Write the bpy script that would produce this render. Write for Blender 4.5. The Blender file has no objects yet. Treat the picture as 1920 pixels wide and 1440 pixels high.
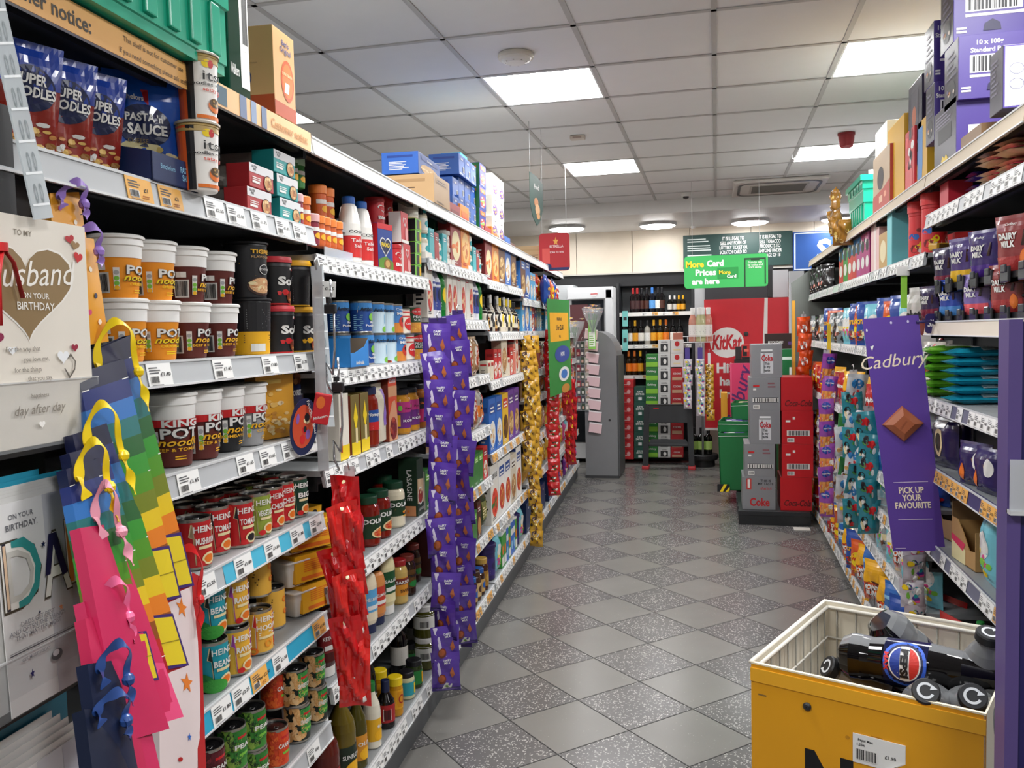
import bpy, bmesh, math, random
from mathutils import Vector, Matrix
rnd = random.Random(7)
PI = math.pi
# ------------------------------------------------------------------ camera
FPX, CH = 1600.0, 1.55
YAW, PIT, ROL = math.radians(13.53), math.radians(3.34), math.radians(1.3)
LA = math.radians(3.16)          # the left gondola stands slightly skewed to the room
scn = bpy.context.scene
COL = scn.collection
_cy, _sy, _cp, _sp = math.cos(YAW), math.sin(YAW), math.cos(PIT), math.sin(PIT)
_f = Vector((-_sy*_cp, _cy*_cp, -_sp)); _r = Vector((_cy, _sy, 0)); _u = _r.cross(_f)
_c, _s = math.cos(ROL), math.sin(ROL)
CR, CU = _r*_c - _u*_s, _r*_s + _u*_c
cam = bpy.data.cameras.new('camera'); cam_o = bpy.data.objects.new('camera', cam); COL.objects.link(cam_o)
cam.sensor_fit = 'HORIZONTAL'; cam.sensor_width = 36; cam.lens = FPX/1920*36; cam.clip_start = .02
mw = Matrix((CR, CU, -_f)).transposed().to_4x4(); mw.translation = (0, 0, CH); cam_o.matrix_world = mw
scn.camera = cam_o
scn.view_settings.view_transform = 'Standard'; scn.view_settings.look = 'None'
scn.view_settings.gamma = 1; scn.view_settings.use_curve_mapping = False
scn.view_settings.exposure = 1.88
w = bpy.data.worlds.new('world'); scn.world = w; w.use_nodes = True
w.node_tree.nodes['Background'].inputs[0].default_value = (.9, .95, 1, 1)
w.node_tree.nodes['Background'].inputs[1].default_value = .10
PANEL_W = 10.0      # emission strength of the square ceiling panels
LAMP_W = 9.0        # emission strength of the round lamps
def ray(px, py): return CR*((px-960)/FPX) - CU*((py-720)/FPX) + _f
def at_z(px, py, z):
    v = ray(px, py); t = (z-CH)/v.z; return v.x*t, v.y*t
def at_y(px, py, y):
    v = ray(px, py); t = y/v.y; return v.x*t, CH+v.z*t
def at_x(px, py, x):
    v = ray(px, py); t = x/v.x; return v.y*t, CH+v.z*t
def at_l(px, py, x):             # in the left gondola's own frame
    v = ray(px, py); c, s = math.cos(LA), math.sin(LA); t = x/(c*v.x+s*v.y)
    return (-s*v.x+c*v.y)*t, CH+v.z*t
# ------------------------------------------------------------------ materials
_mc = {}
def lin(c): return c/12.92 if c <= .04045 else ((c+.055)/1.055)**2.4
def rgb(h): return tuple(lin(int(h[i:i+2], 16)/255) for i in (0, 2, 4)) + (1,)
NAMED = dict(w='E9E8E4', k='15151A', r='C81E22', R='9E1418', y='F2B51C', Y='F7D51A', o='E5741B', g='1E7A34', G='0F4028',
             b='1F5FB4', B='17224A', p='4A2A86', P='372067', t='1FA0A8', n='6B3B22', N='3A2018', s='A9ABAD', S='6E7073',
             i='D8488A', c='EAD9A8', C='C39A5E', l='7CC242', L='8FC7E8', m='7A2C22', d='2A2C30', u='E8A7B4', v='8E6FC0')
def mat(c, rough=.45, metal=0.0, trans=0.0, emit=0.0, alpha=1.0, spec=.5, vary=.05):
    key = (c, rough, metal, trans, emit, alpha, spec, vary)
    if key in _mc: return _mc[key]
    m = bpy.data.materials.new('paint_'+str(c)); m.use_nodes = True; nt = m.node_tree
    b = nt.nodes['Principled BSDF']; col = rgb(NAMED.get(c, c))
    b.inputs['Base Color'].default_value = col; b.inputs['Roughness'].default_value = rough
    b.inputs['Metallic'].default_value = metal; b.inputs['Transmission Weight'].default_value = trans
    b.inputs['Alpha'].default_value = alpha; b.inputs['Specular IOR Level'].default_value = spec
    if emit:
        b.inputs['Emission Color'].default_value = col; b.inputs['Emission Strength'].default_value = emit
    elif vary and not trans:
        tc = nt.nodes.new('ShaderNodeTexCoord'); no = nt.nodes.new('ShaderNodeTexNoise'); no.inputs['Scale'].default_value = 9
        mp = nt.nodes.new('ShaderNodeMapRange'); mp.inputs[3].default_value = 1-vary; mp.inputs[4].default_value = 1+vary
        hs = nt.nodes.new('ShaderNodeHueSaturation'); hs.inputs['Color'].default_value = col
        nt.links.new(tc.outputs['Object'], no.inputs['Vector']); nt.links.new(no.outputs[0], mp.inputs[0])
        nt.links.new(mp.outputs[0], hs.inputs['Value']); nt.links.new(hs.outputs[0], b.inputs['Base Color'])
    _mc[key] = m; return m
def foil(c): return mat(c, .22, 0, 0, 0, 1, .8)
def glassy(c, a=.35): return mat(c, .08, 0, 0, 0, a, .8)
def metal(c, r=.35): return mat(c, r, .9)
def tocol(c): return c if not isinstance(c, str) else mat(c)
# ------------------------------------------------------------------ mesh builder
class MB:
    def __init__(s): s.v = []; s.f = []; s.m = []; s.sm = []; s.mats = []
    def mi(s, m):
        m = tocol(m)
        if m not in s.mats: s.mats.append(m)
        return s.mats.index(m)
    def add(s, vs, fs, m, smooth=False):
        o = len(s.v); s.v += [tuple(a) for a in vs]; i = s.mi(m)
        for f in fs: s.f.append(tuple(o+k for k in f)); s.m.append(i); s.sm.append(smooth)
    def box(s, x0, y0, z0, x1, y1, z1, m, bev=0.0, M=None):
        if bev:
            bm = bmesh.new(); bmesh.ops.create_cube(bm, size=1)
            for v in bm.verts: v.co = Vector(((x0+x1)/2+v.co.x*(x1-x0), (y0+y1)/2+v.co.y*(y1-y0), (z0+z1)/2+v.co.z*(z1-z0)))
            bmesh.ops.bevel(bm, geom=bm.edges[:], offset=bev, segments=2, affect='EDGES', profile=.6)
            vs = [v.co.copy() for v in bm.verts]; fs = [[v.index for v in f.verts] for f in bm.faces]; bm.free()
        else:
            vs = [Vector((x, y, z)) for z in (z0, z1) for y in (y0, y1) for x in (x0, x1)]
            fs = [(0, 2, 3, 1), (4, 5, 7, 6), (0, 1, 5, 4), (2, 6, 7, 3), (0, 4, 6, 2), (1, 3, 7, 5)]
        if M is not None: vs = [M @ v for v in vs]
        s.add(vs, fs, m, False)
    def lathe(s, prof, m, n=28, c=(0, 0, 0), sy=1.0, mats=None, closed=True, M=None, smooth=True):
        vs = []
        for r, z in prof:
            for k in range(n):
                a = 2*PI*k/n; vs.append(Vector((c[0]+r*math.cos(a), c[1]+r*sy*math.sin(a), c[2]+z)))
        if M is not None: vs = [M @ v for v in vs]
        for j in range(len(prof)-1):
            mm = mats[j] if mats else m
            fs = [(j*n+k, j*n+(k+1) % n, (j+1)*n+(k+1) % n, (j+1)*n+k) for k in range(n)]
            o = len(s.v)
            s.add([vs[q] for q in range(j*n, (j+2)*n)], [tuple(q-j*n for q in f) for f in fs], mm, smooth)
        if closed:
            for j, fl in ((0, 1), (len(prof)-1, 0)):
                if prof[j][0] > 1e-5:
                    f = tuple(range(n)); s.add(vs[j*n:(j+1)*n], [f[::-1] if fl else f], (mats[min(j, len(mats)-1)] if mats else m))
    def prism(s, poly, y0, y1, m, fn=None, side=None):
        """poly in (x,z), extruded y0..y1"""
        n = len(poly); fn = fn or (lambda x, y, z: (x, y, z))
        a = [fn(x, y0, z) for x, z in poly]; b = [fn(x, y1, z) for x, z in poly]
        s.add(a+b, [tuple(range(n)), tuple(range(2*n-1, n-1, -1))], m)
        s.add(a+b, [(k, k+n, (k+1) % n+n, (k+1) % n) for k in range(n)], side or m)
    def tube(s, pts, r, m, n=8, taper=None, flat=1.0):
        pts = [Vector(p) for p in pts]; rings = []; up0 = None
        for i, p in enumerate(pts):
            d = (pts[min(i+1, len(pts)-1)] - pts[max(i-1, 0)]).normalized()
            up = Vector((0, 0, 1)) if abs(d.z) < .9 else Vector((1, 0, 0))
            if up0 is not None: up = up0
            a = d.cross(up).normalized(); b = a.cross(d).normalized(); up0 = b
            rr = r*(taper[i] if taper else 1)
            rings.append([p + a*rr*math.cos(2*PI*k/n) + b*rr*flat*math.sin(2*PI*k/n) for k in range(n)])
        vs = [v for g in rings for v in g]
        fs = [(j*n+k, j*n+(k+1) % n, (j+1)*n+(k+1) % n, (j+1)*n+k) for j in range(len(pts)-1) for k in range(n)]
        fs += [tuple(range(n))[::-1], tuple(range((len(pts)-1)*n, len(pts)*n))]
        s.add(vs, fs, m, True)
    def mesh(s, name):
        me = bpy.data.meshes.new(name); me.from_pydata(s.v, [], s.f)
        for m in s.mats: me.materials.append(m)
        me.polygons.foreach_set('material_index', s.m); me.polygons.foreach_set('use_smooth', s.sm)
        me.update(); return me
# ------------------------------------------------------------------ text
_tc = {}
def textdata(txt, bold, shear):
    k = (txt, bold, shear)
    if k not in _tc:
        cu = bpy.data.curves.new('lettering', 'FONT'); cu.body = txt; cu.size = 1; cu.align_x = 'CENTER'; cu.offset = bold
        cu.shear = shear; cu.resolution_u = 2; cu.space_line = .9
        o = bpy.data.objects.new('lettering', cu); me = o.to_mesh()
        vs = [(v.co.x, v.co.y) for v in me.vertices]; fs = [tuple(p.vertices) for p in me.polygons]
        o.to_mesh_clear(); bpy.data.objects.remove(o); bpy.data.curves.remove(cu)
        if vs:
            xs = [a for a, b in vs]; w_ = max(xs)-min(xs); cx = (max(xs)+min(xs))/2
            vs = [(a-cx, b) for a, b in vs]
        else: w_ = 1
        _tc[k] = (vs, fs, w_)
    return _tc[k]
# decals: fn(u,v,d)->xyz ; w,h real size spanned by u in -1..1 and v in 0..1
def decals(mb, dec, fn, w, h, curved=False):
    lay = 0
    for d in dec:
        lay += 1; e = .0004+.00022*lay
        k = d[0]
        if k == 'r':
            _, u0, v0, u1, v1, c = d[:6]; n = max(1, int(abs(u1-u0)*8)) if curved else 1
            if curved == 2: n = max(n, 6)
            nv = 6 if curved == 2 else 1
            vs = [fn(u0+(u1-u0)*i/n, v0+(v1-v0)*j/nv, e) for j in range(nv+1) for i in range(n+1)]
            mb.add(vs, [(j*(n+1)+i, j*(n+1)+i+1, (j+1)*(n+1)+i+1, (j+1)*(n+1)+i) for j in range(nv) for i in range(n)], c)
        elif k == 'c':
            _, u, v, ru, rv, c = d[:6]; n = 24; R = 3 if curved else 1; lo, hi = d[6:8] if len(d) > 6 else (-9, 9); cl_ = lambda a: min(max(a, lo), hi)
            vs = [fn(u, cl_(v), e)] + [fn(u+ru*q/R*math.cos(2*PI*i/n), cl_(v+rv*q/R*math.sin(2*PI*i/n)), e) for q in range(1, R+1) for i in range(n)]
            fs = [(0, 1+i, 1+(i+1) % n) for i in range(n)]
            for q in range(R-1): fs += [(1+q*n+i, 1+(q+1)*n+i, 1+(q+1)*n+(i+1) % n, 1+q*n+(i+1) % n) for i in range(n)]
            mb.add(vs, fs, c)
        elif k == 'p':
            vs = [fn(u, v, e) for u, v in d[1]]; mb.add(vs, [tuple(range(len(vs)))], d[2])
        elif k == 't':
            txt, u, v, size, c = d[1:6]; bold = d[6] if len(d) > 6 else .02; sh = d[7] if len(d) > 7 else 0
            mw_ = d[8] if len(d) > 8 else 0; rot = d[9] if len(d) > 9 else 0
            vs, fs, tw = textdata(txt, bold, sh); sx = size*h/(w/2)
            if mw_: sx = min(sx, mw_/tw) if mw_ > 0 else -mw_/tw
            e2 = e + (.0016 if curved else 0)
            if rot:
                cr, sr = math.cos(rot), math.sin(rot)
                out = [fn(u+(a*cr-b*sr)*size*h/(w/2), v+(a*sr+b*cr)*size, e2) for a, b in vs]
            else: out = [fn(u+a*sx, v+b*size, e2) for a, b in vs]
            mb.add(out, fs, c)
        elif k == 'bar':
            _, u0, v0, u1, v1 = d[:5]; q = random.Random(int(u0*100+v0*77)); x = u0
            mb_e = e
            vs = [fn(u0-(u1-u0)*.06, v0-(v1-v0)*.08, e), fn(u1+(u1-u0)*.06, v0-(v1-v0)*.08, e), fn(u1+(u1-u0)*.06, v1+(v1-v0)*.08, e), fn(u0-(u1-u0)*.06, v1+(v1-v0)*.08, e)]
            mb.add(vs, [(0, 1, 2, 3)], 'w'); step = (u1-u0)/34
            while x < u1-step:
                bw = step*q.choice((.5, 1, 1.6)); vs = [fn(x, v0, e+.0003), fn(x+bw, v0, e+.0003), fn(x+bw, v1, e+.0003), fn(x, v1, e+.0003)]
                mb.add(vs, [(0, 1, 2, 3)], 'k'); x += bw+step*q.choice((.5, .9, 1.3))
        elif k == 'ln':
            _, u0, v0, u1, v1, n, c = d[:7]; q = random.Random(n*7+int(v0*50)); hh = (v1-v0)/n
            for i in range(n):
                x1 = u1-(u1-u0)*q.random()*.35; a = v0+i*hh
                vs = [fn(u0, a, e), fn(x1, a, e), fn(x1, a+hh*.45, e), fn(u0, a+hh*.45, e)]; mb.add(vs, [(0, 1, 2, 3)], c)
        elif k == 'blob':
            _, u, v, ru, rv, n, cols = d[:7]; q = random.Random(n+int(u*10)+int(v*100))
            for i in range(n):
                a = q.random()*2*PI; rr = math.sqrt(q.random()); cu_, cv_ = u+ru*rr*math.cos(a), v+rv*rr*math.sin(a)
                kf = 1 if n <= 20 else .62; s1 = kf*ru*(.18+.2*q.random()); s2 = kf*rv*(.16+.18*q.random()); a0 = q.random()*3
                vs = [fn(cu_+s1*math.cos(a0+2*PI*t/7), cv_+s2*math.sin(a0+2*PI*t/7), e+.0001*(i % 4)) for t in range(7)]
                mb.add(vs, [tuple(range(7))], cols[i % len(cols)])
        elif k == 'ring':
            _, u, v, ru, rv, th, c = d[:7]; n = 24
            vs = []
            for i in range(n):
                a = 2*PI*i/n
                vs += [fn(u+ru*math.cos(a), v+rv*math.sin(a), e), fn(u+ru*(1-th)*math.cos(a), v+rv*(1-th)*math.sin(a), e)]
            mb.add(vs, [(2*i, 2*((i+1) % n), 2*((i+1) % n)+1, 2*i+1) for i in range(n)], c)
def star(u, v, r, ru, c, n=5, k=.42):
    return ('p', [(u+ru*(1 if i % 2 == 0 else k)*math.sin(PI*i/n), v+r*(1 if i % 2 == 0 else k)*math.cos(PI*i/n)) for i in range(2*n)], c)
def heart(u, v, su, sv, c, rot=0):
    pts = []
    for i in range(28):
        t = 2*PI*i/28; x = 16*math.sin(t)**3/17; y = (13*math.cos(t)-5*math.cos(2*t)-2*math.cos(3*t)-math.cos(4*t))/17
        pts.append((u+su*(x*math.cos(rot)-y*math.sin(rot)), v+sv*(x*math.sin(rot)+y*math.cos(rot))))
    return ('p', pts[::-1], c)
# ------------------------------------------------------------------ objects
def ob(name, me, parent=None):
    if isinstance(me, MB): me = me.mesh(name)
    o = bpy.data.objects.new(name, me); COL.objects.link(o)
    if parent is not None: o.parent = parent
    return o
def tag(o, label, cat, group=None, kind=None):
    if label: o['label'] = label
    if cat: o['category'] = cat
    if group: o['group'] = group
    if kind: o['kind'] = kind
    return o
def empty(name, loc=(0, 0, 0), rz=0):
    o = bpy.data.objects.new(name, None); COL.objects.link(o); o.location = loc; o.rotation_euler = (0, 0, rz)
    o.empty_display_size = .05; return o
def struct(name, mb, parent=None):
    o = ob(name, mb, parent)
    if parent is None: o['kind'] = 'structure'
    return o
def inst(parts, name, loc, rz=0, scale=(1, 1, 1), rx=0, ry=0):
    """parts: list of (part name, mesh, parent index or None). One part alone becomes the thing itself."""
    if len(parts) == 1:
        o = bpy.data.objects.new(name, parts[0][1]); COL.objects.link(o)
    else:
        o = bpy.data.objects.new(name, None); COL.objects.link(o); o.empty_display_size = .03; made = []
        for pn, me, par in parts:
            c = bpy.data.objects.new(pn, me); COL.objects.link(c); c.parent = o if par is None else made[par]; made.append(c)
    o.location = loc; o.rotation_euler = (rx, ry, rz); o.scale = scale
    return o
def Lw(x, y, z):
    c, s = math.cos(LA), math.sin(LA); return (c*x-s*y, s*x+c*y, z)
# ------------------------------------------------------------------ product shapes
def interp(prof, z):
    for (r0, z0), (r1, z1) in zip(prof, prof[1:]):
        if z0 <= z <= z1 and z1 > z0: return r0+(r1-r0)*(z-z0)/(z1-z0)
    return prof[-1][0]
def cylfn(prof, h, sy=1.0):
    pr = sorted(prof, key=lambda q: q[1])
    def fn(u, v, d):
        a = u*PI/2; r = interp(pr, v*h)+d; return (r*math.sin(a), -r*math.cos(a)*sy, v*h)
    return fn
def S_can(r, h, body, dec=(), rim='B9B6AE', top='8A8A88', low=None, dark=True):
    b = MB(); g = metal(rim, .3)
    prof = [(r*.95, 0), (r, .003), (r*.985, .006), (r*.985, h-.007), (r, h-.004), (r*1.0, h), (r*.94, h), (r*.92, h-.005)]
    b.lathe(prof, g, 28, mats=[g, g, tocol(body), g, g, g, g], closed=False)
    decals(b, dec, cylfn([(r, 0), (r, h)], h), r*2, h, True)
    l = MB(); lm = metal('4A4A4C' if dark else top, .3)
    l.lathe([(r*.93, h-.005), (r*.8, h-.0035), (r*.78, h-.005), (r*.45, h-.005), (r*.4, h-.0042), (.001, h-.0042)], lm, 24, closed=False)
    l.tube([(.0, -.006, h-.003), (.006, -.014, h-.002), (0, -.022, h-.002), (-.006, -.014, h-.002), (0, -.006, h-.003)], .0012, metal('C8C8C8'), 5)
    return [('can_body', b.mesh('can_body'), None), ('lid', l.mesh('lid'), None)]
def S_cup(rt, rb, h, rimf, rimc, body, dec=(), lid='D9D6D0', lidh=.004, rimout=.004):
    b = MB(); zr = h*(1-rimf); rz = lambda z: rb+(rt-rb)*z/h
    prof = [(rb*.96, 0), (rb, .003), (rz(zr), zr), (rz(zr)+.0015, zr), (rz(h*(1-rimf*.45)), h*(1-rimf*.45)), (rt+rimout*.3, h*(1-rimf*.4)), (rt, h-.003)]
    R, Bm = tocol(rimc), tocol(body)
    b.lathe(prof, Bm, 28, mats=[Bm, Bm, R, R, R, R], closed=False); b.lathe([(rb*.96, 0), (.001, .002)], Bm, 28, closed=False)
    decals(b, dec, cylfn([(rb, 0), (rt, h)], h), (rt+rb), h, True)
    l = MB(); l.lathe([(rt, h-.003), (rt+rimout, h-.003), (rt+rimout, h+lidh*.3), (rt, h+lidh), (rt*.9, h+lidh*.7), (.001, h+lidh*.7)], lid, 28, closed=False)
    return [('cup', b.mesh('cup'), None), ('lid', l.mesh('lid'), None)]
def S_box(w, d, h, col, dec=(), side=None, sdec=(), top=None, tdec=(), bev=.0012, back=None):
    b = MB(); b.box(-w/2, -d/2, 0, w/2, d/2, h, col, bev)
    e = .0002
    if side:
        for x in (-1, 1): b.add([(x*(w/2+e), -d/2+bev, bev), (x*(w/2+e), d/2-bev, bev), (x*(w/2+e), d/2-bev, h-bev), (x*(w/2+e), -d/2+bev, h-bev)], [(0, 1, 2, 3)], side)
    if top: b.add([(-w/2+bev, -d/2+bev, h+e), (w/2-bev, -d/2+bev, h+e), (w/2-bev, d/2-bev, h+e), (-w/2+bev, d/2-bev, h+e)], [(0, 1, 2, 3)], top)
    decals(b, dec, lambda u, v, q: (u*w/2, -d/2-q, v*h), w, h)
    if sdec:
        decals(b, sdec, lambda u, v, q: (-w/2-q, -u*d/2, v*h), d, h)
        decals(b, sdec, lambda u, v, q: (w/2+q, u*d/2, v*h), d, h)
    if tdec: decals(b, tdec, lambda u, v, q: (u*w/2, (v-.5)*d, h+q), w, d)
    return [('carton', b.mesh('carton'), None)]
BOT = dict(
    wine=[(.9, 0), (1, .02), (1, .60), (.86, .68), (.42, .76), (.36, .80), (.36, .98), (.30, 1)],
    oil=[(.9, 0), (1, .02), (1, .55), (.9, .66), (.5, .80), (.42, .86), (.42, 1)],
    sauce=[(.9, 0), (1, .03), (1, .5), (.95, .58), (.5, .72), (.42, .78), (.42, 1)],
    squeeze=[(.72, 0), (.75, .14), (.8, .15), (1, .22), (.98, .55), (1.0, .8), (.8, .95), (.5, 1)],
    jar=[(.92, 0), (1, .04), (1, .72), (.93, .80), (.78, .85), (.78, 1)],
    salt=[(.9, 0), (1, .02), (1, .60), (.96, .64), (.70, .86), (.52, .9), (.52, 1)],
    shaker=[(.9, 0), (1, .03), (1, .72), (1, .74), (1.04, .75), (1.04, 1)],
    pepsi=[(.55, 0), (.8, .02), (1, .08), (.98, .15), (.93, .2), (1, .28), (1, .55), (.93, .64), (.86, .72), (.5, .88), (.33, .93), (.33, .96)],
    pop=[(.6, 0), (1, .03), (1, .62), (.9, .72), (.5, .86), (.34, .93), (.34, 1)])
def S_bottle(kind, r, h, body, cap, capz, label=None, lz=(.1, .5), dec=(), sy=1.0, neck=None, capr=1.0, upside=False):
    pr = [(r*a, h*z) for a, z in BOT[kind]]
    b = MB(); b.lathe(pr, body, 24, sy=sy)
    parts = [('bottle', None, None)]
    if neck:
        zs = [capz-.14, capz]; b.lathe([(interp(pr, h*zs[0])+.0008, h*zs[0]), (interp(pr, h*zs[1])+.0008, h*zs[1])], neck, 20, closed=False)
    l = None
    if label:
        l = MB(); z0, z1 = lz; ps = [(interp(pr, h*(z0+(z1-z0)*i/4))+.0006, h*(z0+(z1-z0)*i/4)) for i in range(5)]
        l.lathe(ps, label, 24, sy=sy, closed=False)
        decals(l, dec, cylfn([(a+.0006, z) for a, z in pr], h, sy), r*2, h, True)
    elif dec: decals(b, dec, cylfn(pr, h, sy), r*2, h, True)
    c = MB()
    if upside: c.lathe([(r*.78, 0), (r*.8, h*.14), (r*.82, h*.145), (.001, h*.146)], cap, 24, sy=sy)
    else:
        zc = h*capz; rc = interp(pr, zc+.001)*capr
        c.lathe([(rc*1.08, zc), (rc*1.10, h*.99), (rc*.98, h+.002), (.001, h+.0025)], cap, 20, sy=sy if capr > .9 else 1, closed=False)
    nm = 'jar_body' if kind in ('jar', 'shaker') else 'bottle_body'
    parts = [(nm, b.mesh(nm), None)]
    if l: parts.append(('paper_label', l.mesh('paper_label'), 0))
    parts.append(('cap', c.mesh('cap'), None)); return parts
def S_bag(w, h, t, col, dec=(), crimp=.05, seed=1, bands=(), wr=.004, nu=12, nv=16, hole=False, sheen=True, wob=1.0, flatb=False):
    """puffy flow-wrap bag, crimped top and bottom; bands = [(v0,v1,colour)]"""
    q = random.Random(seed); b = MB(); F = foil if sheen else mat
    ph = [q.random()*6 for _ in range(6)]
    def shape(u, v):
        e = max(0, 1-abs(u)**3)**.6; c0 = min(1, max(0, (v-(0 if flatb else crimp))/(.22 if not flatb else .05))); c1 = min(1, max(0, (1-crimp-v)/.25))
        return e*(math.sin(c0*PI/2)*math.sin(c1*PI/2))**.7
    def wk(u, v):
        return wr*(math.sin(5*u+9*v+ph[0])+.7*math.sin(11*u-6*v+ph[1])+.5*math.sin(17*v+7*u+ph[2]))*.5*wob
    def edge(v): return 1-.05*math.sin(PI*v)*(1 if not flatb else .2)
    def pos(u, v, d, sgn):
        s_ = shape(u, v); y = -sgn*(t/2*s_+wk(u, v)*min(1, s_*1.6)+.0006)-sgn*d
        return (u*w/2*edge(v), y+.25*wr*math.sin(3*u+ph[4]), v*h)
    cm = F(col) if isinstance(col, str) else col
    for sgn in (1, -1):
        for j in range(nv):
            vm = (j+.5)/nv; m = cm
            for b0, b1, bc in bands:
                if b0 <= vm < b1: m = F(bc) if isinstance(bc, str) else bc
            vs = [pos(-1+2*i/nu, (j+k)/nv, 0, sgn) for k in (0, 1) for i in range(nu+1)]
            fs = [(i, i+1, nu+2+i, nu+1+i) if sgn > 0 else (i+1, i, nu+1+i, nu+2+i) for i in range(nu)]
            b.add(vs, fs, m, True)
    decals(b, [tuple(F(a) if (isinstance(a, str) and n == len(d)-1 and d[0] in 'rcp') else a for n, a in enumerate(d)) for d in dec],
           lambda u, v, d: pos(u, v, d+.0004, 1), w, h, 2)
    return [('packet', b.mesh('packet'), None)]
def S_tub(r, h, body, lid, dec=()):
    b = MB(); b.lathe([(r*.92, 0), (r, .003), (r, h*.86)], body, 28, closed=True); decals(b, dec, cylfn([(r, 0), (r, h)], h), 2*r, h, True)
    l = MB(); l.lathe([(r*1.03, h*.84), (r*1.05, h*.86), (r*1.05, h*.98), (r*1.0, h), (.001, h)], lid, 28, closed=True)
    return [('tub_body', b.mesh('tub_body'), None), ('lid', l.mesh('lid'), None)]
def S_packs(w, d, h, sleeve, pots='w', dec=(), lid='w'):
    """sleeve pack holding two pots side by side seen end on"""
    s = MB(); s.box(-w/2, -d*.5, h*.0, w/2, d*.5, h, sleeve, .002); decals(s, dec, lambda u, v, q: (u*w/2, -d/2-q, v*h), w, h)
    decals(s, [('c', -.3, .5, .22, .3, 'r'), ('t', 'BEANZ', .3, .3, .25, 'r', .02)], lambda u, v, q: (u*w/2, (v-.5)*d, h+q), w, d)
    parts = [('sleeve', s.mesh('sleeve'), None)]
    return parts
def S_snap(w=.19, d=.09, h=.085):
    """yellow card sleeve over two white square tubs; tub ends stick out at -x"""
    parts = []; s = MB()
    s.prism([(-w*.36, h*.12), (w*.46, h*.12), (w*.5, h), (-w*.36, h)], -d*.5, d*.5, 'y')
    s.prism([(-w*.36, h*.10), (w*.46, h*.10), (w*.46, h*.12), (-w*.36, h*.12)], -d*.49, d*.49, 'N')
    decals(s, [('r', -.5, .18, .9, .3, 'o'), ('ln', -.4, .45, .8, .85, 6, 'o'), ('c', .65, .8, .12, .1, 'k')], lambda u, v, q: (u*w/2, -d/2-q, v*h), w, h)
    decals(s, [('ring', 0, .5, .1, .12, .4, 'r'), ('ring', .35, .6, .09, .11, .4, 'o'), ('ring', -.3, .35, .1, .12, .4, 'r'), ('ring', .6, .3, .08, .1, .4, 'o'), ('r', -.6, .75, .2, .9, 'c')], lambda u, v, q: (u*w/2, (v-.5)*d, h+q), w, d)
    p = MB()
    for cx in (-w*.26,):
        for (z0, z1, k0, k1) in ((0, h*.8, .78, .96),):
            def ring(z, k):
                a = []
                for i in range(24):
                    t = 2*PI*i/24; c_, s_ = math.cos(t), math.sin(t); e = .28
                    a.append((cx+w*.24*k*math.copysign(abs(c_)**e, c_), d*.5*k*math.copysign(abs(s_)**e, s_), z))
                return a
            rs = [ring(0, .62), ring(.004, .72), ring(h*.55, .86), ring(h*.58, .9), ring(h*.8, .93), ring(h*.8, 1.02), ring(h*.86, 1.02), ring(h*.87, .9)]
            vs = [v for r_ in rs for v in r_]; n = 24
            p.add(vs, [(j*n+k, j*n+(k+1) % n, (j+1)*n+(k+1) % n, (j+1)*n+k) for j in range(7) for k in range(n)] + [tuple(range(n))[::-1], tuple(range(7*n, 8*n))], mat('F2F1EC', .3), True)
    return [('card_sleeve', s.mesh('card_sleeve'), None), ('plastic_pot', p.mesh('plastic_pot'), None)]
# ------------------------------------------------------------------ the catalogue
def heinz(pan, txt, tc='w', pc='k', extra=()):
    """keystone label on a red can"""
    ks = lambda s, c: ('p', [(-.30*s, .10), (.62*s, .10), (.56*s+.02, .62), (.70*s, .66), (.62*s, .90), (.1, .96), (-.42*s, .90), (-.50*s, .66), (-.36*s, .62)], c)
    return [ks(1.08, 'c'), ks(1, pan), ('t', 'HEINZ', .08, .74, .17, tc, .02, 0, .9), ('t', txt, .12, .5, .17, tc, .03, 0, .85), ('r', -.2, .40, .45, .46, 'c'),
            ('c', .2, .2, .3, .12, 'c'), ('c', .2, .2, .22, .08, pc), ('c', -.15, .12, .15, .06, 'r')] + list(extra)
def potn(c2, flav, top):
    return [('p', [(-1.3, .64), (1.3, .64), (.9, .54), (-.2, .50), (-1.2, .6)], top), ('t', 'POT', .22, .40, .19, 'k', .06), ('t', 'POT', .22, .405, .19, 'w', .03),
            ('t', 'noodle', .22, .29, .15, 'k', .05, .3), ('t', 'noodle', .22, .295, .15, c2, .02, .3), ('t', flav, .22, .22, .065, c2, .015), ('ln', .0, .10, .5, .17, 2, c2),
            ('r', -.62, .15, -.46, .50, 'w'), ('c', -.54, .42, .07, .035, 's'), ('c', -.54, .33, .07, .035, 'l'), ('c', -.54, .25, .07, .035, 'l'), ('c', -.54, .18, .07, .035, 'y'),
            ('bar', -1.15, .12, -.75, .40), ('r', -1.1, .46, -.8, .56, 'w')]
PD = {}
def prod(key, name, cat, desc, build, w, h, d=None): PD[key] = dict(name=name, cat=cat, desc=desc, build=build, w=w, h=h, d=d or w, parts=None)
def cup_p(key, desc, body, c2, flav, top, lid='w', k=1.0, hh=.115, dec=None):
    prod(key, 'noodle_pot', 'noodle pot', desc, lambda: S_cup(.048*k, .036*k, hh, .34, 'F4F3F0', body, dec or potn(c2, flav, top), lid), .098*k, hh)
cup_p('pn_o', 'orange noodle pot with white rim', 'F0961C', 'Y', 'ORIGINAL', 'Y')
cup_p('pn_b', 'brown noodle pot with red band', '5E2018', 'y', 'BEEF & TOMATO', 'C81E22')
cup_p('kp_b', 'tall brown and red noodle pot', '5E2018', 'y', 'BEEF & TOMATO', 'C81E22', k=1.04, hh=.148, dec=potn('y', 'BEEF & TOMATO', 'C81E22')+[('r', -1.2, .56, 1.2, .66, 'C81E22'), ('t', 'KING', .2, .565, .13, 'w', .04)])
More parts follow.
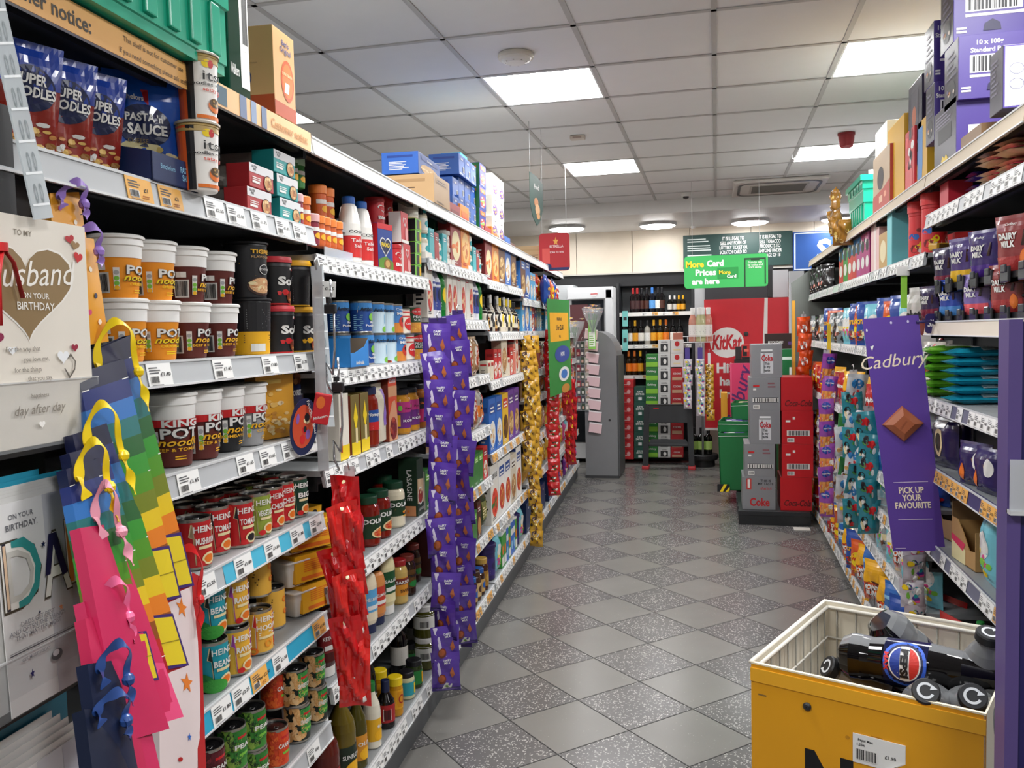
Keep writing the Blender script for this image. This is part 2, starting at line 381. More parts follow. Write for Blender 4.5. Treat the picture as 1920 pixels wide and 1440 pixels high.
cup_p('kp_k', 'tall black and red noodle pot', '17171A', 'y', 'BOMBAY BAD BOY', 'C81E22', k=1.04, hh=.148, dec=potn('y', 'BOMBAY BAD BOY', 'C81E22')+[('r', -1.2, .54, 1.2, .66, 'C81E22'), ('t', 'KING', .2, .565, .13, 'w', .04)])
cup_p('kp_w', 'tall grey and red noodle pot', '9C9C9E', 'y', 'CHICKEN', 'C81E22', k=1.04, hh=.148, dec=potn('y', 'CHICKEN', 'C81E22')+[('r', -1.2, .54, 1.2, .66, 'C81E22'), ('t', 'KING', .2, .565, .13, 'w', .04)])
prod('tig', 'noodle_pot', 'noodle pot', 'tall black and yellow noodle tub', lambda: S_cup(.052, .047, .135, .06, 'k', 'k', [('p', [(-1.3, .0), (1.3, .0), (1.3, .6), (.9, .52), (.4, .35), (-.3, .40), (-.8, .62), (-1.3, .58)], 'y'), ('t', 'TIGRE', -.1, .80, .10, 'y', .03), ('t', 'FLAVOUR', -.1, .72, .06, 'C', .01), ('c', -.05, .22, .55, .17, 'N'), ('c', -.05, .23, .48, .14, 'D9A878'), ('blob', -.05, .23, .4, .11, 14, ['c', 'C98858', 'EBC79A']), ('c', .02, .52, .22, .09, 'k'), ('ring', .02, .52, .22, .09, .1, 'w'), ('r', .55, .62, .8, .92, 'y'), ('t', 'EXTRA', .02, .5, .05, 'w', .01)], 'k', .003), .105, .135)
prod('tig2', 'noodle_pot', 'noodle pot', 'black and yellow noodle tub, back turned', lambda: S_cup(.052, .047, .135, .06, 'k', 'y', [('r', -1.3, .42, 1.3, .96, 'k'), ('ln', -.7, .47, .0, .84, 9, '8A8A8A'), ('ln', .1, .62, .5, .84, 5, 'w'), ('ln', -.8, .22, .3, .38, 4, 'N'), ('r', -.6, .06, -.1, .2, 'w'), ('c', .75, .45, .2, .12, 'o'), ('c', .78, .22, .2, .12, 'k'), ('c', .8, .23, .13, .09, 'w')], 'k', .003), .105, .135)
def soba(key, desc, lid, c2, turned=False):
    dd = [('t', 'Soba', .2, .46, .26, 'w', .05), ('c', .27, .53, .06, .03, 'r'), ('r', .1, .80, .45, .86, 'w'), ('t', 'CUP', .27, .79, .06, 'r', .02), ('p', [(-.5, .30), (-.1, .36), (.15, .30), (-.05, .22), (-.45, .22)], c2), ('c', .45, .17, .5, .16, '8A3A16'), ('blob', .45, .17, .42, .14, 16, ['C98238', 'A8501C', 'D9A050', '7A3014']), ('r', -1.3, 0, 1.3, .035, c2)]
    if turned: dd = [('ln', -.7, .12, .3, .74, 14, '77777A'), ('r', .4, .1, .6, .7, '2E2E30'), ('r', -1.3, 0, 1.3, .03, c2)]
    prod(key, 'noodle_pot', 'noodle pot', desc, lambda: S_cup(.047, .040, .112, .12, '222226', '19191C', dd, lid, .012, .003), .1, .122)
soba('so_r', 'black noodle pot with red lid', 'C92F3A', 'r'); soba('so_y', 'black noodle pot with yellow lid', 'F0B21E', 'y'); soba('so_t', 'black noodle pot, yellow lid, back turned', 'F0B21E', 'y', True)
prod('itsu', 'noodle_cup', 'noodle cup', 'tall white noodle cup with gold top', lambda: S_cup(.046, .039, .15, .14, 'B89A5A', 'F2EFEA', [('r', -1.3, .0, -.72, .96, 'E8622A'), ('r', -.72, .0, -.45, .96, 'k'), ('c', -.05, .84, .16, .06, 'Y'), ('c', .1, .84, .1, .06, 'r'), ('t', 'itsu', .28, .60, .20, '2A2A2C', .0, 0), ('t', 'noodles + broth', .2, .52, .075, '2A2A2C', .01), ('t', 'satay style', .35, .44, .075, 'E05A4A', .01), ('c', .3, .24, .3, .10, 'o'), ('c', .3, .28, .27, .07, '5A4020'), ('blob', .3, .29, .24, .05, 10, ['C9A060', '8A6A30']), ('r', -.4, .04, .9, .09, 'o')], 'B8B0A0'), .092, .15)
def soup(key, desc, body, pan, txt, h=.108, r=.0375, extra=(), tc='w'): prod(key, 'soup_tin', 'tin', desc, lambda: S_can(r, h, body, heinz(pan, txt, tc, 'o', extra)), r*2, h)
soup('s_mu', 'red soup tin with mushroom label', 'C01C20', '9C8468', 'MUSHROOM'); soup('s_to', 'red soup tin with black panel', 'C01C20', '1A1A1C', 'TOMATO')
prod('s_to2', 'soup_tin', 'tin', 'red soup tin printed with tomatoes', lambda: S_can(.0375, .108, 'C01C20', heinz('1A1A1C', 'TOMATO')+[('c', -.9, .4, .2, .12, 'D8322A'), ('c', -.75, .86, .22, .1, 'D8322A')]), .075, .108)
soup('s_ve', 'green soup tin with orange bowl', '8FA03A', '8FA03A', 'VEGETABLE'); soup('s_ch', 'red soup tin with salmon panel', 'C01C20', 'D88A6A', 'CHICKEN'); soup('s_cr', 'red soup tin with orange panel', 'C01C20', 'D8722A', 'CHICKEN')
soup('s_bi', 'dark green broth tin', '123D2C', '123D2C', 'BIG')
soup('h_be', 'turquoise beans tin', '1797A8', '14221C', 'BEANZ', extra=[('c', -.9, .2, .6, .2, 'g'), ('c', -.3, .12, .5, .14, '3A9A3A')])
soup('h_ra', 'yellow ravioli tin with purple panel', 'E5AE34', '9A3A96', 'RAVIOLI', extra=[('r', -.95, .55, -.6, .75, 'D8702A'), ('r', -.9, .2, -.55, .4, 'D8702A')])
prod('h_ho', 'pasta_hoops_tin', 'tin', 'yellow pasta hoops tin with red panel', lambda: S_can(.0375, .108, 'E5B042', [('p', [(-.5, .12), (.62, .12), (.62, .62), (.74, .66), (.66, .92), (0, .97), (-.56, .92), (-.62, .66), (-.5, .62)], 'w'), ('p', [(-.46, .14), (.58, .14), (.58, .62), (.7, .66), (.62, .90), (0, .95), (-.52, .90), (-.58, .66), (-.46, .62)], 'C2202A'), ('t', 'HEINZ', .05, .75, .17, 'w', .02, 0, 1.0), ('t', 'HOOPS', .05, .56, .16, 'w', .03, 0, 1.0), ('ln', -.35, .44, .5, .53, 2, 'w'), ('r', -.35, .36, .45, .42, 'c'), ('ring', .05, .24, .18, .085, .45, 'E8952A'), ('ring', -.6, .1, .2, .08, .45, 'o'), ('ring', .72, .12, .2, .08, .45, 'o')]), .075, .108)
prod('h_hot', 'pasta_hoops_tin', 'tin', 'yellow pasta hoops tin, back turned', lambda: S_can(.0375, .108, 'E5B042', [('ln', -.9, .3, -.3, .8, 8, 'N'), ('ring', .3, .7, .16, .07, .45, 'o'), ('ring', .35, .4, .16, .07, .45, 'o'), ('ring', .8, .5, .16, .07, .45, 'o')]), .075, .108)
def veg(key, desc, body, txt, pan, h=.1, cols=None, nm='vegetable_tin'):
    prod(key, nm, 'tin', desc, lambda: S_can(.036, h, body, ([('blob', -.5, .5, .75, .45, 110, cols)] if cols else [])+[('r', -.1, .25, .85, .92, pan), ('r', .05, .74, .6, .8, 'r'), ('t', txt, .35, .52, .15, 'w', .03, 0, .9), ('r', .1, .34, .6, .40, 'l'), ('r', -1.4, .0, -.95, 1, 'w'), ('bar', -1.3, .45, -1.0, .65)]), .072, h)
veg('v_bn', 'dark red kidney beans tin', '5A1420', 'BEANS', '5A1420', cols=['7A2430', '4A1018']); veg('v_pe', 'green peas tin', '3E8A34', 'PEAS', '2E7A2E', cols=['8FB04A', '6A9A3A', '1E3A1A'])
veg('v_cr', 'orange carrots tin', 'D8461E', 'CARROTS', 'D8461E', cols=['E8662A', 'C83A1A']); veg('v_sw', 'black and green sweetcorn tin', '15201A', 'SWEETCORN', '2E8A3A', cols=['F0C890', 'E8B878', 'D8A060'])
prod('snap', 'snap_pot_pack', 'snap pots', 'yellow sleeve of white snap pots', S_snap, .19, .085, .09)
prod('nutp', 'snack_packet', 'packet', 'tall orange packet with dark top', lambda: S_box(.13, .04, .21, 'E0A030', [('r', -1, .78, 1, 1, '16301E'), ('t', 'DOLMIO', 0, .9, .1, '555', .03, 0, 1.7) if 0 else ('t', 'DOLMIO', 0, .9, .1, '6E7073', .03, 0, 1.7), ('t', 'PASTS', .1, .78, .1, 'y', .03, 0, 1.3), ('blob', 0, .18, .9, .16, 26, ['E8C080', 'C98A3A', 'F0D8A0']), ('blob', .1, .5, .5, .1, 8, ['F0D8A8', 'E8B860']), ('r', -.9, .68, .3, .73, 'F0C860')]), .13, .21, .04)
prod('fav', 'meal_packet', 'packet', 'dark packet of ready rice', lambda: S_box(.1, .04, .21, '3A1A14', [('r', -1, .38, 1, .62, 'B'), ('t', 'FAVOURITE', 0, .48, .1, 'w', .02, 0, 1.8), ('blob', 0, .8, .9, .15, 20, ['7A3A20', '4A2010', '8A5A30']), ('blob', 0, .2, .9, .15, 20, ['7A3A20', '5A2A18'])]), .1, .21, .04)
prod('fajita', 'meal_kit_box', 'box', 'yellow and brown fajita kit box', lambda: S_box(.26, .18, .055, '6A4A14', [('t', 'FAJITA', -.3, .3, .5, 'N', .03)], side='C9B878', sdec=[('ln', -.8, .1, .8, .9, 5, '8A7A5A'), ('r', -.9, .1, -.4, .9, 'c')]), .26, .055, .18)
# second bay
prod('salt', 'salt_bottle', 'bottle', 'white salt bottle with blue cap', lambda: S_bottle('salt', .036, .215, mat('ECEAE4', .3), 'b', .9, 'ECEAE4', (.05, .55), [('r', -.9, .1, .9, .42, 'D02A28'), ('t', 'Table', 0, .33, .07, 'w', .01), ('t', 'Salt', 0, .25, .07, 'w', .01), ('t', 'COOK!', 0, .46, .06, 'k', .02)]), .072, .215)
def spice(key, desc, body, lid): prod(key, 'spice_jar', 'jar', desc, lambda: S_bottle('shaker', .021, .085, body, lid, .76, body, (.08, .7), [('r', -.6, .45, .6, .58, 'w'), ('c', .2, .3, .4, .1, 'y')]), .042, .085)
spice('sp_o', 'orange spice jar', 'D8621E', 'F0883A'); spice('sp_m', 'dark pink spice jar', '8E1F3A', 'E8B8B8'); spice('sp_g', 'green spice jar', '2E8A3A', 'BFE8C8')
prod('traybox', 'display_tray', 'tray', 'clear plastic tray for spice jars', lambda: (lambda b: (b.box(-.11, -.05, 0, .11, -.047, .03, glassy('D8DCE0', .5)), b.box(-.11, -.05, 0, .11, .05, .003, glassy('D8DCE0', .6)), [('display_tray', b.mesh('display_tray'), None)])[-1])(MB()), .22, .03, .1)
prod('bred', 'gravy_drum', 'drum', 'red gravy granule drum', lambda: S_tub(.037, .15, 'C8202A', 'C8202A', [heart(.1, .62, .5, .13, 'w'), heart(.1, .62, .4, .10, 'C8202A'), ('c', .2, .6, .12, .06, 'y'), ('t', 'Bisto', .1, .36, .12, 'w', .04, 0, .9), ('r', -.6, .18, .7, .26, 'o')]), .075, .15)
prod('breds', 'gravy_drum', 'drum', 'small red gravy drum', lambda: S_tub(.035, .105, 'C8202A', 'B81A22', [heart(.1, .62, .5, .16, 'w'), heart(.1, .62, .4, .12, 'C8202A'), ('t', 'Bisto', .1, .25, .16, 'w', .04, 0, .9)]), .07, .105)
prod('paxo', 'stuffing_box', 'box', 'blue stuffing box with heart badge', lambda: S_box(.10, .05, .16, '1C3E8C', [('r', -1, .88, 1, 1, 'C8202A'), heart(0, .52, .8, .26, 'w'), heart(0, .52, .72, .22, 'B'), ('t', 'PAXO', 0, .5, .13, 'Y', .03, 0, 1.1), ('p', [(-1, 0), (1, 0), (1, .18), (0, .3), (-1, .22)], '5A8A2A'), ('c', .2, .12, .5, .12, '8A5A2A'), ('c', .2, .14, .3, .08, 'C9A060')], side='C8202A'), .10, .16, .05)
prod('bibox', 'gravy_box', 'box', 'red and white gravy box', lambda: S_box(.085, .05, .115, 'C8202A', [heart(0, .7, .5, .18, 'w'), heart(0, .7, .38, .13, 'C8202A'), ('c', .4, .3, .4, .22, 'E8A0A0'), ('r', -1, 0, 1, .1, 'w')], side='w'), .085, .115, .05)
prod('ygbox', 'stock_cube_box', 'box', 'small yellow and black stock box', lambda: S_box(.08, .06, .045, 'l', [('r', -.6, .1, .2, .9, 'k'), ('c', .6, .5, .3, .4, 'y')], side='k', top='Y'), .08, .045, .06)
prod('tubw', 'sauce_tub', 'tub', 'ribbed white tub', lambda: S_tub(.04, .09, 'E4E0D4', 'F0EEE8', [('r', -1.2, .1 + .16*i, 1.2, .14+.16*i, 'C8C4B8') for i in range(4)] if 0 else [('r', -1.2, .12, 1.2, .2, 'C8C4B8'), ('r', -1.2, .36, 1.2, .44, 'C8C4B8'), ('r', -1.2, .6, 1.2, .68, 'C8C4B8')]), .08, .09)
prod('amb', 'custard_tin', 'tin', 'blue custard tin', lambda: S_can(.0375, .105, '1E4E9C', [('r', -1.6, .72, 1.6, .94, '3A8AD0'), ('p', [(-.7, .62), (.8, .74), (.8, .92), (-.6, .86)], 'c'), ('t', 'Ambrosia', .05, .70, .15, 'k', .03, 0, 1.1), ('c', .3, .5, .3, .12, 'l'), ('t', 'Rice', .3, .3, .1, 'w', .02), ('t', 'Pudding', .2, .2, .1, 'w', .02), ('ln', -.9, .1, -.3, .6, 8, 'L')], dark=False), .075, .105)
prod('amb2', 'custard_tin', 'tin', 'pale blue and green custard tin', lambda: S_can(.0375, .105, '3A8AD0', [('r', -1.6, .0, 1.6, .70, 'CFE6F2'), ('p', [(-1.5, 0), (1.5, 0), (1.5, .5), (-1.5, .12)], '1E7A3A'), ('p', [(-.7, .62), (.8, .74), (.8, .92), (-.6, .86)], 'c'), ('t', 'Ambrosia', .05, .70, .15, 'k', .03, 0, 1.1), ('r', .2, .3, .35, .6, 'L'), ('c', .3, .12, .3, .1, 'l')], dark=False), .075, .105)
prod('milk', 'evaporated_milk_tin', 'tin', 'mid blue and orange milk tin', lambda: S_can(.0375, .105, '4A86C8', [('r', -1.6, 0, 1.6, .35, 'E08A3A'), ('t', 'Cream', .1, .78, .11, 'w', .02), ('t', 'Milk', .1, .62, .14, 'w', .03), ('c', .3, .38, .4, .2, 'D03A2A'), ('c', .3, .44, .2, .08, 'N')], dark=False), .075, .105)
prod('peach', 'peach_tin', 'tin', 'green and orange peach slices tin', lambda: S_can(.0375, .105, '1E4A20', [('c', .1, .78, .6, .14, 'D02A2A'), ('t', 'DEL MONTE', .1, .76, .07, 'w', .02), ('t', 'PEACH', .1, .55, .12, 'w', .02), ('t', 'SLICES', .1, .43, .12, 'w', .02), ('r', -1.6, 0, 1.6, .38, 'E8A040'), ('blob', .2, .18, .8, .16, 12, ['F0B840', 'E88A2A', 'F5C860'])], dark=False), .075, .105)
prod('cherry', 'pie_filling_tin', 'tin', 'cream and red striped tin', lambda: S_can(.0365, .10, 'EDE4D4', [('r', -1.6, .84, 1.6, .9, 'r'), ('r', -1.6, .68, 1.6, .72, 'r'), ('c', .2, .4, .5, .25, 'D02A2A'), ('t', 'Carnation', .2, .38, .1, 'w', .02, 0, .8)], dark=False), .073, .10)
prod('bluetray', 'card_tray', 'tray', 'blue card tray with cut-away side', lambda: (lambda b: (b.prism([(-.09, 0), (.09, 0), (.09, .12), (.05, .085), (-.05, .06), (-.09, .06)], -.10, -.098, '2E8AD8'), b.box(-.09, -.1, 0, -.088, .1, .12, '2E8AD8'), b.box(-.09, -.1, 0, .09, .1, .003, '8A7A68'), b.box(.088, -.1, 0, .09, .1, .12, '8A7A68'), decals(b, [('t', 'Ambrosia', 0, .12, .2, 'w', .03, 0, 1.3)], lambda u, v, q: (u*.09, -.1-q, v*.1), .18, .1), [('card_tray', b.mesh('card_tray'), None)])[-1])(MB()), .18, .12, .2)
prod('mayo', 'sauce_carton', 'carton', 'white and yellow sauce carton', lambda: S_box(.075, .06, .20, 'ECE6D8', [('r', -1, 0, 1, .22, 'Y'), ('r', -.9, .12, -.55, .5, 'R')]), .075, .2, .06)
prod('olv', 'sauce_carton', 'carton', 'olive carton with yellow diamond', lambda: S_box(.075, .06, .19, '7A6A30', [('r', -1, 0, 1, .22, 'Y'), ('p', [(0, .4), (.5, .62), (0, .88), (-.5, .62)], 'Y'), ('r', -.15, .2, .35, .45, 'c')], side='8A2A18'), .075, .19, .06)
prod('homep', 'sauce_jar', 'jar', 'tall red sauce jar with blue lid', lambda: S_bottle('jar', .041, .2, mat('8A2410', .12), 'B', .88, '1E4E9C', (.28, .62), [('t', 'Homepride', .1, .52, .08, 'w', .02, .2, 1.1), ('r', -1.2, .28, 1.2, .42, 'r'), ('ln', -.2, .3, .5, .38, 2, 'w')]), .085, .2)
prod('ricebag', 'rice_bag', 'packet', 'pale rice bag with purple panel', lambda: S_bag(.1, .21, .05, 'D8D0BC', [('r', .1, .3, .8, .9, 'v')], seed=4, sheen=False, flatb=True), .1, .21, .05)
prod('spag', 'spaghetti_pack', 'packet', 'tall orange pasta packet with rounded top', lambda: (lambda b: (b.prism([(-.048, 0), (.048, 0), (.048, .20), (.03, .265), (0, .285), (-.03, .265), (-.048, .2)], -.02, .02, 'D8501E', side='7A2A14'), decals(b, [('r', -1, .55, 1, .68, 'D8A070'), ('p', [(-1, 0), (1, 0), (1, .3), (.5, .5), (-.2, .48), (-1, .3)], 'D89A70'), ('c', 0, .15, .8, .14, '7A1E14'), ('blob', 0, .15, .7, .12, 18, ['9A3020', '6A1810', 'B84A2A']), ('t', 'Dolmio', 0, .72, .08, 'w', .02, 0, 1.4)], lambda u, v, q: (u*.048, -.02-q, v*.285), .096, .285), [('packet', b.mesh('packet'), None)])[-1])(MB()), .1, .285, .04)
prod('curry', 'curry_sauce_jar', 'jar', 'purple labelled curry sauce jar', lambda: S_bottle('jar', .042, .165, mat('C88A2A', .12), 'k', .9, '6A2A7A', (.14, .74), [('r', -1.6, .5, 1.6, .74, 'B8307A'), ('p', [(.15, .36), (.6, .66), (-.3, .66)], 'c'), ('t', "Patak's", .15, .57, .07, 'N', .01, 0, .8), ('t', 'KORMA', .2, .28, .08, 'w', .02), ('r', -.8, .18, -.5, .44, 'y'), ('c', -.5, .6, .12, .06, 'l')]), .085, .165)
prod('curry2', 'curry_sauce_jar', 'jar', 'black labelled curry sauce jar', lambda: S_bottle('jar', .04, .175, mat('9A5A1A', .12), 'k', .9, '1C1A1C', (.14, .7), [('r', -1.6, .14, 1.6, .44, 'D0286A'), ('t', 'Sharwoods', .2, .55, .08, 'o', .02, .2, 1), ('r', 0, .2, .6, .26, 'w')]), .08, .175)
prod('dolr', 'pasta_sauce_jar', 'jar', 'red pasta sauce jar with green lid', lambda: S_bottle('jar', .044, .165, mat('7A1A10', .1), 'G', .86, '16381E', (.16, .62), [('t', 'DOLMIO', .05, .47, .13, 'w', .04, 0, 1.5), ('p', [(-.7, .2), (.4, .4), (-.2, .46)], 'l'), ('c', .3, .26, .6, .11, 'c'), ('c', .3, .26, .5, .085, 'D8622A'), ('blob', .3, .26, .4, .06, 10, ['r', 'o', 'y'])]), .09, .165)
prod('dolw', 'pasta_sauce_jar', 'jar', 'white pasta sauce jar with green lid', lambda: S_bottle('jar', .044, .165, mat('E4DAC0', .12), 'G', .86, '16381E', (.26, .62), [('t', 'DOLMIO', .05, .47, .13, 'w', .04, 0, 1.5), ('p', [(-.7, .18), (.9, .22), (.8, .48), (.5, .36), (-.4, .44)], 'E8A83A'), ('blob', .3, .3, .5, .07, 8, ['o', 'y', 'c'])]), .09, .165)
prod('lasag', 'lasagne_box', 'box', 'dark green lasagne box', lambda: S_box(.085, .075, .22, '14301E', [('p', [(-1, .22), (1, .2), (1, .62), (-.9, .66)], 'D8B890'), ('c', -.1, .34, .8, .16, 'w'), ('c', -.1, .34, .7, .13, '9A2A1A'), ('blob', -.1, .45, .6, .08, 8, ['c', 'E8C8A0']), ('t', 'LASAGNE', 0, .08, .07, 'w', .01, 0, 1.6)], side='14301E', sdec=[('t', 'LASAGNE', -.1, .55, .13, 'w', .01, 0, 0, -PI/2), ('r', -.8, 0, .8, .18, 'C9885A'), ('r', -.1, .06, .1, .1, 'o')]), .085, .22, .075)
def sq(key, desc, body, cap, lab, txt, h=.2, r=.034): prod(key, 'squeezy_bottle', 'bottle', desc, lambda: S_bottle('squeeze', r, h, mat(body, .25), cap, .14, lab, (.36, .74), [('t', txt, 0, .55, .08, 'w', .02, 0, 1.2), ('r', -.5, .4, .5, .47, 'w')], sy=.65, upside=True), r*2, h)
sq('q_ma', 'cream mayonnaise bottle with navy cap', 'EDE0C4', 'B', '5AA8DC', 'HELLMANNS'); sq('q_mo', 'orange mayonnaise bottle with navy cap', 'D88A4A', 'B', 'C83A2A', 'HELLMANNS', .18)
sq('q_sa', 'pale salad cream bottle', 'EADFB0', 'w', '14502A', 'SALAD', .21, .036); sq('q_ke', 'dark ketchup bottle with white cap', '4A0E10', 'w', '7A1218', 'KETCHUP', .2)
prod('sarson', 'pickle_jar', 'jar', 'yellow pickled onion jar', lambda: S_bottle('jar', .037, .16, mat('C8A860', .12), 'R', .88, 'D8902A', (.2, .62), [('r', -.9, .46, .9, .6, 'm'), ('t', 'SARSONS', 0, .48, .1, 'w', .02, 0, 1.3), ('t', 'SWEET', .1, .28, .1, 'N', .02, 0, 1)]), .075, .16)
prod('brans', 'chutney_jar', 'jar', 'brown chutney jar with yellow label', lambda: S_bottle('jar', .034, .15, mat('2A140C', .1), 'm', .88, '5A3A10', (.2, .66), [('p', [(-.9, .42), (.9, .52), (.9, .66), (-.9, .58)], 'Y'), ('t', 'Branston', 0, .48, .12, 'k', .03, 0, 1.3), ('c', 0, .3, .4, .08, 'g')]), .07, .15)
prod('hpbox', 'dark_red_carton', 'carton', 'dark red slim carton', lambda: S_box(.06, .06, .2, '3E1210', [('r', -.4, .2, .3, .55, 'm'), ('ln', -.5, .85, .3, .95, 3, 'm')]), .06, .2, .06)
def oil(key, desc, body, cap, lab, txt, r, h, kind='oil', cz=.86, a=.1): prod(key, 'oil_bottle', 'bottle', desc, lambda: S_bottle(kind, r, h, mat(body, a), cap, cz, lab, (.12, .46), [('t', txt, .1, .32, .07, 'w', .02, 0, 1.2), ('c', .1, .2, .5, .08, 'y')]), r*2, h)
oil('o_sun', 'large sunflower oil bottle', '6A5A1C', 'G', '1A2A1C', 'SUNFLOWER', .045, .27, 'pop', .93); oil('o_ol', 'green capped olive oil bottle', '4A4414', 'g', 'D8902A', 'OLIVE', .032, .24)
oil('o_gr', 'dark green oil bottle', '12301C', 'g', '14401E', 'OLIVE', .03, .23); oil('o_fry', 'white and yellow cooking spray bottle', 'E8E2D0', 'g', 'E8B020', 'fry', .03, .22)
oil('o_bal', 'black vinegar bottle with gold cap', '15120E', 'C9A04A', '1A1A1C', 'Soy', .03, .24); oil('o_jui', 'large red juice bottle', '5A1A12', 'w', '8A1A1A', 'HOT', .045, .26, 'pop', .93)
prod('soy', 'soy_sauce_bottle', 'bottle', 'dark sauce bottle with red label', lambda: S_bottle('sauce', .032, .165, mat('120C0C', .08), 'B', .76, 'A81E24', (.14, .52), [('bar', -.7, .2, -.2, .42), ('p', [(.2, .3), (.5, .46), (.8, .3), (.5, .2)], 'o'), ('t', 'LP', .5, .44, .06, 'w', .02)]), .064, .165)
prod('must', 'mustard_bottle', 'bottle', 'yellow mustard bottle', lambda: S_bottle('jar', .028, .14, mat('C88A10', .2), 'Y', .8, 'E8A818', (.2, .7), [('r', -.4, .25, .5, .65, 'D8920E'), ('ring', 0, .45, .3, .12, .3, 'R')]), .056, .14)
prod('jmint', 'condiment_jar', 'jar', 'small pale jar with teal label', lambda: S_bottle('jar', .032, .1, mat('C8C8A0', .12), 'k', .82, '2A9AA8', (.15, .66), [('r', .1, .2, .8, .6, 'Y')]), .065, .1)
prod('jgrn', 'condiment_jar', 'jar', 'small green labelled jar with black lid', lambda: S_bottle('jar', .034, .105, mat('2A3A18', .12), 'k', .82, '1E7A34', (.15, .66), [('r', .1, .2, .8, .6, 'y')]), .068, .105)
prod('vin', 'vinegar_bottle', 'bottle', 'black vinegar bottle with silver top', lambda: S_bottle('wine', .036, .25, mat('0C0A0A', .06), metal('B8B0A4', .4), .78, 'D8D4CC', (.2, .5), [('ln', -.4, .24, .5, .46, 5, 'k')], capr=1.0), .072, .25)
prod('gherk', 'gherkin_jar', 'jar', 'tall gherkin jar with white label', lambda: S_bottle('jar', .046, .13, mat('4A4A14', .1), 'w', .84, 'E4E4DC', (.3, .75), [('bar', -.8, .36, -.3, .55), ('r', .2, .34, 1.0, .7, 'G')]), .092, .13)
# ------------------------------------------------------------------ generic packets for the distant bays
def gbox(key, desc, col, w, h, d, acc, pic=None, side=None, cat='box', name='carton', txt=None, tc='w', extra=()):
    dec = []
    if pic: dec += [('c', 0, .34, .8, .24, acc[0]), ('blob', 0, .34, .66, .19, 12, pic)]
    dec += [('r', -.75, .72, .75, .9, acc[-1])]
    if txt: dec += [('t', txt, 0, .76, .12, tc, .03, 0, 1.3)]
    else: dec += [('ln', -.6, .74, .6, .88, 2, tc)]
    dec += [('ln', -.7, .06, .4, .12, 2, tc)] + list(extra)
    prod(key, name, cat, desc, lambda: S_box(w, d, h, col, dec, side=side, sdec=[('ln', -.6, .2, .5, .6, 6, tc), ('r', -.7, .75, .7, .85, acc[-1])]), w, h, d)
def gjar(key, desc, r, h, body, cap, lab, cat='jar', name='jar', kind='jar', cz=.84, a=.12):
    prod(key, name, cat, desc, lambda: S_bottle(kind, r, h, mat(body, a), cap, cz, lab, (.14, .62), [('c', .1, .4, .5, .14, cap), ('ln', -.5, .2, .5, .3, 2, 'w')]), r*2, h)
def gbag(key, desc, w, h, t, col, dec, bands=(), seed=1, name='snack_bag', cat='packet', flatb=False, wr=.004, sheen=True, lo=False, nolo=0):
    prod(key, name, cat, desc, lambda: S_bag(w, h, t, col, dec, bands=bands, seed=seed, flatb=flatb, wr=wr, sheen=sheen, nu=8 if lo else 12, nv=10 if lo else 16), w, h, t)
gbox('cbar', 'blue cereal bar box', '2A5AA8', .12, .10, .15, ['w', '1C3E8C'], None, '2A5AA8', txt='Special', extra=[('bar', .3, .2, .8, .45)])
gbox('cbig', 'long blue cereal carton', '244E9A', .34, .13, .16, ['C9A060', '1C3E8C'], ['C9A060', 'E8C890'], '2E62B8', txt='The Original')
gbox('ckris', 'turquoise cereal box', '2AA8D0', .2, .16, .14, ['C83A5A', 'C8282A'], None, '2AA8D0', txt='Krispies')
gbox('cheer', 'white cereal box with purple bowl', 'DCD7CC', .16, .12, .19, ['6A3A9A', 'w'], ['E8C070', 'D8A040', 'F2DCA0'], 'DAD5CA', txt='Cheerios', tc='N')
gbox('cblu', 'dark blue and green cereal box', '1E2E8A', .16, .12, .12, ['C83A2A', 'o'], ['w', 'l'], 'g', txt='pops')
gbox('bcart', 'plain brown shipping carton', 'B89468', .26, .2, .25, ['B89468', 'A8845A'], None, 'C09C70', name='shipping_carton', cat='carton', tc='N')
gbox('waff', 'brown toasting waffles carton', 'A88A60', .3, .2, .3, ['A88A60', 'A88A60'], None, 'B0926A', name='shipping_carton', cat='carton', txt='Toasting Waffles', tc='k')
gbox('k_or', 'tall orange cereal box', 'E88A2A', .19, .31, .06, ['F0C070', 'D8701E'], ['D88A3A', 'C8601E', 'F0C080'], 'D8802A', txt="Kellogg's", tc='r')
gbox('k_rd', 'tall dark red cereal box', '9A2A2A', .19, .29, .06, ['c', '7A1E1E'], ['c', 'o'], '8A2424', txt="Kellogg's")
gbox('k_br', 'tall brown and blue cereal box', '6A3A20', .19, .28, .07, ['C9A060', '3A7AC8'], ['E8C890', '8A5A2A'], '3A7AC8')
gbox('k_bl', 'tall blue cereal box', '2A6AC0', .19, .30, .06, ['w', '1A4A9A'], ['E8C890', 'C98A4A', 'F0E0C0'], '2A6AC0')
gbox('k_ye', 'tall yellow cereal box', 'E8B82A', .19, .30, .06, ['5A3A1A', 'C8282A'], ['5A3A1A', '8A5A2A'], 'D8A82A')
gbox('k_pu', 'tall purple cereal box', '6A3A9A', .19, .31, .06, ['C9A060', '4A2A7A'], ['8A5A2A', 'E8C890'], '6A3A9A')
gbox('k_wh', 'tall white corn flakes box', 'E8E4DA', .22, .33, .07, ['E84A2A', 'w'], ['r', 'g'], 'E8E4DA', txt='CORN FLAKES', tc='k')
gbox('k_wb', 'tall white and blue cereal box', 'F0EEE8', .19, .32, .06, ['C83A2A', '1E4E9C'], ['E8A060', 'C86A2A'], '1E3E8C')
gbox('k_gr', 'tall beige granola box', 'D8CDB8', .19, .30, .06, ['B88A5A', 'w'], ['B88A5A', '8A5A3A', 'E8D0A0'], 'C8BCA0', tc='N')
gbox('b_rb', 'red and cream biscuit box', 'C8282A', .11, .17, .05, ['w', '9A1E22'], ['E8A060', 'C86A2A'], 'C8282A')
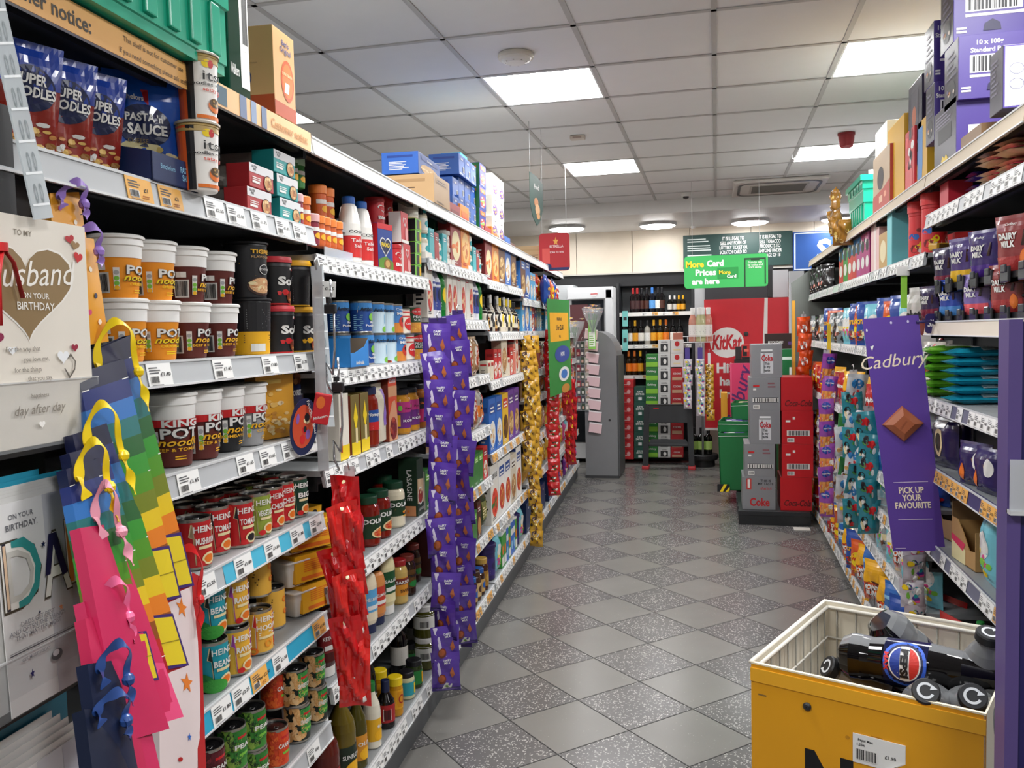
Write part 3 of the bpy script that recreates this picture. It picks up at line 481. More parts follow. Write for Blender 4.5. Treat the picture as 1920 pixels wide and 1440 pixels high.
gbox('b_nb', 'navy biscuit box', '1E2E7A', .11, .18, .05, ['E88A4A', 'C8282A'], ['E8A060'], '1E2E7A')
gbox('b_gn', 'green herb box', '3A7A3A', .1, .16, .05, ['w', 'l'], None, 'D8D8C8')
gbox('b_cr', 'cream and red kitchen roll box', 'E8E2D8', .09, .27, .06, ['C8282A', 'C8282A'], ['C88A5A', 'E8C8A0'], 'E8E0D4', tc='k')
gbox('b_ro', 'red and white foil box', 'D8D4CC', .07, .25, .06, ['C8282A', 'C8282A'], None, 'C8282A')
gbox('b_pk', 'salmon pink box', 'D8786A', .09, .19, .05, ['E8A898', 'C8504A'], None, 'D8786A')
gbox('b_te', 'teal baking box', '4AB0B8', .07, .13, .05, ['w', '2A8A98'], None, '4AB0B8')
gbox('b_sm', 'small red baking box', 'A82A2A', .07, .12, .05, ['w', '7A1E1E'], None, 'A82A2A')
gbox('b_ey', 'small cream box with red stripe', 'E0D6C0', .08, .11, .05, ['C8282A', 'C8282A'], None, 'E0D6C0', tc='N')
gbox('b_gg', 'dark green tea carton', '1E4A34', .2, .2, .16, ['1E4A34', '14382A'], None, '1E4A34', tc='l')
gbox('b_bl', 'light blue wafer box', '5AA8D8', .12, .2, .06, ['w', 'E8A04A'], ['E8B04A', 'w'], '4A98C8')
gbox('b_je', 'navy crackers box', '142A5A', .2, .2, .1, ['142A5A', '142A5A'], None, '142A5A', txt='ions', tc='w')
gbox('b_ch', 'cocoa carton in dark brown', '4A2418', .09, .19, .07, ['C98A4A', '7A1E1E'], ['C98A4A'], '5A2A1A')
gjar('j_co', 'coffee jar with blue lid', .04, .14, '3A1E10', 'b', 'C8A060'); gjar('j_cb', 'coffee jar with brown lid', .04, .15, '4A2A18', '4A2A18', 'D8B87A')
gjar('j_cg', 'coffee jar with gold lid', .042, .17, '4A2412', 'C9A04A', 'A8782A'); gjar('j_te', 'small jar with teal lid', .03, .1, 'D8D0B8', 't', 'E8E8E0')
gjar('j_dk', 'dark sauce bottle', .028, .19, '1A1010', 'k', 'E0D8C8', 'bottle', 'sauce_bottle', 'sauce', .78); gjar('j_dy', 'dark bottle with yellow cap', .028, .2, '18120E', 'Y', 'E8D8A0', 'bottle', 'sauce_bottle', 'sauce', .78)
gjar('j_db', 'brown spice bottle', .024, .13, '5A2A12', 'k', 'C9A05A', 'bottle', 'sauce_bottle', 'sauce', .78); gjar('j_wh', 'white capped vinegar bottle', .03, .21, 'B8B0A0', 'w', '2A2A2C', 'bottle', 'sauce_bottle', 'sauce', .78)
gjar('lem', 'green lemon juice bottle with yellow cap', .036, .26, '0E7A2A', 'Y', '0E7A2A', 'bottle', 'juice_bottle', 'oil', .86, .15)
gjar('stb', 'striped white and blue bottle', .038, .25, 'E0E0E8', 'B', '3A4A9A', 'bottle', 'juice_bottle', 'oil', .88, .3)
gjar('jcl', 'clear tub of cake sprinkles', .032, .075, 'D8CFC0', 'C8C4BC', 'E8E4DC', 'tub', 'sprinkles_tub', 'shaker', .76)
gjar('ptub', 'purple cocoa tub', .065, .2, '2A1E5A', '2A1E5A', '3A2A78', 'tub', 'cocoa_tub', 'shaker', .9, .3)
prod('jcar', 'juice_carton', 'carton', 'green juice carton with white cap', lambda: (lambda b: (b.box(-.035, -.035, 0, .035, .035, .19, '3A9A3A', .002), b.prism([(-.035, .19), (.035, .19), (.035, .2), (-.035, .215)], -.035, .035, 'w'), b.lathe([(.012, 0), (.012, .02), (.001, .021)], 'w', 12, c=(-.01, -.015, .2)), decals(b, [('r', -.9, .05, .9, .3, 'w'), ('c', 0, .5, .6, .14, 'o')], lambda u, v, q: (u*.035, -.035-q, v*.2), .07, .2), [('carton', b.mesh('carton'), None)])[-1])(MB()), .07, .215, .07)
prod('jcab', 'juice_carton', 'carton', 'blue milk carton with white cap', lambda: (lambda b: (b.box(-.035, -.035, 0, .035, .035, .2, '2A6AC8', .002), b.prism([(-.035, .2), (.035, .2), (.035, .21), (-.035, .225)], -.035, .035, 'w'), b.lathe([(.012, 0), (.012, .02), (.001, .021)], 'w', 12, c=(-.01, -.015, .21)), decals(b, [('r', -.9, .6, .9, .8, 'w'), ('c', 0, .3, .6, .14, 'L')], lambda u, v, q: (u*.035, -.035-q, v*.2), .07, .2), [('carton', b.mesh('carton'), None)])[-1])(MB()), .07, .225, .07)
# bags
CD = lambda top, acc, txt='DAIRY MILK', c='w': [('r', -.95, .06, .95, .34, acc), ('t', 'Cadbury', 0, .84, .06, 'w', .01, .3), ('t', txt.replace(' ', '\n'), -.15, .62, .14, c, .04), ('p', [(.45, .5), (.6, .75), (.7, .75), (.62, .5)], 'N')]
gbag('dm', 'purple milk chocolate pouch', .13, .16, .035, '37286A', CD(0, '4A2A86'), name='chocolate_pouch', seed=3)
gbag('dm_c', 'purple and yellow caramel chocolate pouch', .13, .16, .04, '4A3A7A', CD(0, 'E8B82A'), name='chocolate_pouch', seed=5)
gbag('dm_o', 'blue biscuit chocolate pouch', .13, .16, .035, '2A4AA8', CD(0, '4A8AD0'), name='chocolate_pouch', seed=6)
gbag('dm_p', 'lilac and pink chocolate pouch', .13, .16, .035, '7A68A8', CD(0, 'E8606A'), name='chocolate_pouch', seed=8)
gbag('dm_b', 'purple and red biscuit chocolate pouch', .14, .17, .035, '8A3A3A', CD(0, 'A83A3A', 'DAIRY MILK')+[('c', .6, .3, .2, .14, 'D8702A')], name='chocolate_pouch', seed=9)
gbag('dm_r', 'dark purple and crimson chocolate pouch', .12, .15, .03, '2A1E4A', CD(0, '7A1E3A'), name='chocolate_pouch', seed=10)
gbag('pas_b', 'blue pasta and sauce pouch', .15, .19, .03, '1E5AC0', [('p', [(-.9, .66), (.1, .7), (.1, .84), (-.9, .82)], 'B01E2A'), ('t', 'Batchelors', -.4, .73, .07, 'w', .02, 0, .9), ('c', -.02, .5, .68, .2, '14224E'), ('t', "PASTA 'n'", .0, .54, .1, 'w', .03, 0, 1.25), ('t', 'SAUCE', .05, .42, .13, 'w', .04, 0, 1.2), ('p', [(-.8, .04), (.9, .02), (.9, .22), (.3, .33), (-.5, .34), (-.8, .26)], 'E8DDA8'), ('blob', .1, .17, .75, .14, 30, ['E8D890', 'D8C070', 'F4ECC0']), ('t', 'CHEESE', -.2, .33, .06, '6E5A2A', .01), ('p', [(-1, 0), (-.6, 0), (-.7, .3), (-1, .4)], '2E8A3A')], bands=[(0, .08, '2A5A9A')], seed=12, name='pasta_pouch', wr=.006, flatb=True)
gbag('pas_r', 'red and blue savoury rice pouch', .15, .19, .035, '8A2418', [('r', -.95, .62, .95, 1, '1E3E9A'), ('c', 0, .6, .7, .2, 'B'), ('t', 'SUPER\nNOODLES', 0, .64, .12, 'w', .03), ('blob', .1, .18, .8, .15, 24, ['C98A4A', '8A5A1A', 'D8B060', 'w'])], bands=[(.6, 1, '1E3E9A')], seed=14, name='rice_pouch', wr=.006, flatb=True)
gbag('bis', 'clear bag of brown biscuits', .14, .2, .05, 'B08A60', [('r', -.3, .1, .4, .9, 'C83A2A'), ('blob', 0, .5, .9, .4, 20, ['E0D8CC', '9A6A3A'])], seed=16)
gbag('bis2', 'silver and orange sweet bag', .13, .2, .05, 'B8B0A8', [('r', -.9, .3, .9, .6, 'E8802A'), ('blob', 0, .5, .9, .4, 20, ['w', 'r', 'k'])], seed=17)
gbag('bgr', 'dark green crisp bag', .17, .24, .07, '2E3E1E', [('r', -.6, .3, .6, .7, '8A8A4A'), ('ln', -.5, .35, .5, .6, 4, 'c')], seed=18)
gbag('bpk', 'pink and white sweet bag', .13, .19, .05, 'D84A8A', [('c', 0, .5, .7, .2, 'w'), ('blob', 0, .25, .8, .18, 14, ['w', 'k', 'u'])], seed=19)
gbag('bgo', 'clear golden sweets bag', .14, .2, .05, 'C89A3A', [('blob', 0, .45, .9, .35, 30, ['E8C86A', 'B87A1E', 'F0E0A0', '8A5A1A']), ('r', -.8, .8, .8, .95, 'w')], seed=20)
gbag('bor', 'orange snack bag', .15, .22, .06, 'D8581E', [('c', 0, .5, .8, .2, 'Y'), ('t', 'Wotsits', 0, .46, .14, 'r', .04, .1, 1.4), ('blob', 0, .18, .8, .12, 14, ['y', 'o'])], seed=21)
gbag('bre', 'red maltballs bag', .15, .2, .06, 'B81E1E', [('t', 'Maltesers', 0, .55, .16, 'w', .04, .1, 1.6), ('blob', 0, .25, .7, .15, 12, ['6B3B22', '8A4A2A', 'c'])], seed=22)
gbag('bte', 'pale teal sweet bag', .13, .22, .05, '7AC8D8', [('c', 0, .55, .7, .2, 'w'), ('blob', 0, .3, .8, .2, 14, ['i', 'Y', 'l'])], seed=23)
gbag('bbl', 'blue crisp bag', .17, .24, .07, '1E4AA0', [('t', 'crunch', .1, .5, .2, 'y', .04, .2, 1.6), ('blob', 0, .2, .8, .14, 14, ['n', 'r', 'c'])], seed=24)
gbag('bbk', 'black snack bag', .16, .2, .06, '1A1A1C', [('ln', -.7, .06, .7, .25, 2, 'w'), ('c', -.3, .3, .12, .08, 'D87A6A')], seed=25, wr=.009)
gbag('blg', 'silver grey snack bag', .15, .2, .06, '8A9498', [('blob', 0, .5, .9, .4, 18, ['k', 'w', 'n', 's']), ('r', -.6, .4, .4, .55, 'c')], seed=26, wr=.009)
gbag('bwb', 'white and black chocolate bag', .18, .26, .08, 'C8C4C0', [('t', 'bebeto', 0, .5, .2, 'k', .05, 0, 1.5), ('c', .7, .4, .35, .16, 'm')], seed=27)
gbag('bye', 'yellow corn snack bag', .17, .23, .07, 'F0B01E', [('r', -.9, .05, .9, .5, 'D8501E'), ('c', .1, .35, .85, .2, '5A2010'), ('t', 'MONSTER\nMUNCH', .1, .36, .14, 'w', .05, 0, 1.5)], seed=28, wr=.008)
gbag('bcb', 'blue striped crisp bag', .14, .26, .07, '2A6AB8', [('r', -1, .3, 1, .36, 'L'), ('r', -1, .5, 1, .56, 'L'), ('r', -1, .7, 1, .76, 'L'), ('r', -.7, .36, .7, .56, 'w'), ('t', 'NIK NAKS', 0, .42, .12, 'k', .04, 0, 1.2)], seed=29)
gbag('bpy', 'purple and green chew bag', .14, .18, .05, '6A2A8A', [('blob', 0, .5, .9, .4, 20, ['p', 'l', 'i', 'w'])], seed=30, wr=.008)
# hanging clip-strip packets
gbag('h_dm', 'purple chocolate bag', .115, .165, .022, '5636A0', [('r', -.98, .0, .98, .1, '2E1E66'), ('c', -.28, .34, .30, .13, '7A3014'), ('c', -.30, .36, .22, .09, 'B05A30'), ('p', [(-.85, .98), (-.55, .98), (-.3, .5), (-.48, .42)], 'D8D0E8'), ('p', [(-.3, .06), (.35, .1), (.45, .2), (.0, .25), (-.15, .18)], 'w'), ('c', .05, .15, .12, .03, '6AA03A'), ('t', 'DAIRY\nMILK', .15, .80, .07, 'w', .02), ('p', [(.3, .5), (.5, .66), (.65, .45), (.45, .36)], 'C06A3A')], name='hanging_chocolate_bag', seed=31, lo=True)
for q_, (k_, c_) in enumerate((('h_rd', 'D0141C'), ('h_rd2', 'B81018'), ('h_rd3', 'DC2420'))): gbag(k_, 'crumpled red sweets bag', .088, .21, .028, c_, [('r', -.1+.3*q_, .08, .12+.3*q_, .16, 'w'), ('c', .5, .2+.2*q_, .12, .03, 'w'), ('ln', -.6, .3, -.1, .5, 6, 'E86A6A'), ('c', 0, .93, .12, .02, 'c')], name='hanging_sweet_bag', seed=32+q_*7, wr=.018, nolo=1)
gbag('h_go', 'gold and brown sweets bag', .09, .12, .03, 'C8982A', [('blob', 0, .5, .9, .4, 10, ['F2DC8A', '3A1E10', 'w', '4A1E4A', '2A160C'])], name='hanging_sweet_bag', seed=33, wr=.008, lo=True)
gbag('h_rg', 'red and green sweets bag', .10, .11, .03, 'C81E22', [('blob', .1, .4, .8, .3, 8, ['3A7A2A', 'E83A2A', 'w', '1A3A1A'])], name='hanging_sweet_bag', seed=34, wr=.007, lo=True)
gbag('h_rr', 'red strawberry liquorice bag', .09, .16, .03, 'B8121C', [('blob', .2, .5, .6, .4, 6, ['E83A3A', '7A0A12', 'Y'])], name='hanging_sweet_bag', seed=35, wr=.008, lo=True)
gbag('h_or', 'orange snack bag with white panel', .11, .16, .035, 'E0501A', [('c', -.1, .4, .5, .22, 'w'), ('blob', -.1, .4, .4, .17, 7, ['k', 'n', 'r', 'w'])], name='hanging_snack_bag', seed=36, wr=.016, lo=True)
gbag('h_po', 'purple and orange snack bag', .10, .20, .03, '9A4AA8', [('r', -.9, .05, .9, .5, 'E89A4A'), ('c', 0, .78, .6, .12, '2A4AA8'), ('t', 'Squashies', 0, .76, .07, 'w', .02, 0, 1.3), ('blob', 0, .3, .8, .2, 10, ['E8703A', 'F0C890', 'w'])], name='hanging_sweet_bag', seed=37, wr=.006, lo=True)
gbag('h_tw', 'teal and white sweets bag', .11, .17, .03, '2A8A9A', [('blob', -.2, .45, .8, .4, 14, ['w', 'k', 'r', '3A8A3A', 'c'])], name='hanging_sweet_bag', seed=38, wr=.008, lo=True)
gbag('h_tw2', 'white and blue sweets bag', .11, .17, .03, 'D0D4D8', [('c', 0, .7, .6, .16, '2A7AB8'), ('blob', 0, .3, .8, .25, 12, ['n', 'w', 'r', 'C89A5A'])], name='hanging_sweet_bag', seed=46, wr=.008, lo=True)
gbag('h_tw3', 'green and red sweets bag', .10, .15, .03, '2E7A3A', [('blob', 0, .45, .8, .35, 12, ['r', 'w', 'k', 'Y'])], name='hanging_sweet_bag', seed=47, wr=.008, lo=True)
gbag('h_mc', 'multicoloured chews bag', .09, .12, .03, 'C8C0C8', [('blob', 0, .5, .9, .45, 12, ['p', 'i', 't', 'Y', 'w', 'l'])], name='hanging_sweet_bag', seed=39, wr=.006, lo=True)
# ------------------------------------------------------------------ placing
def parts_of(key):
    p = PD[key]
    if p['parts'] is None: p['parts'] = p['build']()
    return p['parts']
XF = {'L': -.95, 'R': .76}
LOG = []
def pos(side, xin, y, z):
    return Lw(XF['L']-xin, y, z) if side == 'L' else (XF['R']+xin, y, z)
def rot(side): return LA+PI/2 if side == 'L' else -PI/2
def put(side, key, y, z, shelf, xin=None, rz=0, sc=1.0, rx=0, tier='', ry=0, grp=None):
    p = PD[key]
    if xin is None: xin = .015+p['d']/2
    if isinstance(sc, (int, float)): sc = (sc, sc, sc)
    o = inst(parts_of(key), p['name'], pos(side, xin, y, z), rot(side)+rz, sc, rx, ry)
    o['category'] = p['cat']; LOG.append((shelf, tier, p['desc'], y, o, grp)); return o
def yl(px, X, z, py=None):
    """y on the left gondola (its own frame) where the vertical line at px crosses plane X at height z"""
    py = 620 if py is None else py
    for _ in range(4):
        y, zz = at_l(px, py, X)
        wv = Vector(Lw(X, y, z))-Vector((0, 0, CH)); dd = wv.dot(_f); py = 720-FPX*wv.dot(CU)/dd
    return y
def yr(px, X, z):
    py = 620
    for _ in range(4):
        y, zz = at_x(px, py, X); wv = Vector((X, y, z))-Vector((0, 0, CH)); py = 720-FPX*wv.dot(CU)/wv.dot(_f)
    return y
def rowpx(side, z, shelf, items, tier='', xin=None):
    for it in items:
        key, px = it[0], it[1]; kw = dict(it[2]) if len(it) > 2 else {}
        p = PD[key]; xi = kw.pop('xin', xin); xi = .015+p['d']/2 if xi is None else xi
        X = XF['L']-xi if side == 'L' else XF['R']+xi; dz = kw.pop('dz', 0)
        y = (yl if side == 'L' else yr)(px, X, z+dz+p['h']/2)
        if side == 'L' and 'rz' not in kw: kw['rz'] = {'tin': -.42, 'noodle pot': -.12, 'jar': -.4, 'bottle': -.35, 'drum': -.3}.get(p['cat'], 0)-(.25 if key[:2] == 'v_' else 0)
        put(side, key, y, z+dz, shelf, xi, tier=tier, **kw)
def fill(side, z, shelf, y0, y1, seq, gap=.004, stack=None, jit=0):
    y = y0; i = 0
    while True:
        key = seq[i % len(seq)]; i += 1
        k, n = key if isinstance(key, tuple) else (key, 1)
        p = PD[k]
        if y+p['w'] > y1: break
        for t in range(n):
            put(side, k, y+p['w']/2, z+t*(p['h']+.001), shelf, rz=.55+(rnd.random()-.5)*.35 if jit else (rnd.random()-.5)*.03, tier=('' if n == 1 else ('bottom of stack', 'second in stack', 'third in stack', 'fourth in stack', 'fifth in stack', 'sixth in stack', 'seventh in stack')[t]))
        y += p['w']+gap
ORD = ['first', 'second', 'third', 'fourth', 'fifth', 'sixth', 'seventh', 'eighth', 'ninth', 'tenth', 'eleventh', 'twelfth', '13th', '14th', '15th', '16th', '17th', '18th', '19th', '20th', '21st', '22nd', '23rd', '24th', '25th', '26th', '27th', '28th']
def finish_labels():
    groups = {}
    for sh, ti, de, y, o, g in LOG: groups.setdefault((sh, ti, de), []).append((y, o, g))
    for (sh, ti, de), L in groups.items():
        vert = ti == 'V'; L.sort(key=lambda a: a[0]); t = (', '+ti) if ti and not vert else ''
        for i, (y, o, g) in enumerate(L):
            o['label'] = (f"{de}, {ORD[i]} down, {sh}" if vert else f"{de}{t}, {sh}" if len(L) == 1 else f"{de}{t}, {ORD[i]} from near end, {sh}")
            if len(o['label'].split()) > 16: o['label'] = o['label'].replace(' from near end', ' along').replace('wrapped ', '').replace('upper right shelf of bars', 'upper right shelf')
            if len(L) > 1 or g: o['group'] = g or f"{PD_plural(de)} on {sh}"
def PD_plural(d): return d
# ------------------------------------------------------------------ price tickets and shelves
TK = {}
def ticket(kind):
    if kind not in TK:
        b = MB(); col = {'o': 'F0B45A', 'w': 'F2F2F0'}[kind[0]]; tx = kind[1:]
        b.box(-.026, -.0012, .003, .026, 0, .044, col)
        decals(b, [('ln', -.85, .55, .1, .9, 3, '55565A'), ('bar', -.8, .14, -.15, .42), ('t', tx, .45, .42, .24, '1A1A1C', .02), ('ln', -.8, .02, .2, .08, 1, '77787C')] + ([('ln', .1, .12, .8, .3, 2, 'A8641E')] if kind[0] == 'o' else []),
               lambda u, v, q: (u*.026, -.0012-q, .003+v*.041), .052, .041)
        TK[kind] = b.mesh('price_ticket')
    return TK[kind]
PR = ['£1.40', '£1.43', '£1.65', '£1.80', '£2.25', '£1.50', '75p', '65p', '£1.00', '£3.25', '£2.50']
WH = mat('E6E7E8', .35); GR = mat('9EA1A4', .4); DK = mat('1C1D20', .5); BD = mat('5C6064', .55)
def shelf(side, y0, y1, zb, label, depth=.44, rail='s', tickets=None, dens=.7, hr=.048, colr=None, lo=False, kinds='w', y00=None, blue=(), tsc=1.2):
    """shelf board with a price rail along the aisle edge; zb = lower edge of the rail"""
    L = y1-y0-.012; yc = (y0+y1)/2
    root = empty('shelf', pos(side, 0, yc, zb), rot(side)); tag(root, label, 'shelf', 'gondola shelves')
    sgn = 1 if side == 'L' else -1
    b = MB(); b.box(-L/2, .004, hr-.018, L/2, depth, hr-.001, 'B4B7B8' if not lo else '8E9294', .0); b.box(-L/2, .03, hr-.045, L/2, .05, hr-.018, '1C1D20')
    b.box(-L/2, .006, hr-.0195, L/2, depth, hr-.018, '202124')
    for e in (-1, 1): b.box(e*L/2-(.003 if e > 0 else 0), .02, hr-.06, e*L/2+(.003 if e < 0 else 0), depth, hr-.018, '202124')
    ob('shelf_board', b, root)
    r = MB(); rc = mat('B8BBBE', .35) if rail == 's' else tocol(rail)
    r.add([(-L/2, -.006, 0), (L/2, -.006, 0), (L/2, .002, hr), (-L/2, .002, hr), (-L/2, .004, 0), (L/2, .004, 0), (L/2, .012, hr), (-L/2, .012, hr)],
          [(0, 1, 2, 3), (5, 4, 7, 6), (4, 5, 1, 0), (3, 2, 6, 7), (4, 0, 3, 7), (1, 5, 6, 2)], rc)
    r.box(-L/2, -.008, -.001, L/2, -.004, .003, WH); r.box(-L/2, -.001, hr-.003, L/2, .004, hr+.002, 'D4D6D8')
    for b0, b1, bc in blue: r.add([((b0-yc)*sgn, -.0068, .004), ((b1-yc)*sgn, -.0068, .004), ((b1-yc)*sgn, .001, hr-.004), ((b0-yc)*sgn, .001, hr-.004)], [(0, 1, 2, 3) if sgn > 0 else (3, 2, 1, 0)], bc)
    ob('price_rail', r, root)
    if tickets is None:
        tickets = []; y = y0+.04
        while y < y1-.04:
            if rnd.random() < dens: tickets.append((y, ('o' if (kinds == 'o' or (kinds == 'm' and rnd.random() < .3)) else 'w')+rnd.choice(PR)))
            y += .066
    ang = math.atan2(.008, hr)
    for y, k in tickets:
        if not (y0 < y < y1): continue
        t = ob('price_ticket', ticket(k), root); t.scale = (tsc, 1, 1.03); t.location = ((y-yc)*sgn, -.0075, 0); t.rotation_euler = (-ang, 0, 0)
    return root
# ------------------------------------------------------------------ room
CZ = 2.895
def floor_mat():
    m = bpy.data.materials.new('floor_tiles'); m.use_nodes = True; nt = m.node_tree; N = nt.nodes.new; Lk = nt.links.new
    b = nt.nodes['Principled BSDF']
    def mth(op, a, b_=None, c=None):
        n = N('ShaderNodeMath'); n.operation = op
        for i, x in enumerate((a, b_, c)):
            if x is None: continue
            if isinstance(x, (int, float)): n.inputs[i].default_value = x
            else: Lk(x, n.inputs[i])
        return n.outputs[0]
    tc = N('ShaderNodeTexCoord'); sp = N('ShaderNodeSeparateXYZ'); Lk(tc.outputs['Object'], sp.inputs[0])
    px = mth('ADD', sp.outputs[0], .345); py = mth('SUBTRACT', sp.outputs[1], 3.722)
    k = .7071/.3365
    a = mth('MULTIPLY', mth('ADD', px, py), k); c = mth('MULTIPLY', mth('SUBTRACT', px, py), k)
    fa, fc = mth('FLOOR', a), mth('FLOOR', c)
    par = mth('ABSOLUTE', mth('SUBTRACT', mth('MODULO', mth('ADD', mth('ADD', fa, fc), 1000), 2.0), 0))
    ga = mth('ABSOLUTE', mth('SUBTRACT', mth('SUBTRACT', a, fa), .5)); gc = mth('ABSOLUTE', mth('SUBTRACT', mth('SUBTRACT', c, fc), .5))
    grout = mth('GREATER_THAN', mth('MAXIMUM', ga, gc), .4915)
    vo = N('ShaderNodeTexVoronoi'); vo.inputs['Scale'].default_value = 105; vo.inputs['Randomness'].default_value = 1
    no = N('ShaderNodeTexNoise'); no.inputs['Scale'].default_value = 60; Lk(tc.outputs['Object'], no.inputs['Vector'])
    mx = N('ShaderNodeMixRGB'); mx.inputs[0].default_value = .02; Lk(tc.outputs['Object'], mx.inputs[1]); Lk(no.outputs['Color'], mx.inputs[2]); Lk(mx.outputs[0], vo.inputs['Vector'])
    sc = N('ShaderNodeSeparateColor'); Lk(vo.outputs['Color'], sc.inputs[0])
    fl = mth('MULTIPLY', mth('LESS_THAN', vo.outputs['Distance'], .36), mth('GREATER_THAN', sc.outputs[0], .42))
    fls = mth('MULTIPLY', mth('LESS_THAN', vo.outputs['Distance'], .2), mth('GREATER_THAN', sc.outputs[0], .9))
    idx = N('ShaderNodeTexWhiteNoise'); cb = N('ShaderNodeCombineXYZ'); Lk(fa, cb.inputs[0]); Lk(fc, cb.inputs[1]); Lk(cb.outputs[0], idx.inputs['Vector'])
    big = N('ShaderNodeTexNoise'); big.inputs['Scale'].default_value = 3; Lk(tc.outputs['Object'], big.inputs['Vector'])
    def mix(f, a_, b_):
        n = N('ShaderNodeMixRGB')
        for i, x in ((0, f), (1, a_), (2, b_)):
            if isinstance(x, str): n.inputs[i].default_value = rgb(x)
            elif isinstance(x, (int, float)): n.inputs[i].default_value = x
            else: Lk(x, n.inputs[i])
        return n.outputs[0]
    plain = mix(mth('MULTIPLY', fls, .5), mix(mth('MULTIPLY', idx.outputs[0], .5), '767470', '6E6C68'), 'A09E98')
    spk = mix(mth('MULTIPLY', fl, .75), mix(big.outputs[0], '565456', '605E5C'), 'B8B5B0')
    col = mix(par, plain, spk); col = mix(grout, col, '1E1D1C')
    hs = N('ShaderNodeHueSaturation'); Lk(col, hs.inputs['Color']); Lk(mth('ADD', .85, mth('MULTIPLY', big.outputs[0], .3)), hs.inputs['Value'])
    Lk(hs.outputs[0], b.inputs['Base Color'])
    Lk(mth('ADD', .26, mth('MULTIPLY', grout, .5)), b.inputs['Roughness'])
    bp = N('ShaderNodeBump'); bp.inputs['Strength'].default_value = .25; bp.inputs['Distance'].default_value = .002
    Lk(mth('SUBTRACT', 1, grout), bp.inputs['Height']); Lk(bp.outputs[0], b.inputs['Normal'])
    return m
f = MB(); f.add([(-5.5, -3, 0), (5, -3, 0), (5, 13, 0), (-5.5, 13, 0)], [(0, 1, 2, 3)], floor_mat()); struct('floor', f)
# suspended ceiling: tiles between T bars, with openings where the light panels sit
PX0, PY0 = .0, 4.39
def ctile_mat():
    m = mat('E6E5E4', .9, vary=.02).copy(); nt = m.node_tree; no = nt.nodes.new('ShaderNodeTexNoise'); no.inputs['Scale'].default_value = 220
    bp = nt.nodes.new('ShaderNodeBump'); bp.inputs['Strength'].default_value = .2; tc = nt.nodes.new('ShaderNodeTexCoord')
    nt.links.new(tc.outputs['Object'], no.inputs['Vector']); nt.links.new(no.outputs[0], bp.inputs['Height']); nt.links.new(bp.outputs[0], nt.nodes['Principled BSDF'].inputs['Normal']); return m
LIGHTS = [(-2, 0), (-2, 4), (1, 0), (1, 4), (-5, 4), (-5, 0), (-2, -4), (1, -4), (-5, -4), (-2, -8), (1, -8), (4, 0), (4, 4), (4, -4), (-8, 0), (-8, 4)]
cl = MB(); tm = ctile_mat(); EY = 9.02
for i in range(-9, 9):
    for j in range(-12, 8):
        if (i, j) in LIGHTS: continue
        x, y = i*.6, PY0+j*.6; y1 = min(y+.6, EY); e = .003 if (i*7+j*3) % 5 else .0045
        if y1 > y: cl.box(x+.01, y+.01, CZ+e, x+.59, y1-.01, CZ+.02, tm)
struct('ceiling', cl)
tb = MB(); tbm = mat('BDBBB9', .6)
for i in range(-9, 10): tb.box(i*.6-.012, -2.8, CZ-.002, i*.6+.012, EY, CZ+.004, tbm)
for j in range(-12, 8): tb.box(-5.4, PY0+j*.6-.012, CZ-.002, 5.4, PY0+j*.6+.012, CZ+.004, tbm)
struct('trim_1', tb)
roof = MB(); roof.box(-5.5, -3, CZ+.03, 5, EY+.02, CZ+.06, 'BDBBB9'); struct('ceiling_slab', roof)
em = mat('FFFFFF', .5, emit=PANEL_W, vary=0)
for n, (i, j) in enumerate(LIGHTS):
    x, y = i*.6+.3, PY0+j*.6+.3; L = empty('ceiling_light', (x, y, CZ)); near = abs(y) 
    where = {(-2, 0): 'the large one seen overhead in the middle', (-2, 4): 'small one further down the aisle', (1, 0): 'above the right shelves, nearer one', (1, 4): 'above the right shelves, further one by the red sounder'}.get((i, j), f'{"left of the aisle" if x < -1.5 else "out of sight"}, row {j+9} column {i+9}')
    tag(L, f'square white ceiling light panel, {where}', 'ceiling light', 'ceiling light panels')
    fr = MB(); 
    for a in ((-.29, -.29, .29, -.278), (-.29, .278, .29, .29), (-.29, -.278, -.278, .278), (.278, -.278, .29, .278)): fr.box(a[0], a[1], -.001, a[2], a[3], .01, 'E8E8E8')
    ob('frame', fr, L); d = MB(); d.add([(-.278, -.278, .004), (-.278, .278, .004), (.278, .278, .004), (.278, -.278, .004)], [(0, 1, 2, 3)], em); ob('diffuser', d, L)
# lower soffit at the far end
SZ = 2.76
s = MB(); s.box(-5.5, EY, SZ, 5, 13, SZ+.2, 'DEDCDA'); struct('ceiling_soffit', s)
YB = 10.75
wb = MB(); wb.box(-5.5, YB, 0, 5, YB+.1, SZ+.1, 'D9CDBB')
struct('wall_back', wb)
for nm, a in (('wall_left', (-4.6, -3, 0, -4.5, 13, 3)), ('wall_right', (4.4, -3, 0, 4.5, 13, 3)), ('wall_front', (-5, -2.9, 0, 5, -2.8, 3))):
    b = MB(); b.box(*a, 'C9C4BC'); struct(nm, b)
# bulkhead above the far wall: cream cladding panels with a black fascia below
b = MB()
xs = [-4.5, -2.6, -1.66, -.98, -.30, .40, 1.1, 1.8, 2.6, 3.4]
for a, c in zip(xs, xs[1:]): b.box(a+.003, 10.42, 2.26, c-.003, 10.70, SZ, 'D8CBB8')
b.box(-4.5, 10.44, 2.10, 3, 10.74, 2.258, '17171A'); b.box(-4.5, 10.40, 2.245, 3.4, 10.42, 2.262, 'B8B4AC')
struct('trim_2', b)
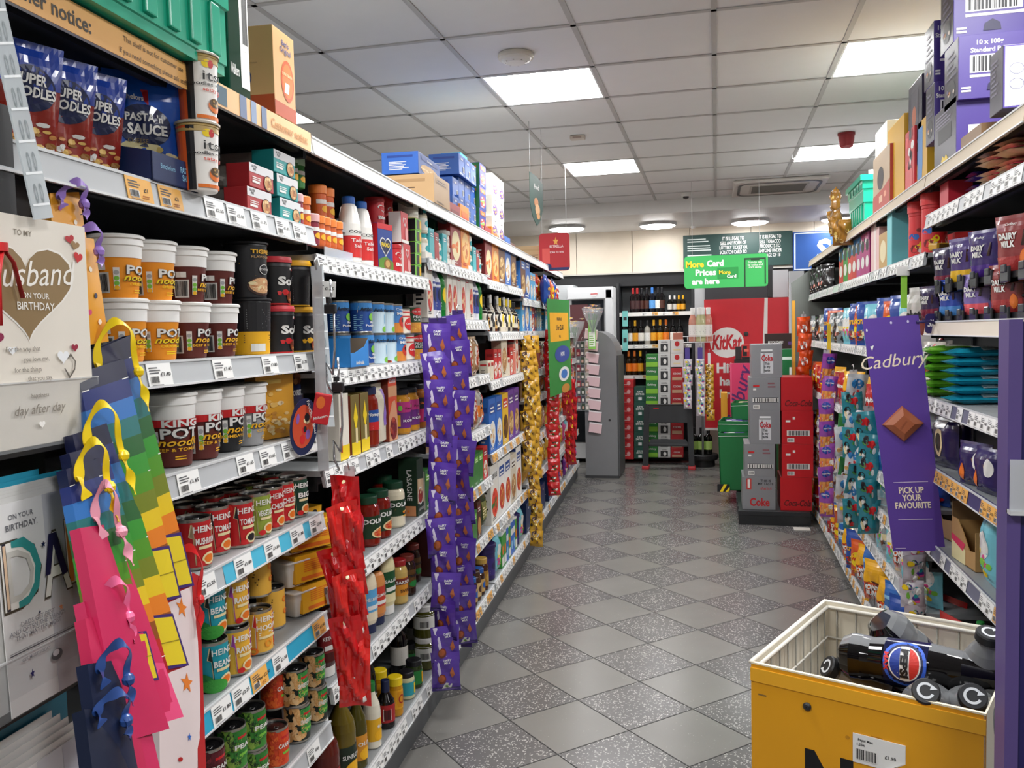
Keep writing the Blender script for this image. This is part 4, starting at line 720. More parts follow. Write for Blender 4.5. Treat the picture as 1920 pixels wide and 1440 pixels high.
# round lamps
for (px, py, nm) in ((1063, 430, 'leftmost of the round lamps above the drinks'), (1233, 424, 'middle round lamp above the wine shelf'), (1406, 418, 'round lamp above the dark notice board'), (1575, 412, 'round lamp half hidden by the right shelves')):
    x, y = at_z(px, py, SZ-.03); L = empty('ceiling_lamp', (x, min(y, 10.2), SZ)); tag(L, 'glowing round flush lamp, '+nm, 'ceiling lamp', 'round lamps on the lower ceiling')
    b = MB(); b.lathe([(.21, 0), (.215, -.02), (.20, -.03)], 'C8C8C8', 32); ob('rim', b, L)
    d = MB(); d.lathe([(.20, -.028), (.17, -.045), (.001, -.05)], mat('FFFFFF', .5, emit=LAMP_W, vary=0), 32, closed=False); ob('diffuser', d, L)
for px, py, l in ((1399, 431, 'small white sensor under the round lamp'), (1237, 438, 'small white sprinkler disc by the middle lamp'), (1302, 437, 'tiny white ceiling disc above the notice board')):
    x, y = at_z(px, py, SZ); b = MB(); b.lathe([(.035, 0), (.035, -.012), (.02, -.022), (.001, -.022)], 'E8E6E2', 18, closed=False); o = ob('ceiling_sensor', b); o.location = (x, min(y, 10.3), SZ); tag(o, l, 'sensor')
# smoke detector
x, y = at_z(967, 102, CZ); o = empty('smoke_detector', (x, y, CZ)); tag(o, 'round white smoke detector on the ceiling by the big light', 'smoke detector')
b = MB(); b.lathe([(.085, 0), (.088, -.012), (.085, -.02)], 'D8D2C4', 32); ob('base', b, o)
b = MB(); b.lathe([(.075, -.02), (.07, -.03), (.045, -.042), (.001, -.044)], 'E6E2D8', 28, closed=False)
for k in range(8): a = k*PI/4; b.box(.05*math.cos(a)-.004, .05*math.sin(a)-.004, -.04, .05*math.cos(a)+.004, .05*math.sin(a)+.004, -.03, '8A8478')
ob('cover', b, o)
x, y = at_z(1083, 255, CZ); b = MB(); b.box(-.05, -.03, -.025, .05, .03, 0, 'CFC4B8', .005); b.box(-.03, -.032, -.02, .03, -.03, -.008, 'A8948A'); o = ob('motion_sensor', b); o.location = (x, y, CZ); tag(o, 'small beige box fixed to the ceiling between the lights', 'sensor')
# red sounder
x, y = at_z(1587, 250, CZ); o = empty('fire_alarm_sounder', (x, y, CZ)); tag(o, 'red round fire alarm sounder hanging below the ceiling', 'fire alarm')
b = MB(); b.lathe([(.055, 0), (.052, -.05), (.045, -.09), (.03, -.1), (.001, -.1)], '9A2A30', 24, closed=False); ob('sounder_body', b, o)
b = MB(); b.lathe([(.058, 0), (.058, -.015)], '8A1E24', 24); ob('base', b, o)
# dome camera
x, y = at_z(1286, 362, CZ); o = empty('security_camera', (x, y, CZ)); tag(o, 'small white dome camera at the end of the ceiling', 'security camera')
b = MB(); b.lathe([(.05, 0), (.05, -.02), (.035, -.035)], 'E4E2DE', 24); ob('housing', b, o); b = MB(); b.lathe([(.03, -.035), (.026, -.05), (.001, -.06)], '26262A', 20, closed=False); ob('dome', b, o)
for px, py in ((1035, 383), (1485, 305)):
    x, y = at_z(px, py-16, CZ); b = MB(); b.tube([(0, 0, 0), (0, 0, -.03), (.012, 0, -.04), (.018, 0, -.03)], .003, 'E8E8E8', 6); o = ob('ceiling_hook', b); o.location = (x, y, CZ)
    tag(o, 'thin white hook hanging from the ceiling ' + ('by the left sign' if px < 1200 else 'by the air conditioner'), 'hook', 'ceiling hooks')
# ceiling cassette air conditioner
x0, y0, x1, y1 = .16, 8.08, .99, 8.93
o = empty('air_conditioner', ((x0+x1)/2, (y0+y1)/2, CZ)); tag(o, 'white square cassette air conditioner set in the ceiling', 'air conditioner'); W = (x1-x0)/2
b = MB(); b.box(-W, -W, -.03, W, W, 0, 'D2CDC6', .012); ob('panel', b, o)
b = MB(); 
for t in range(14): b.box(-.24+.0*t, -.2+.03*t, -.036, .24, -.19+.03*t, -.03, '77736C')
b.box(-.26, -.23, -.033, .26, .23, -.0305, 'B8B2A8'); ob('grille', b, o)
def rr(w_, r, n=6): return [(sx*(w_-r)+r*math.cos(a0+PI/2*k/n), sy*(w_-r)+r*math.sin(a0+PI/2*k/n)) for sx, sy, a0 in ((1, 1, 0), (-1, 1, PI/2), (-1, -1, PI), (1, -1, 1.5*PI)) for k in range(n+1)]
b = MB(); A = rr(.37, .12); B2 = rr(.345, .11); n = len(A)
b.add([(p[0], p[1], -.034) for p in A]+[(p[0], p[1], -.034) for p in B2], [(k, k+n, (k+1) % n+n, (k+1) % n) for k in range(n)], '3A3834'); ob('air_slot', b, o)
# ------------------------------------------------------------------ gondola bays (left)
BAY = [1.09, 2.23, 3.37, 4.53, 5.68, 6.8, 7.95, 9.1]
NB = ['nearest left bay', 'second left bay', 'third left bay', 'fourth left bay', 'fifth left bay', 'sixth left bay', 'seventh left bay']
def bay(side, y0, y1, label, h=2.1, depth=.47):
    L = y1-y0; root = empty('gondola_bay', pos(side, 0, (y0+y1)/2, 0), rot(side)); tag(root, label, 'shelving unit', 'black shop shelving units')
    b = MB(); b.box(-L/2+.004, depth, .12, L/2-.004, depth+.02, h, DK); 
    ob('back_panel', b, root)
    for e in (-1, 1):
        u = MB(); u.box(e*(L/2-.002)-(.02 if e > 0 else 0), depth-.015, 0, e*(L/2-.002)+(.02 if e < 0 else 0), depth-.0005, h, '2A2B2E'); 
        for k in range(int(h/.05)): u.box(e*(L/2-.012)-.003, depth-.0158, .1+k*.05-.03, e*(L/2-.012)+.003, depth-.0149, .1+k*.05-.005, '0A0A0C')
        ob('upright', u, root)
    p = MB(); p.box(-L/2+.001, .02, .0, L/2-.001, .04, .115, '4A4D50'); p.box(-L/2+.001, .012, .085, L/2-.001, .02, .118, '5A5D60'); p.box(-L/2+.001, .04, 0, L/2-.001, depth, .02, '26272A'); ob('plinth', p, root)
for k in range(7): bay('L', BAY[k], BAY[k+1], f'tall black shelving unit, {NB[k]}', 2.07 if k < 6 else 1.6)
bay('L', -.05, BAY[0], 'dark shelving unit behind the greeting cards', 2.07)
SH = {0: [(2.055, 'top shelf'), (1.805, 'pasta pouch shelf'), (1.465, 'noodle pot shelf'), (1.245, 'tall noodle pot shelf'), (1.02, 'soup shelf'), (.737, 'beans shelf'), (.42, 'vegetable tin shelf'), (.12, 'bottom shelf')],
      1: [(2.055, 'top shelf'), (1.735, 'salt and gravy shelf'), (1.41, 'custard shelf'), (1.133, 'curry sauce shelf'), (.80, 'pasta sauce shelf'), (.51, 'mayonnaise shelf'), (.125, 'oil shelf')],
      2: [(2.055, 'top shelf'), (1.82, 'second shelf'), (1.577, 'third shelf'), (1.293, 'fourth shelf'), (1.015, 'fifth shelf'), (.735, 'sixth shelf'), (.455, 'seventh shelf'), (.13, 'bottom shelf')],
      3: [(2.055, 'top shelf'), (1.80, 'second shelf'), (1.517, 'third shelf'), (1.247, 'fourth shelf'), (.846, 'fifth shelf'), (.447, 'sixth shelf'), (.135, 'bottom shelf')],
      4: [(2.055, 'top shelf'), (1.743, 'second shelf'), (1.52, 'third shelf'), (1.235, 'fourth shelf'), (1.043, 'fifth shelf'), (.752, 'sixth shelf'), (.475, 'seventh shelf'), (.135, 'bottom shelf')],
      5: [(2.055, 'top shelf'), (1.743, 'second shelf'), (1.50, 'third shelf'), (1.235, 'fourth shelf'), (.98, 'fifth shelf'), (.752, 'sixth shelf'), (.475, 'seventh shelf'), (.135, 'bottom shelf')],
      6: [(1.5, 'top shelf'), (1.235, 'second shelf'), (.98, 'third shelf'), (.74, 'fourth shelf'), (.47, 'fifth shelf'), (.135, 'bottom shelf')]}
def tpx(zb, lst):
    return [(yl(px, XF['L'], zb+.02), k) for px, k in lst]
TPX = {(0, 1): [(258, 'o£1'), (317, 'o£1'), (400, 'w£2.50'), (440, 'w£2.50'), (484, 'w£1.75'), (528, 'w£1.75'), (560, 'w£1.50')],
       (0, 2): [(296, 'w£1.40'), (415, 'w£1.43'), (504, 'w£1.80'), (562, 'w£1.75'), (597, 'w£1.25')],
       (0, 3): [(351, 'w£1.65'), (458, 'w£1.65'), (500, 'w£1.65'), (540, 'w£2.40'), (580, 'w£1.40')],
       (0, 4): [(383, 'w£2.25'), (454, 'w£1.80'), (508, 'w£1.60'), (555, 'w£1.80'), (590, 'w£2.49')],
       (0, 5): [(413, 'w£1.80'), (450, 'w£2.25'), (484, 'o2 for £2.50'), (523, 'w£1.50'), (596, 'o£1.80')],
       (0, 6): [(535, 'w75p'), (586, 'w65p')]}
Z = {}
for k in SH:
    for n, (zb, nm) in enumerate(SH[k]):
        Z[(k, n)] = zb+.049
        tk = tpx(zb, TPX[(k, n)]) if (k, n) in TPX else None
        blue = ()
        if (k, n) == (0, 4): blue = [(yl(418, -.95, 1.05), yl(600, -.95, 1.05), '4AB4D4')]
        if (k, n) == (0, 5): blue = [(1.2, 2.2, '2AA0C4')]
        bott = n == len(SH[k])-1
        if n == 0 and k < 6:
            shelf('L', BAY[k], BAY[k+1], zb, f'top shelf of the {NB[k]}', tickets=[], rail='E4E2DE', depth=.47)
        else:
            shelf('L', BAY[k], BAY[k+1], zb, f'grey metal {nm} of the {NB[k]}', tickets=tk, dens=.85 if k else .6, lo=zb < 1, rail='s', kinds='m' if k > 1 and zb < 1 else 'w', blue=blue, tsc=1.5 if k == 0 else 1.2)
# orange notice strip along the top shelf
def strip_sign(name, y0, y1, z, col, dec, label, x=-.938, h=.05, cat='sign'):
    b = MB(); b.box(-(y1-y0)/2, -.002, 0, (y1-y0)/2, 0, h, col); decals(b, dec, lambda u, v, q: (u*(y1-y0)/2, -.002-q, v*h), y1-y0, h)
    o = ob(name, b); o.location = Lw(x, (y0+y1)/2, z); o.rotation_euler = (0, 0, rot('L')); tag(o, label, cat); return o
NT = [('t', 'Customer notice:', -.42, .25, .6, '3A3024', .02), ('ln', .05, .55, .95, .9, 1, '8A6A3A'), ('ln', .05, .2, .9, .5, 1, '8A6A3A'), ('t', 'This shelf is for display, if you need something please ask', .45, .62, .2, '6A5430', .0)]
strip_sign('shelf_notice', .75, 1.66, 2.052, 'E8AE62', [('t', 'Customer notice:', -.05, .25, .7, '3A3024', .02), ('t', 'This shelf is not for customer use', .62, .6, .28, '5A4428', .0), ('t', 'If you need something please ask staff', .62, .15, .28, '5A4428', .0)], 'orange customer notice strip under the green crate', x=-.940)
strip_sign('shelf_notice', 1.68, 2.2, 2.052, 'EFC08A', [('r', -.96, .1, -.72, .9, '3A5A6A'), ('r', -.5, 0, -.38, 1, '6A7A9A'), ('r', -.3, 0, -.2, 1, '8A9AB8'), ('r', -.1, 0, 0, 1, '6A7A9A'), ('t', 'Customer notice:', .5, .3, .6, 'C08A4A', .02)], 'pale orange notice strip with blue blocks below the brown box', x=-.940)
# ------------------------------------------------------------------ stock on the left shelves
def rp(b, n, items, **k): rowpx('L', Z[(b, n)], k.pop('shelf'), items, **k)
s = 'left noodle pot shelf'
rp(0, 2, [('pn_o', 228), ('pn_o', 292, dict(rz=-.5)), ('pn_b', 352), ('pn_b', 408), ('tig2', 468), ('so_r', 518), ('so_y', 559)], shelf=s, tier='lower tier')
rowpx('L', Z[(0, 2)]+.117, s, [('pn_o', 218), ('pn_o', 284, dict(rz=-.25)), ('pn_b', 346, dict(rz=.3)), ('pn_b', 402, dict(rz=.2))], tier='upper tier')
rowpx('L', Z[(0, 2)]+.137, s, [('tig', 461)], tier='upper tier'); rowpx('L', Z[(0, 2)]+.126, s, [('so_r', 512), ('so_t', 551)], tier='upper tier')
s = 'left tall noodle pot shelf'
rp(0, 3, [('kp_b', 322, dict(rz=-.9)), ('kp_b', 373), ('kp_k', 418, dict(xin=.075)), ('kp_w', 462, dict(xin=.07)), ('nutp', 506, dict(rz=-.35, xin=.07)), ('fav', 541, dict(xin=.08))], shelf=s)
s = 'left soup shelf'
rp(0, 4, [('s_mu', 362), ('s_to', 398, dict(xin=.075)), ('s_to2', 444), ('s_ve', 478, dict(xin=.055)), ('s_ch', 503, dict(xin=.06)), ('s_cr', 524, dict(xin=.065)), ('s_bi', 550, dict(xin=.06))], shelf=s)
rp(0, 4, [('s_mu', 352, dict(xin=.15)), ('s_to', 392, dict(xin=.16)), ('s_to2', 433, dict(xin=.14)), ('s_ve', 466, dict(xin=.145)), ('s_cr', 506, dict(xin=.15))], shelf=s, tier='second row')
rowpx('L', Z[(0, 4)]+.001, s, [('fajita', 583, dict(xin=.3))], tier='')
s = 'left beans shelf'
rp(0, 5, [('h_be', 396), ('h_ra', 438, dict(xin=.045)), ('h_ho', 482)], shelf=s, tier='lower tier')
rowpx('L', Z[(0, 5)]+.109, s, [('h_be', 390, dict(xin=.07)), ('h_ra', 434, dict(xin=.055)), ('h_hot', 480, dict(xin=.1))], tier='upper tier')
rp(0, 5, [('h_hot', 508, dict(xin=.1))], shelf=s, tier='behind')
for k, (px, dz) in enumerate(((578, 0), (570, .088), (568, .176))):
    rowpx('L', Z[(0, 5)]+dz, s, [('snap', px, dict(xin=.06, rz=-.35-.1*k))], tier=('bottom', 'middle', 'top')[k]+' of stack')
    rowpx('L', Z[(0, 5)]+dz, s, [('snap', px-26, dict(xin=.16, rz=-.3))], tier=('bottom', 'middle', 'top')[k]+' of rear stack')
s = 'left vegetable tin shelf'
rp(0, 6, [('v_bn', 395), ('v_pe', 436), ('v_pe', 474, dict(rz=-.7)), ('v_cr', 514, dict(xin=.05)), ('v_sw', 556), ('v_sw', 589)], shelf=s, tier='lower tier')
rowpx('L', Z[(0, 6)]+.101, s, [('v_bn', 390), ('v_pe', 432), ('v_pe', 470, dict(rz=-.7)), ('v_cr', 512, dict(xin=.1)), ('v_sw', 551), ('v_sw', 584)], tier='upper tier')
# pasta shelf: navy tray with pouches, cups, meal packs, spices
zz = Z[(0, 1)]
ty0, ty1 = yl(282, -.95, zz), yl(368, -.95, zz)
b = MB(); w_ = ty1-ty0; nv = mat('1A2D5C', .5); D_ = .30
for e in (-1, 1):
    pr = [(0, 0), (D_, 0), (D_, .165), (D_-.05, .178), (D_*.55, .150), (D_*.38, .10), (D_*.2, .066), (0, .055)]
    b.add([(e*w_/2, x, z) for x, z in pr]+[(e*w_/2-e*.003, x, z) for x, z in pr], [tuple(range(8)), tuple(range(15, 7, -1))]+[(k, (k+1) % 8, (k+1) % 8+8, k+8) for k in range(8)], nv)
b.box(-w_/2, 0, 0, w_/2, .003, .055, nv); b.box(-w_/2, 0, 0, w_/2, D_, .003, nv); b.box(-w_/2, D_-.003, 0, w_/2, D_, .165, nv)
decals(b, [('t', "Batchelors", -.35, .5, .26, 'L', .0, 0, .62), ('t', "PASTA 'n'\nSAUCE", .5, .55, .3, 'L', .02, 0, .62)], lambda u, v, q: (u*w_/2, -q, v*.055), w_, .055)
tray = ob('shelf_tray', b); tray.location = Lw(-.945, (ty0+ty1)/2, zz); tray.rotation_euler = (0, 0, rot('L')); tag(tray, 'navy card display tray with curved sides holding blue pasta pouches', 'card tray')
s = 'upper left pasta shelf'
for k, (px, xi, rz) in enumerate(((160, .085, -.35), (100, .085, -.35), (30, .085, -.35))): put('L', 'pas_r', yl(px, -.95-xi, zz+.1), zz+.004, s, xin=xi, rx=.22, rz=rz, sc=(.8, 1, .95))
for k, (dx, xi, rz) in enumerate(((.02, .075, -.80), (.0, .125, -.85), (-.0, .17, -.85), (.0, .21, -.85))): put('L', 'pas_b', (ty0+ty1)/2+dx, zz+.022, s, xin=xi, rx=.08, rz=rz, sc=(1.0, 1, 1.08), tier=('front', 'second', 'third', 'rear')[k])
rowpx('L', zz, s, [('itsu', 372, dict(rz=-.5, xin=-.012, sc=.9))], tier='lower of two'); rowpx('L', zz+.139, s, [('itsu', 370, dict(rz=-.5, xin=-.012, sc=.9))], tier='upper of two')
def meal(col):
    def f_():
        sl = MB(); sl.box(-.06, -.075, .004, .06, .07, .052, glassy('8A8078', .55), .006)
        k = MB(); k.box(-.062, -.079, .0, .062, -.02, .056, col, .002)
        decals(k, [('r', -1, .62, 1, 1, 'D8D8DA'), ('t', 'GLUTEN\nFREE', -.6, .84, .13, 'k', .03, 0, .5), ('r', -.8, .2, -.2, .3, 'w'), ('ln', -.8, .34, -.1, .5, 2, 'w'), ('c', .5, .35, .36, .34, 'N'), ('c', .5, .35, .32, .3, 'C9935A'), ('blob', .5, .35, .28, .26, 12, ['8A5A2A', 'E8C890', 'B8703A'])], lambda u, v, q: (u*.062, -.079-q, v*.056), .124, .056)
        return [('plastic_tray', sl.mesh('plastic_tray'), None), ('card_sleeve', k.mesh('card_sleeve'), None)]
    return f_
prod('m_r', 'ready_meal_pack', 'ready meal', 'red sleeved noodle meal pack', meal('B02A2E'), .125, .057, .15); prod('m_t', 'ready_meal_pack', 'ready meal', 'teal sleeved noodle meal pack', meal('1E9A9A'), .125, .057, .15)
for k in range(2): rowpx('L', zz+.058*k, s, [('m_r', 430+4*k)], tier=('bottom', 'top')[k]+' of stack')
for k in range(3): rowpx('L', zz+.058*k, s, [('m_t', 492-6*k)], tier=('bottom', 'middle', 'top')[k]+' of stack')
# spices in clear trays across the bay joint, salt, stuffing, gravy
zz = Z[(1, 0)]; z1 = Z[(1, 1)]; s = 'left salt and gravy shelf'
zs = Z[(0, 1)]
for k, px in enumerate((553, 567)): rowpx('L', zs, 'end of upper left pasta shelf', [('sp_m' if k == 0 else 'sp_o', px)]); 
for k, px in enumerate((544, 557)): rowpx('L', zs+.13, 'end of upper left pasta shelf', [('sp_g', px, dict(xin=.1))], tier='upper')
for k, px in enumerate((566, 577, 588, 599, 611)): rowpx('L', z1+.03, s, [('sp_m' if k == 0 else 'sp_o', px+18)], tier='front tray')
for k, px in enumerate((596, 611)): rowpx('L', z1+.13, s, [('sp_o', px, dict(xin=.1, sc=1.2))], tier='rear tray')
rowpx('L', z1, s, [('traybox', 607)], tier='front'); rowpx('L', z1+.1, s, [('traybox', 608, dict(xin=.1))], tier='rear')
rowpx('L', z1, s, [('salt', 655), ('salt', 678), ('paxo', 711, dict(rz=-.2)), ('breds', 735), ('bibox', 752)])
rowpx('L', z1+.16, s, [('breds', 702, dict(xin=.08)), ('bred', 722, dict(xin=.1, sc=(.8, .8, .9)))], tier='on top of others'); rowpx('L', z1+.116, s, [('bibox', 747)], tier='on top of the other'); rowpx('L', z1+.0, s, [('bred', 726, dict(xin=.1))], tier='behind')
for k in range(5): rowpx('L', z1+.046*k, s, [('ygbox', 771)], tier=('bottom', 'second', 'third', 'fourth', 'top')[k]+' of stack')
rowpx('L', z1+.232, s, [('tubw', 765, dict(xin=.06))], tier='on the boxes')
rowpx('L', z1, s, [('b_gg', 796, dict(xin=.16, sc=(1, 1, 1.55)))])
s = 'left custard shelf'; zz = Z[(1, 2)]
rowpx('L', zz, s, [('amb', 637, dict(xin=.1)), ('amb', 680), ('amb2', 705), ('amb2', 724), ('milk', 742), ('cherry', 759, dict(xin=.035)), ('peach', 774)], tier='lower tier')
rowpx('L', zz+.106, s, [('amb', 633, dict(xin=.1)), ('amb', 676), ('amb2', 701), ('amb2', 719), ('milk', 736), ('peach', 757, dict(xin=.1)), ('peach', 771)], tier='upper tier'); rowpx('L', zz+.1, s, [('cherry', 752, dict(xin=.035, sc=.95))], tier='upper tier')
rowpx('L', zz, s, [('bluetray', 640, dict(sc=(.9, .6, .75), xin=.05))]); rowpx('L', zz, s, [('k_rd', 793, dict(xin=.18, sc=(1, 1, .8)))])
s = 'left curry sauce shelf'; zz = Z[(1, 3)]
rowpx('L', zz, s, [('mayo', 628), ('olv', 650), ('olv', 668, dict(xin=.05)), ('homep', 687), ('ricebag', 706), ('spag', 726), ('curry', 749), ('curry', 766), ('curry2', 780)])
s = 'left pasta sauce shelf'; zz = Z[(1, 4)]
rowpx('L', zz, s, [('dolr', 616, dict(xin=.08)), ('dolr', 688), ('dolr', 709), ('dolr', 718, dict(xin=.14)), ('dolw', 737, dict(xin=.06)), ('lasag', 771), ('b_gn', 793)])
s = 'left mayonnaise shelf'; zz = Z[(1, 5)]
rowpx('L', zz, s, [('q_ke', 612), ('q_ke', 640, dict(xin=.06)), ('q_mo', 672), ('q_ma', 692), ('q_mo', 708), ('q_sa', 726), ('sarson', 746), ('brans', 763), ('brans', 773, dict(xin=.08)), ('sarson', 779, dict(xin=.11)), ('hpbox', 800)])
s = 'left oil shelf'; zz = Z[(1, 6)]
rowpx('L', zz, s, [('o_jui', 608), ('o_sun', 640), ('o_ol', 669), ('o_gr', 681, dict(xin=.1)), ('o_fry', 697), ('o_bal', 690, dict(xin=.14)), ('soy', 723), ('must', 741), ('jmint', 762), ('jgrn', 776), ('jgrn', 768, dict(xin=.12)), ('vin', 748, dict(xin=.14)), ('vin', 778, dict(xin=.14)), ('gherk', 796)])
rowpx('L', zz+.131, s, [('gherk', 795)], tier='on top'); rowpx('L', zz, s, [('must', 712, dict(xin=.12))], tier='second row')
# tops of bays two to five
s = 'on the left top shelf'; zt = Z[(1, 0)]
rowpx('L', zt, s, [('bcart', 776, dict(xin=.12, sc=(1, 1, .6)))])
rowpx('L', zt+.125, s, [('cbig', 772, dict(xin=.14, sc=(1, 1, .7)))])
for c, (px, n) in enumerate(((826, 2), (838, 3), (850, 3), (861, 3))):
    for k in range(n): rowpx('L', zt+.101*k+.02*(c > 0), s, [('cbar', px, dict(xin=.1+.02*(k % 2)))], tier=('bottom', 'second', 'third', 'top')[k]+' of column')
rowpx('L', zt+.33, s, [('ckris', 852, dict(xin=.22, sc=.8))], tier='highest')
for k in range(3): rowpx('L', zt+.121*k, s, [('cblu', 885, dict(xin=.08))], tier=('bottom', 'middle', 'top')[k]+' of stack')
for c, px in enumerate((898, 911)):
    for k in range(3): rowpx('L', zt+.121*k, s, [('cheer', px)], tier=('bottom', 'second', 'third', 'top')[k]+' of column')
rowpx('L', Z[(4, 0)], s, [('waff', 1003, dict(xin=.14, sc=(1, 1, .85)))])
# far bays, filled along each shelf
F = lambda b, n, seq, **k: fill('L', Z[(b, n)], f"{SH[b][n][1]}, {NB[b]}", BAY[b]+.02, BAY[b+1]-.02, seq, **k)
F(2, 1, [('j_te', 2), 'b_te', ('b_sm', 1), 'j_te', 'b_te', ('jcl', 2), 'k_rd', 'k_or'])
F(2, 2, ['b_cr', 'stb', 'stb', 'lem', 'b_cr', 'b_cr', 'b_ro', 'b_cr', 'b_ro'])
F(2, 3, ['bis', 'bis', ('jcl', 3), ('jcl', 3), 'b_pk', 'b_pk', ('b_ey', 1), 'bis'])
F(2, 4, ['bis', 'bis2', 'b_ch', 'bis2', 'bpk', 'bpk'])
F(2, 5, ['b_rb', 'b_nb', 'b_nb', 'b_rb', 'b_nb', 'b_gn', 'b_gn', 'b_gn', 'b_gn'])
F(2, 6, ['b_ch', 'bgr', 'bgr', 'bgr', 'b_ch', 'b_gn'])
F(2, 7, ['j_co', 'j_cb', 'j_co', 'j_cg', 'j_cg', 'j_cb', 'j_cg', 'j_cb'], gap=.01)
F(3, 1, ['k_rd', 'k_or', 'k_br', 'k_bl', 'k_br'])
F(3, 2, ['j_dk', 'j_db', 'j_dk', 'j_wh', 'j_db', 'j_dk', 'j_wh', 'j_dy', 'j_dk', 'j_wh', 'j_dy', 'j_wh', 'j_dy', 'j_dk'], gap=.012)
F(3, 3, ['b_ey', 'b_ey', 'b_rb', 'b_rb', 'k_gr', 'b_ey', 'b_rb', 'b_pk', 'b_cr'])
F(3, 4, ['k_bl', 'k_bl', 'k_ye', 'k_pu', 'k_pu'])
F(3, 5, ['k_wh', 'k_wb', 'k_wb', 'k_gr', 'k_wb'])
F(3, 6, ['ptub', 'bte', 'jcar', 'jcar', 'jcab', 'jcar', 'jcab', 'jcab', 'jcar'])
F(4, 1, ['k_br', 'k_bl', 'b_bl', ('b_bl', 1), 'bre', 'bor'])
F(4, 2, ['b_bl', 'k_bl', 'b_bl', 'b_rb', 'b_nb', 'b_bl'])
F(4, 3, ['b_pk', 'b_rb', 'bis', 'b_ch', 'bis2', 'b_pk'])
F(4, 4, ['bis', 'bis2', 'bis', 'bpk', 'bis']); F(4, 5, ['bgo', 'bis', 'bgo', 'bis', 'bgo']); F(4, 6, ['bgo', 'bis', 'bgo', 'bis2']); F(4, 7, ['b_je', 'b_je', 'b_gn', 'b_je'])
for n in range(1, 8): F(5, n, [['bor', 'bbl', 'bre'], ['b_bl', 'b_nb', 'b_rb'], ['bpk', 'bis', 'bre'], ['bis', 'bgo', 'bor'], ['bgo', 'bis2', 'bpk'], ['bgo', 'bpy', 'bre'], ['b_je', 'bpy', 'bis2']][n-1])
for n in range(1, 6): F(6, n, [['bre', 'bpk'], ['bre', 'bis'], ['bpk', 'bis2'], ['bte', 'bpy'], ['bpk', 'bte'], ['bpy', 'bre']][n])
for k, px in enumerate((1022, 1030)): rowpx('L', 1.86, 'hanging off the fifth left bay', [('bor' if k else 'bbl', px, dict(xin=-.03, dz=-.1))])
# ------------------------------------------------------------------ hanging clip strips
def clipstrip(px, X, zt, zb, key, n, label, shname, col='C8C8CC', cols=1, dz=None, tw=.35, back=None, side='L', step=.0, w=.03, ang=0.0, tilt=.12, lean=0.0):
    keys = key if isinstance(key, (list, tuple)) else [key]; y = (yl if side == 'L' else yr)(px, X, (zt+zb)/2); P = PD[keys[0]]
    base = Lw(X, y, 0) if side == 'L' else (X, y, 0)
    o = empty('clip_strip', (base[0], base[1], zb), (LA if side == 'L' else 0)+ang); tag(o, label, 'hanging strip')
    b = MB(); b.box(-w/2, 0, 0, w/2, .0015, zt-zb, glassy(col, .6) if back is None else tocol(back)); ob('strip', b, o)
    b = MB(); b.tube([(0, .0, zt-zb-.01), (0, -.012, zt-zb+.012), (0, .01, zt-zb+.025), (-.0, .05, zt-zb+.02)], .0022, metal('C8C8C8'), 6); ob('hook', b, o)
    dz = (zt-zb-P['h'])/max(1, n-1) if dz is None else dz
    for c in range(cols):
        for k in range(n):
            z = zt-.02-P['h']-k*dz; dx = (c-(cols-1)/2)*P['w']*.95+(rnd.random()-.5)*.012
            yy = base[1]-.012-.006*(k % 2)-.012*c; a = o.rotation_euler[2]+(rnd.random()-.5)*tw
            P = PD[keys[(k*2+c) % len(keys)]]; ob_ = inst(parts_of(keys[(k*2+c) % len(keys)]), P['name'], (base[0]+dx*math.cos(o.rotation_euler[2]), yy+dx*math.sin(o.rotation_euler[2]), z), a, (1, 1, 1), .16+(rnd.random()-.5)*.14, lean+(rnd.random()-.5)*tilt*2)
            ob_['category'] = P['cat']; LOG.append((shname+(('' if cols == 1 else (', left', ', right')[c])), 'V', P['desc'], k, ob_, 'bags on '+shname))
# ------------------------------------------------------------------ clip strips on the left
clipstrip(600, -.90, 1.74, 1.20, 'h_rd', 0, 'pale plastic strip with a £1.25 price card, left shelf joint', 'x')
clipstrip(662, -.86, 1.20, .56, ['h_rd', 'h_rd2', 'h_rd3'], 8, 'clear strip of red sweet bags at the first joint of the left shelves', 'red strip at first left joint', dz=.062, tw=1.5, tilt=.16, lean=-.06)
clipstrip(830, -.88, 1.62, .16, 'h_dm', 13, 'strip of purple chocolate bags hanging at the second left joint', 'nearer purple strip', back='372067', dz=.108, tw=.9, tilt=.10, w=.07)
clipstrip(866, -.90, 1.66, .16, 'h_dm', 13, 'second strip of purple chocolate bags just behind the first', 'purple strip behind', back='372067', dz=.108, tw=1.0, tilt=.12, w=.05)
clipstrip(1003, -.89, 1.56, .13, 'h_go', 15, 'long strip of gold sweet bags touching the floor', 'gold strip by fourth left joint', dz=.094, tw=.8)
clipstrip(992, -.92, 1.56, .6, 'h_go', 9, 'shorter strip of gold sweet bags', 'shorter gold strip by fourth joint', dz=.1, tw=.8)
clipstrip(1037, -.89, 1.6, .28, 'h_rg', 14, 'strip of red and green sweet bags below the green promotion board', 'red and green strip', dz=.092, tw=.6, w=.05)
clipstrip(1062, -.88, 1.35, .9, 'h_rr', 6, 'strip of red liquorice bags behind the green board', 'red liquorice strip, upper', dz=.07, tw=.6)
clipstrip(1072, -.88, 1.15, .35, 'h_rr', 9, 'lower strip of red liquorice bags near the grey stand', 'red liquorice strip, lower', dz=.08, tw=.6)
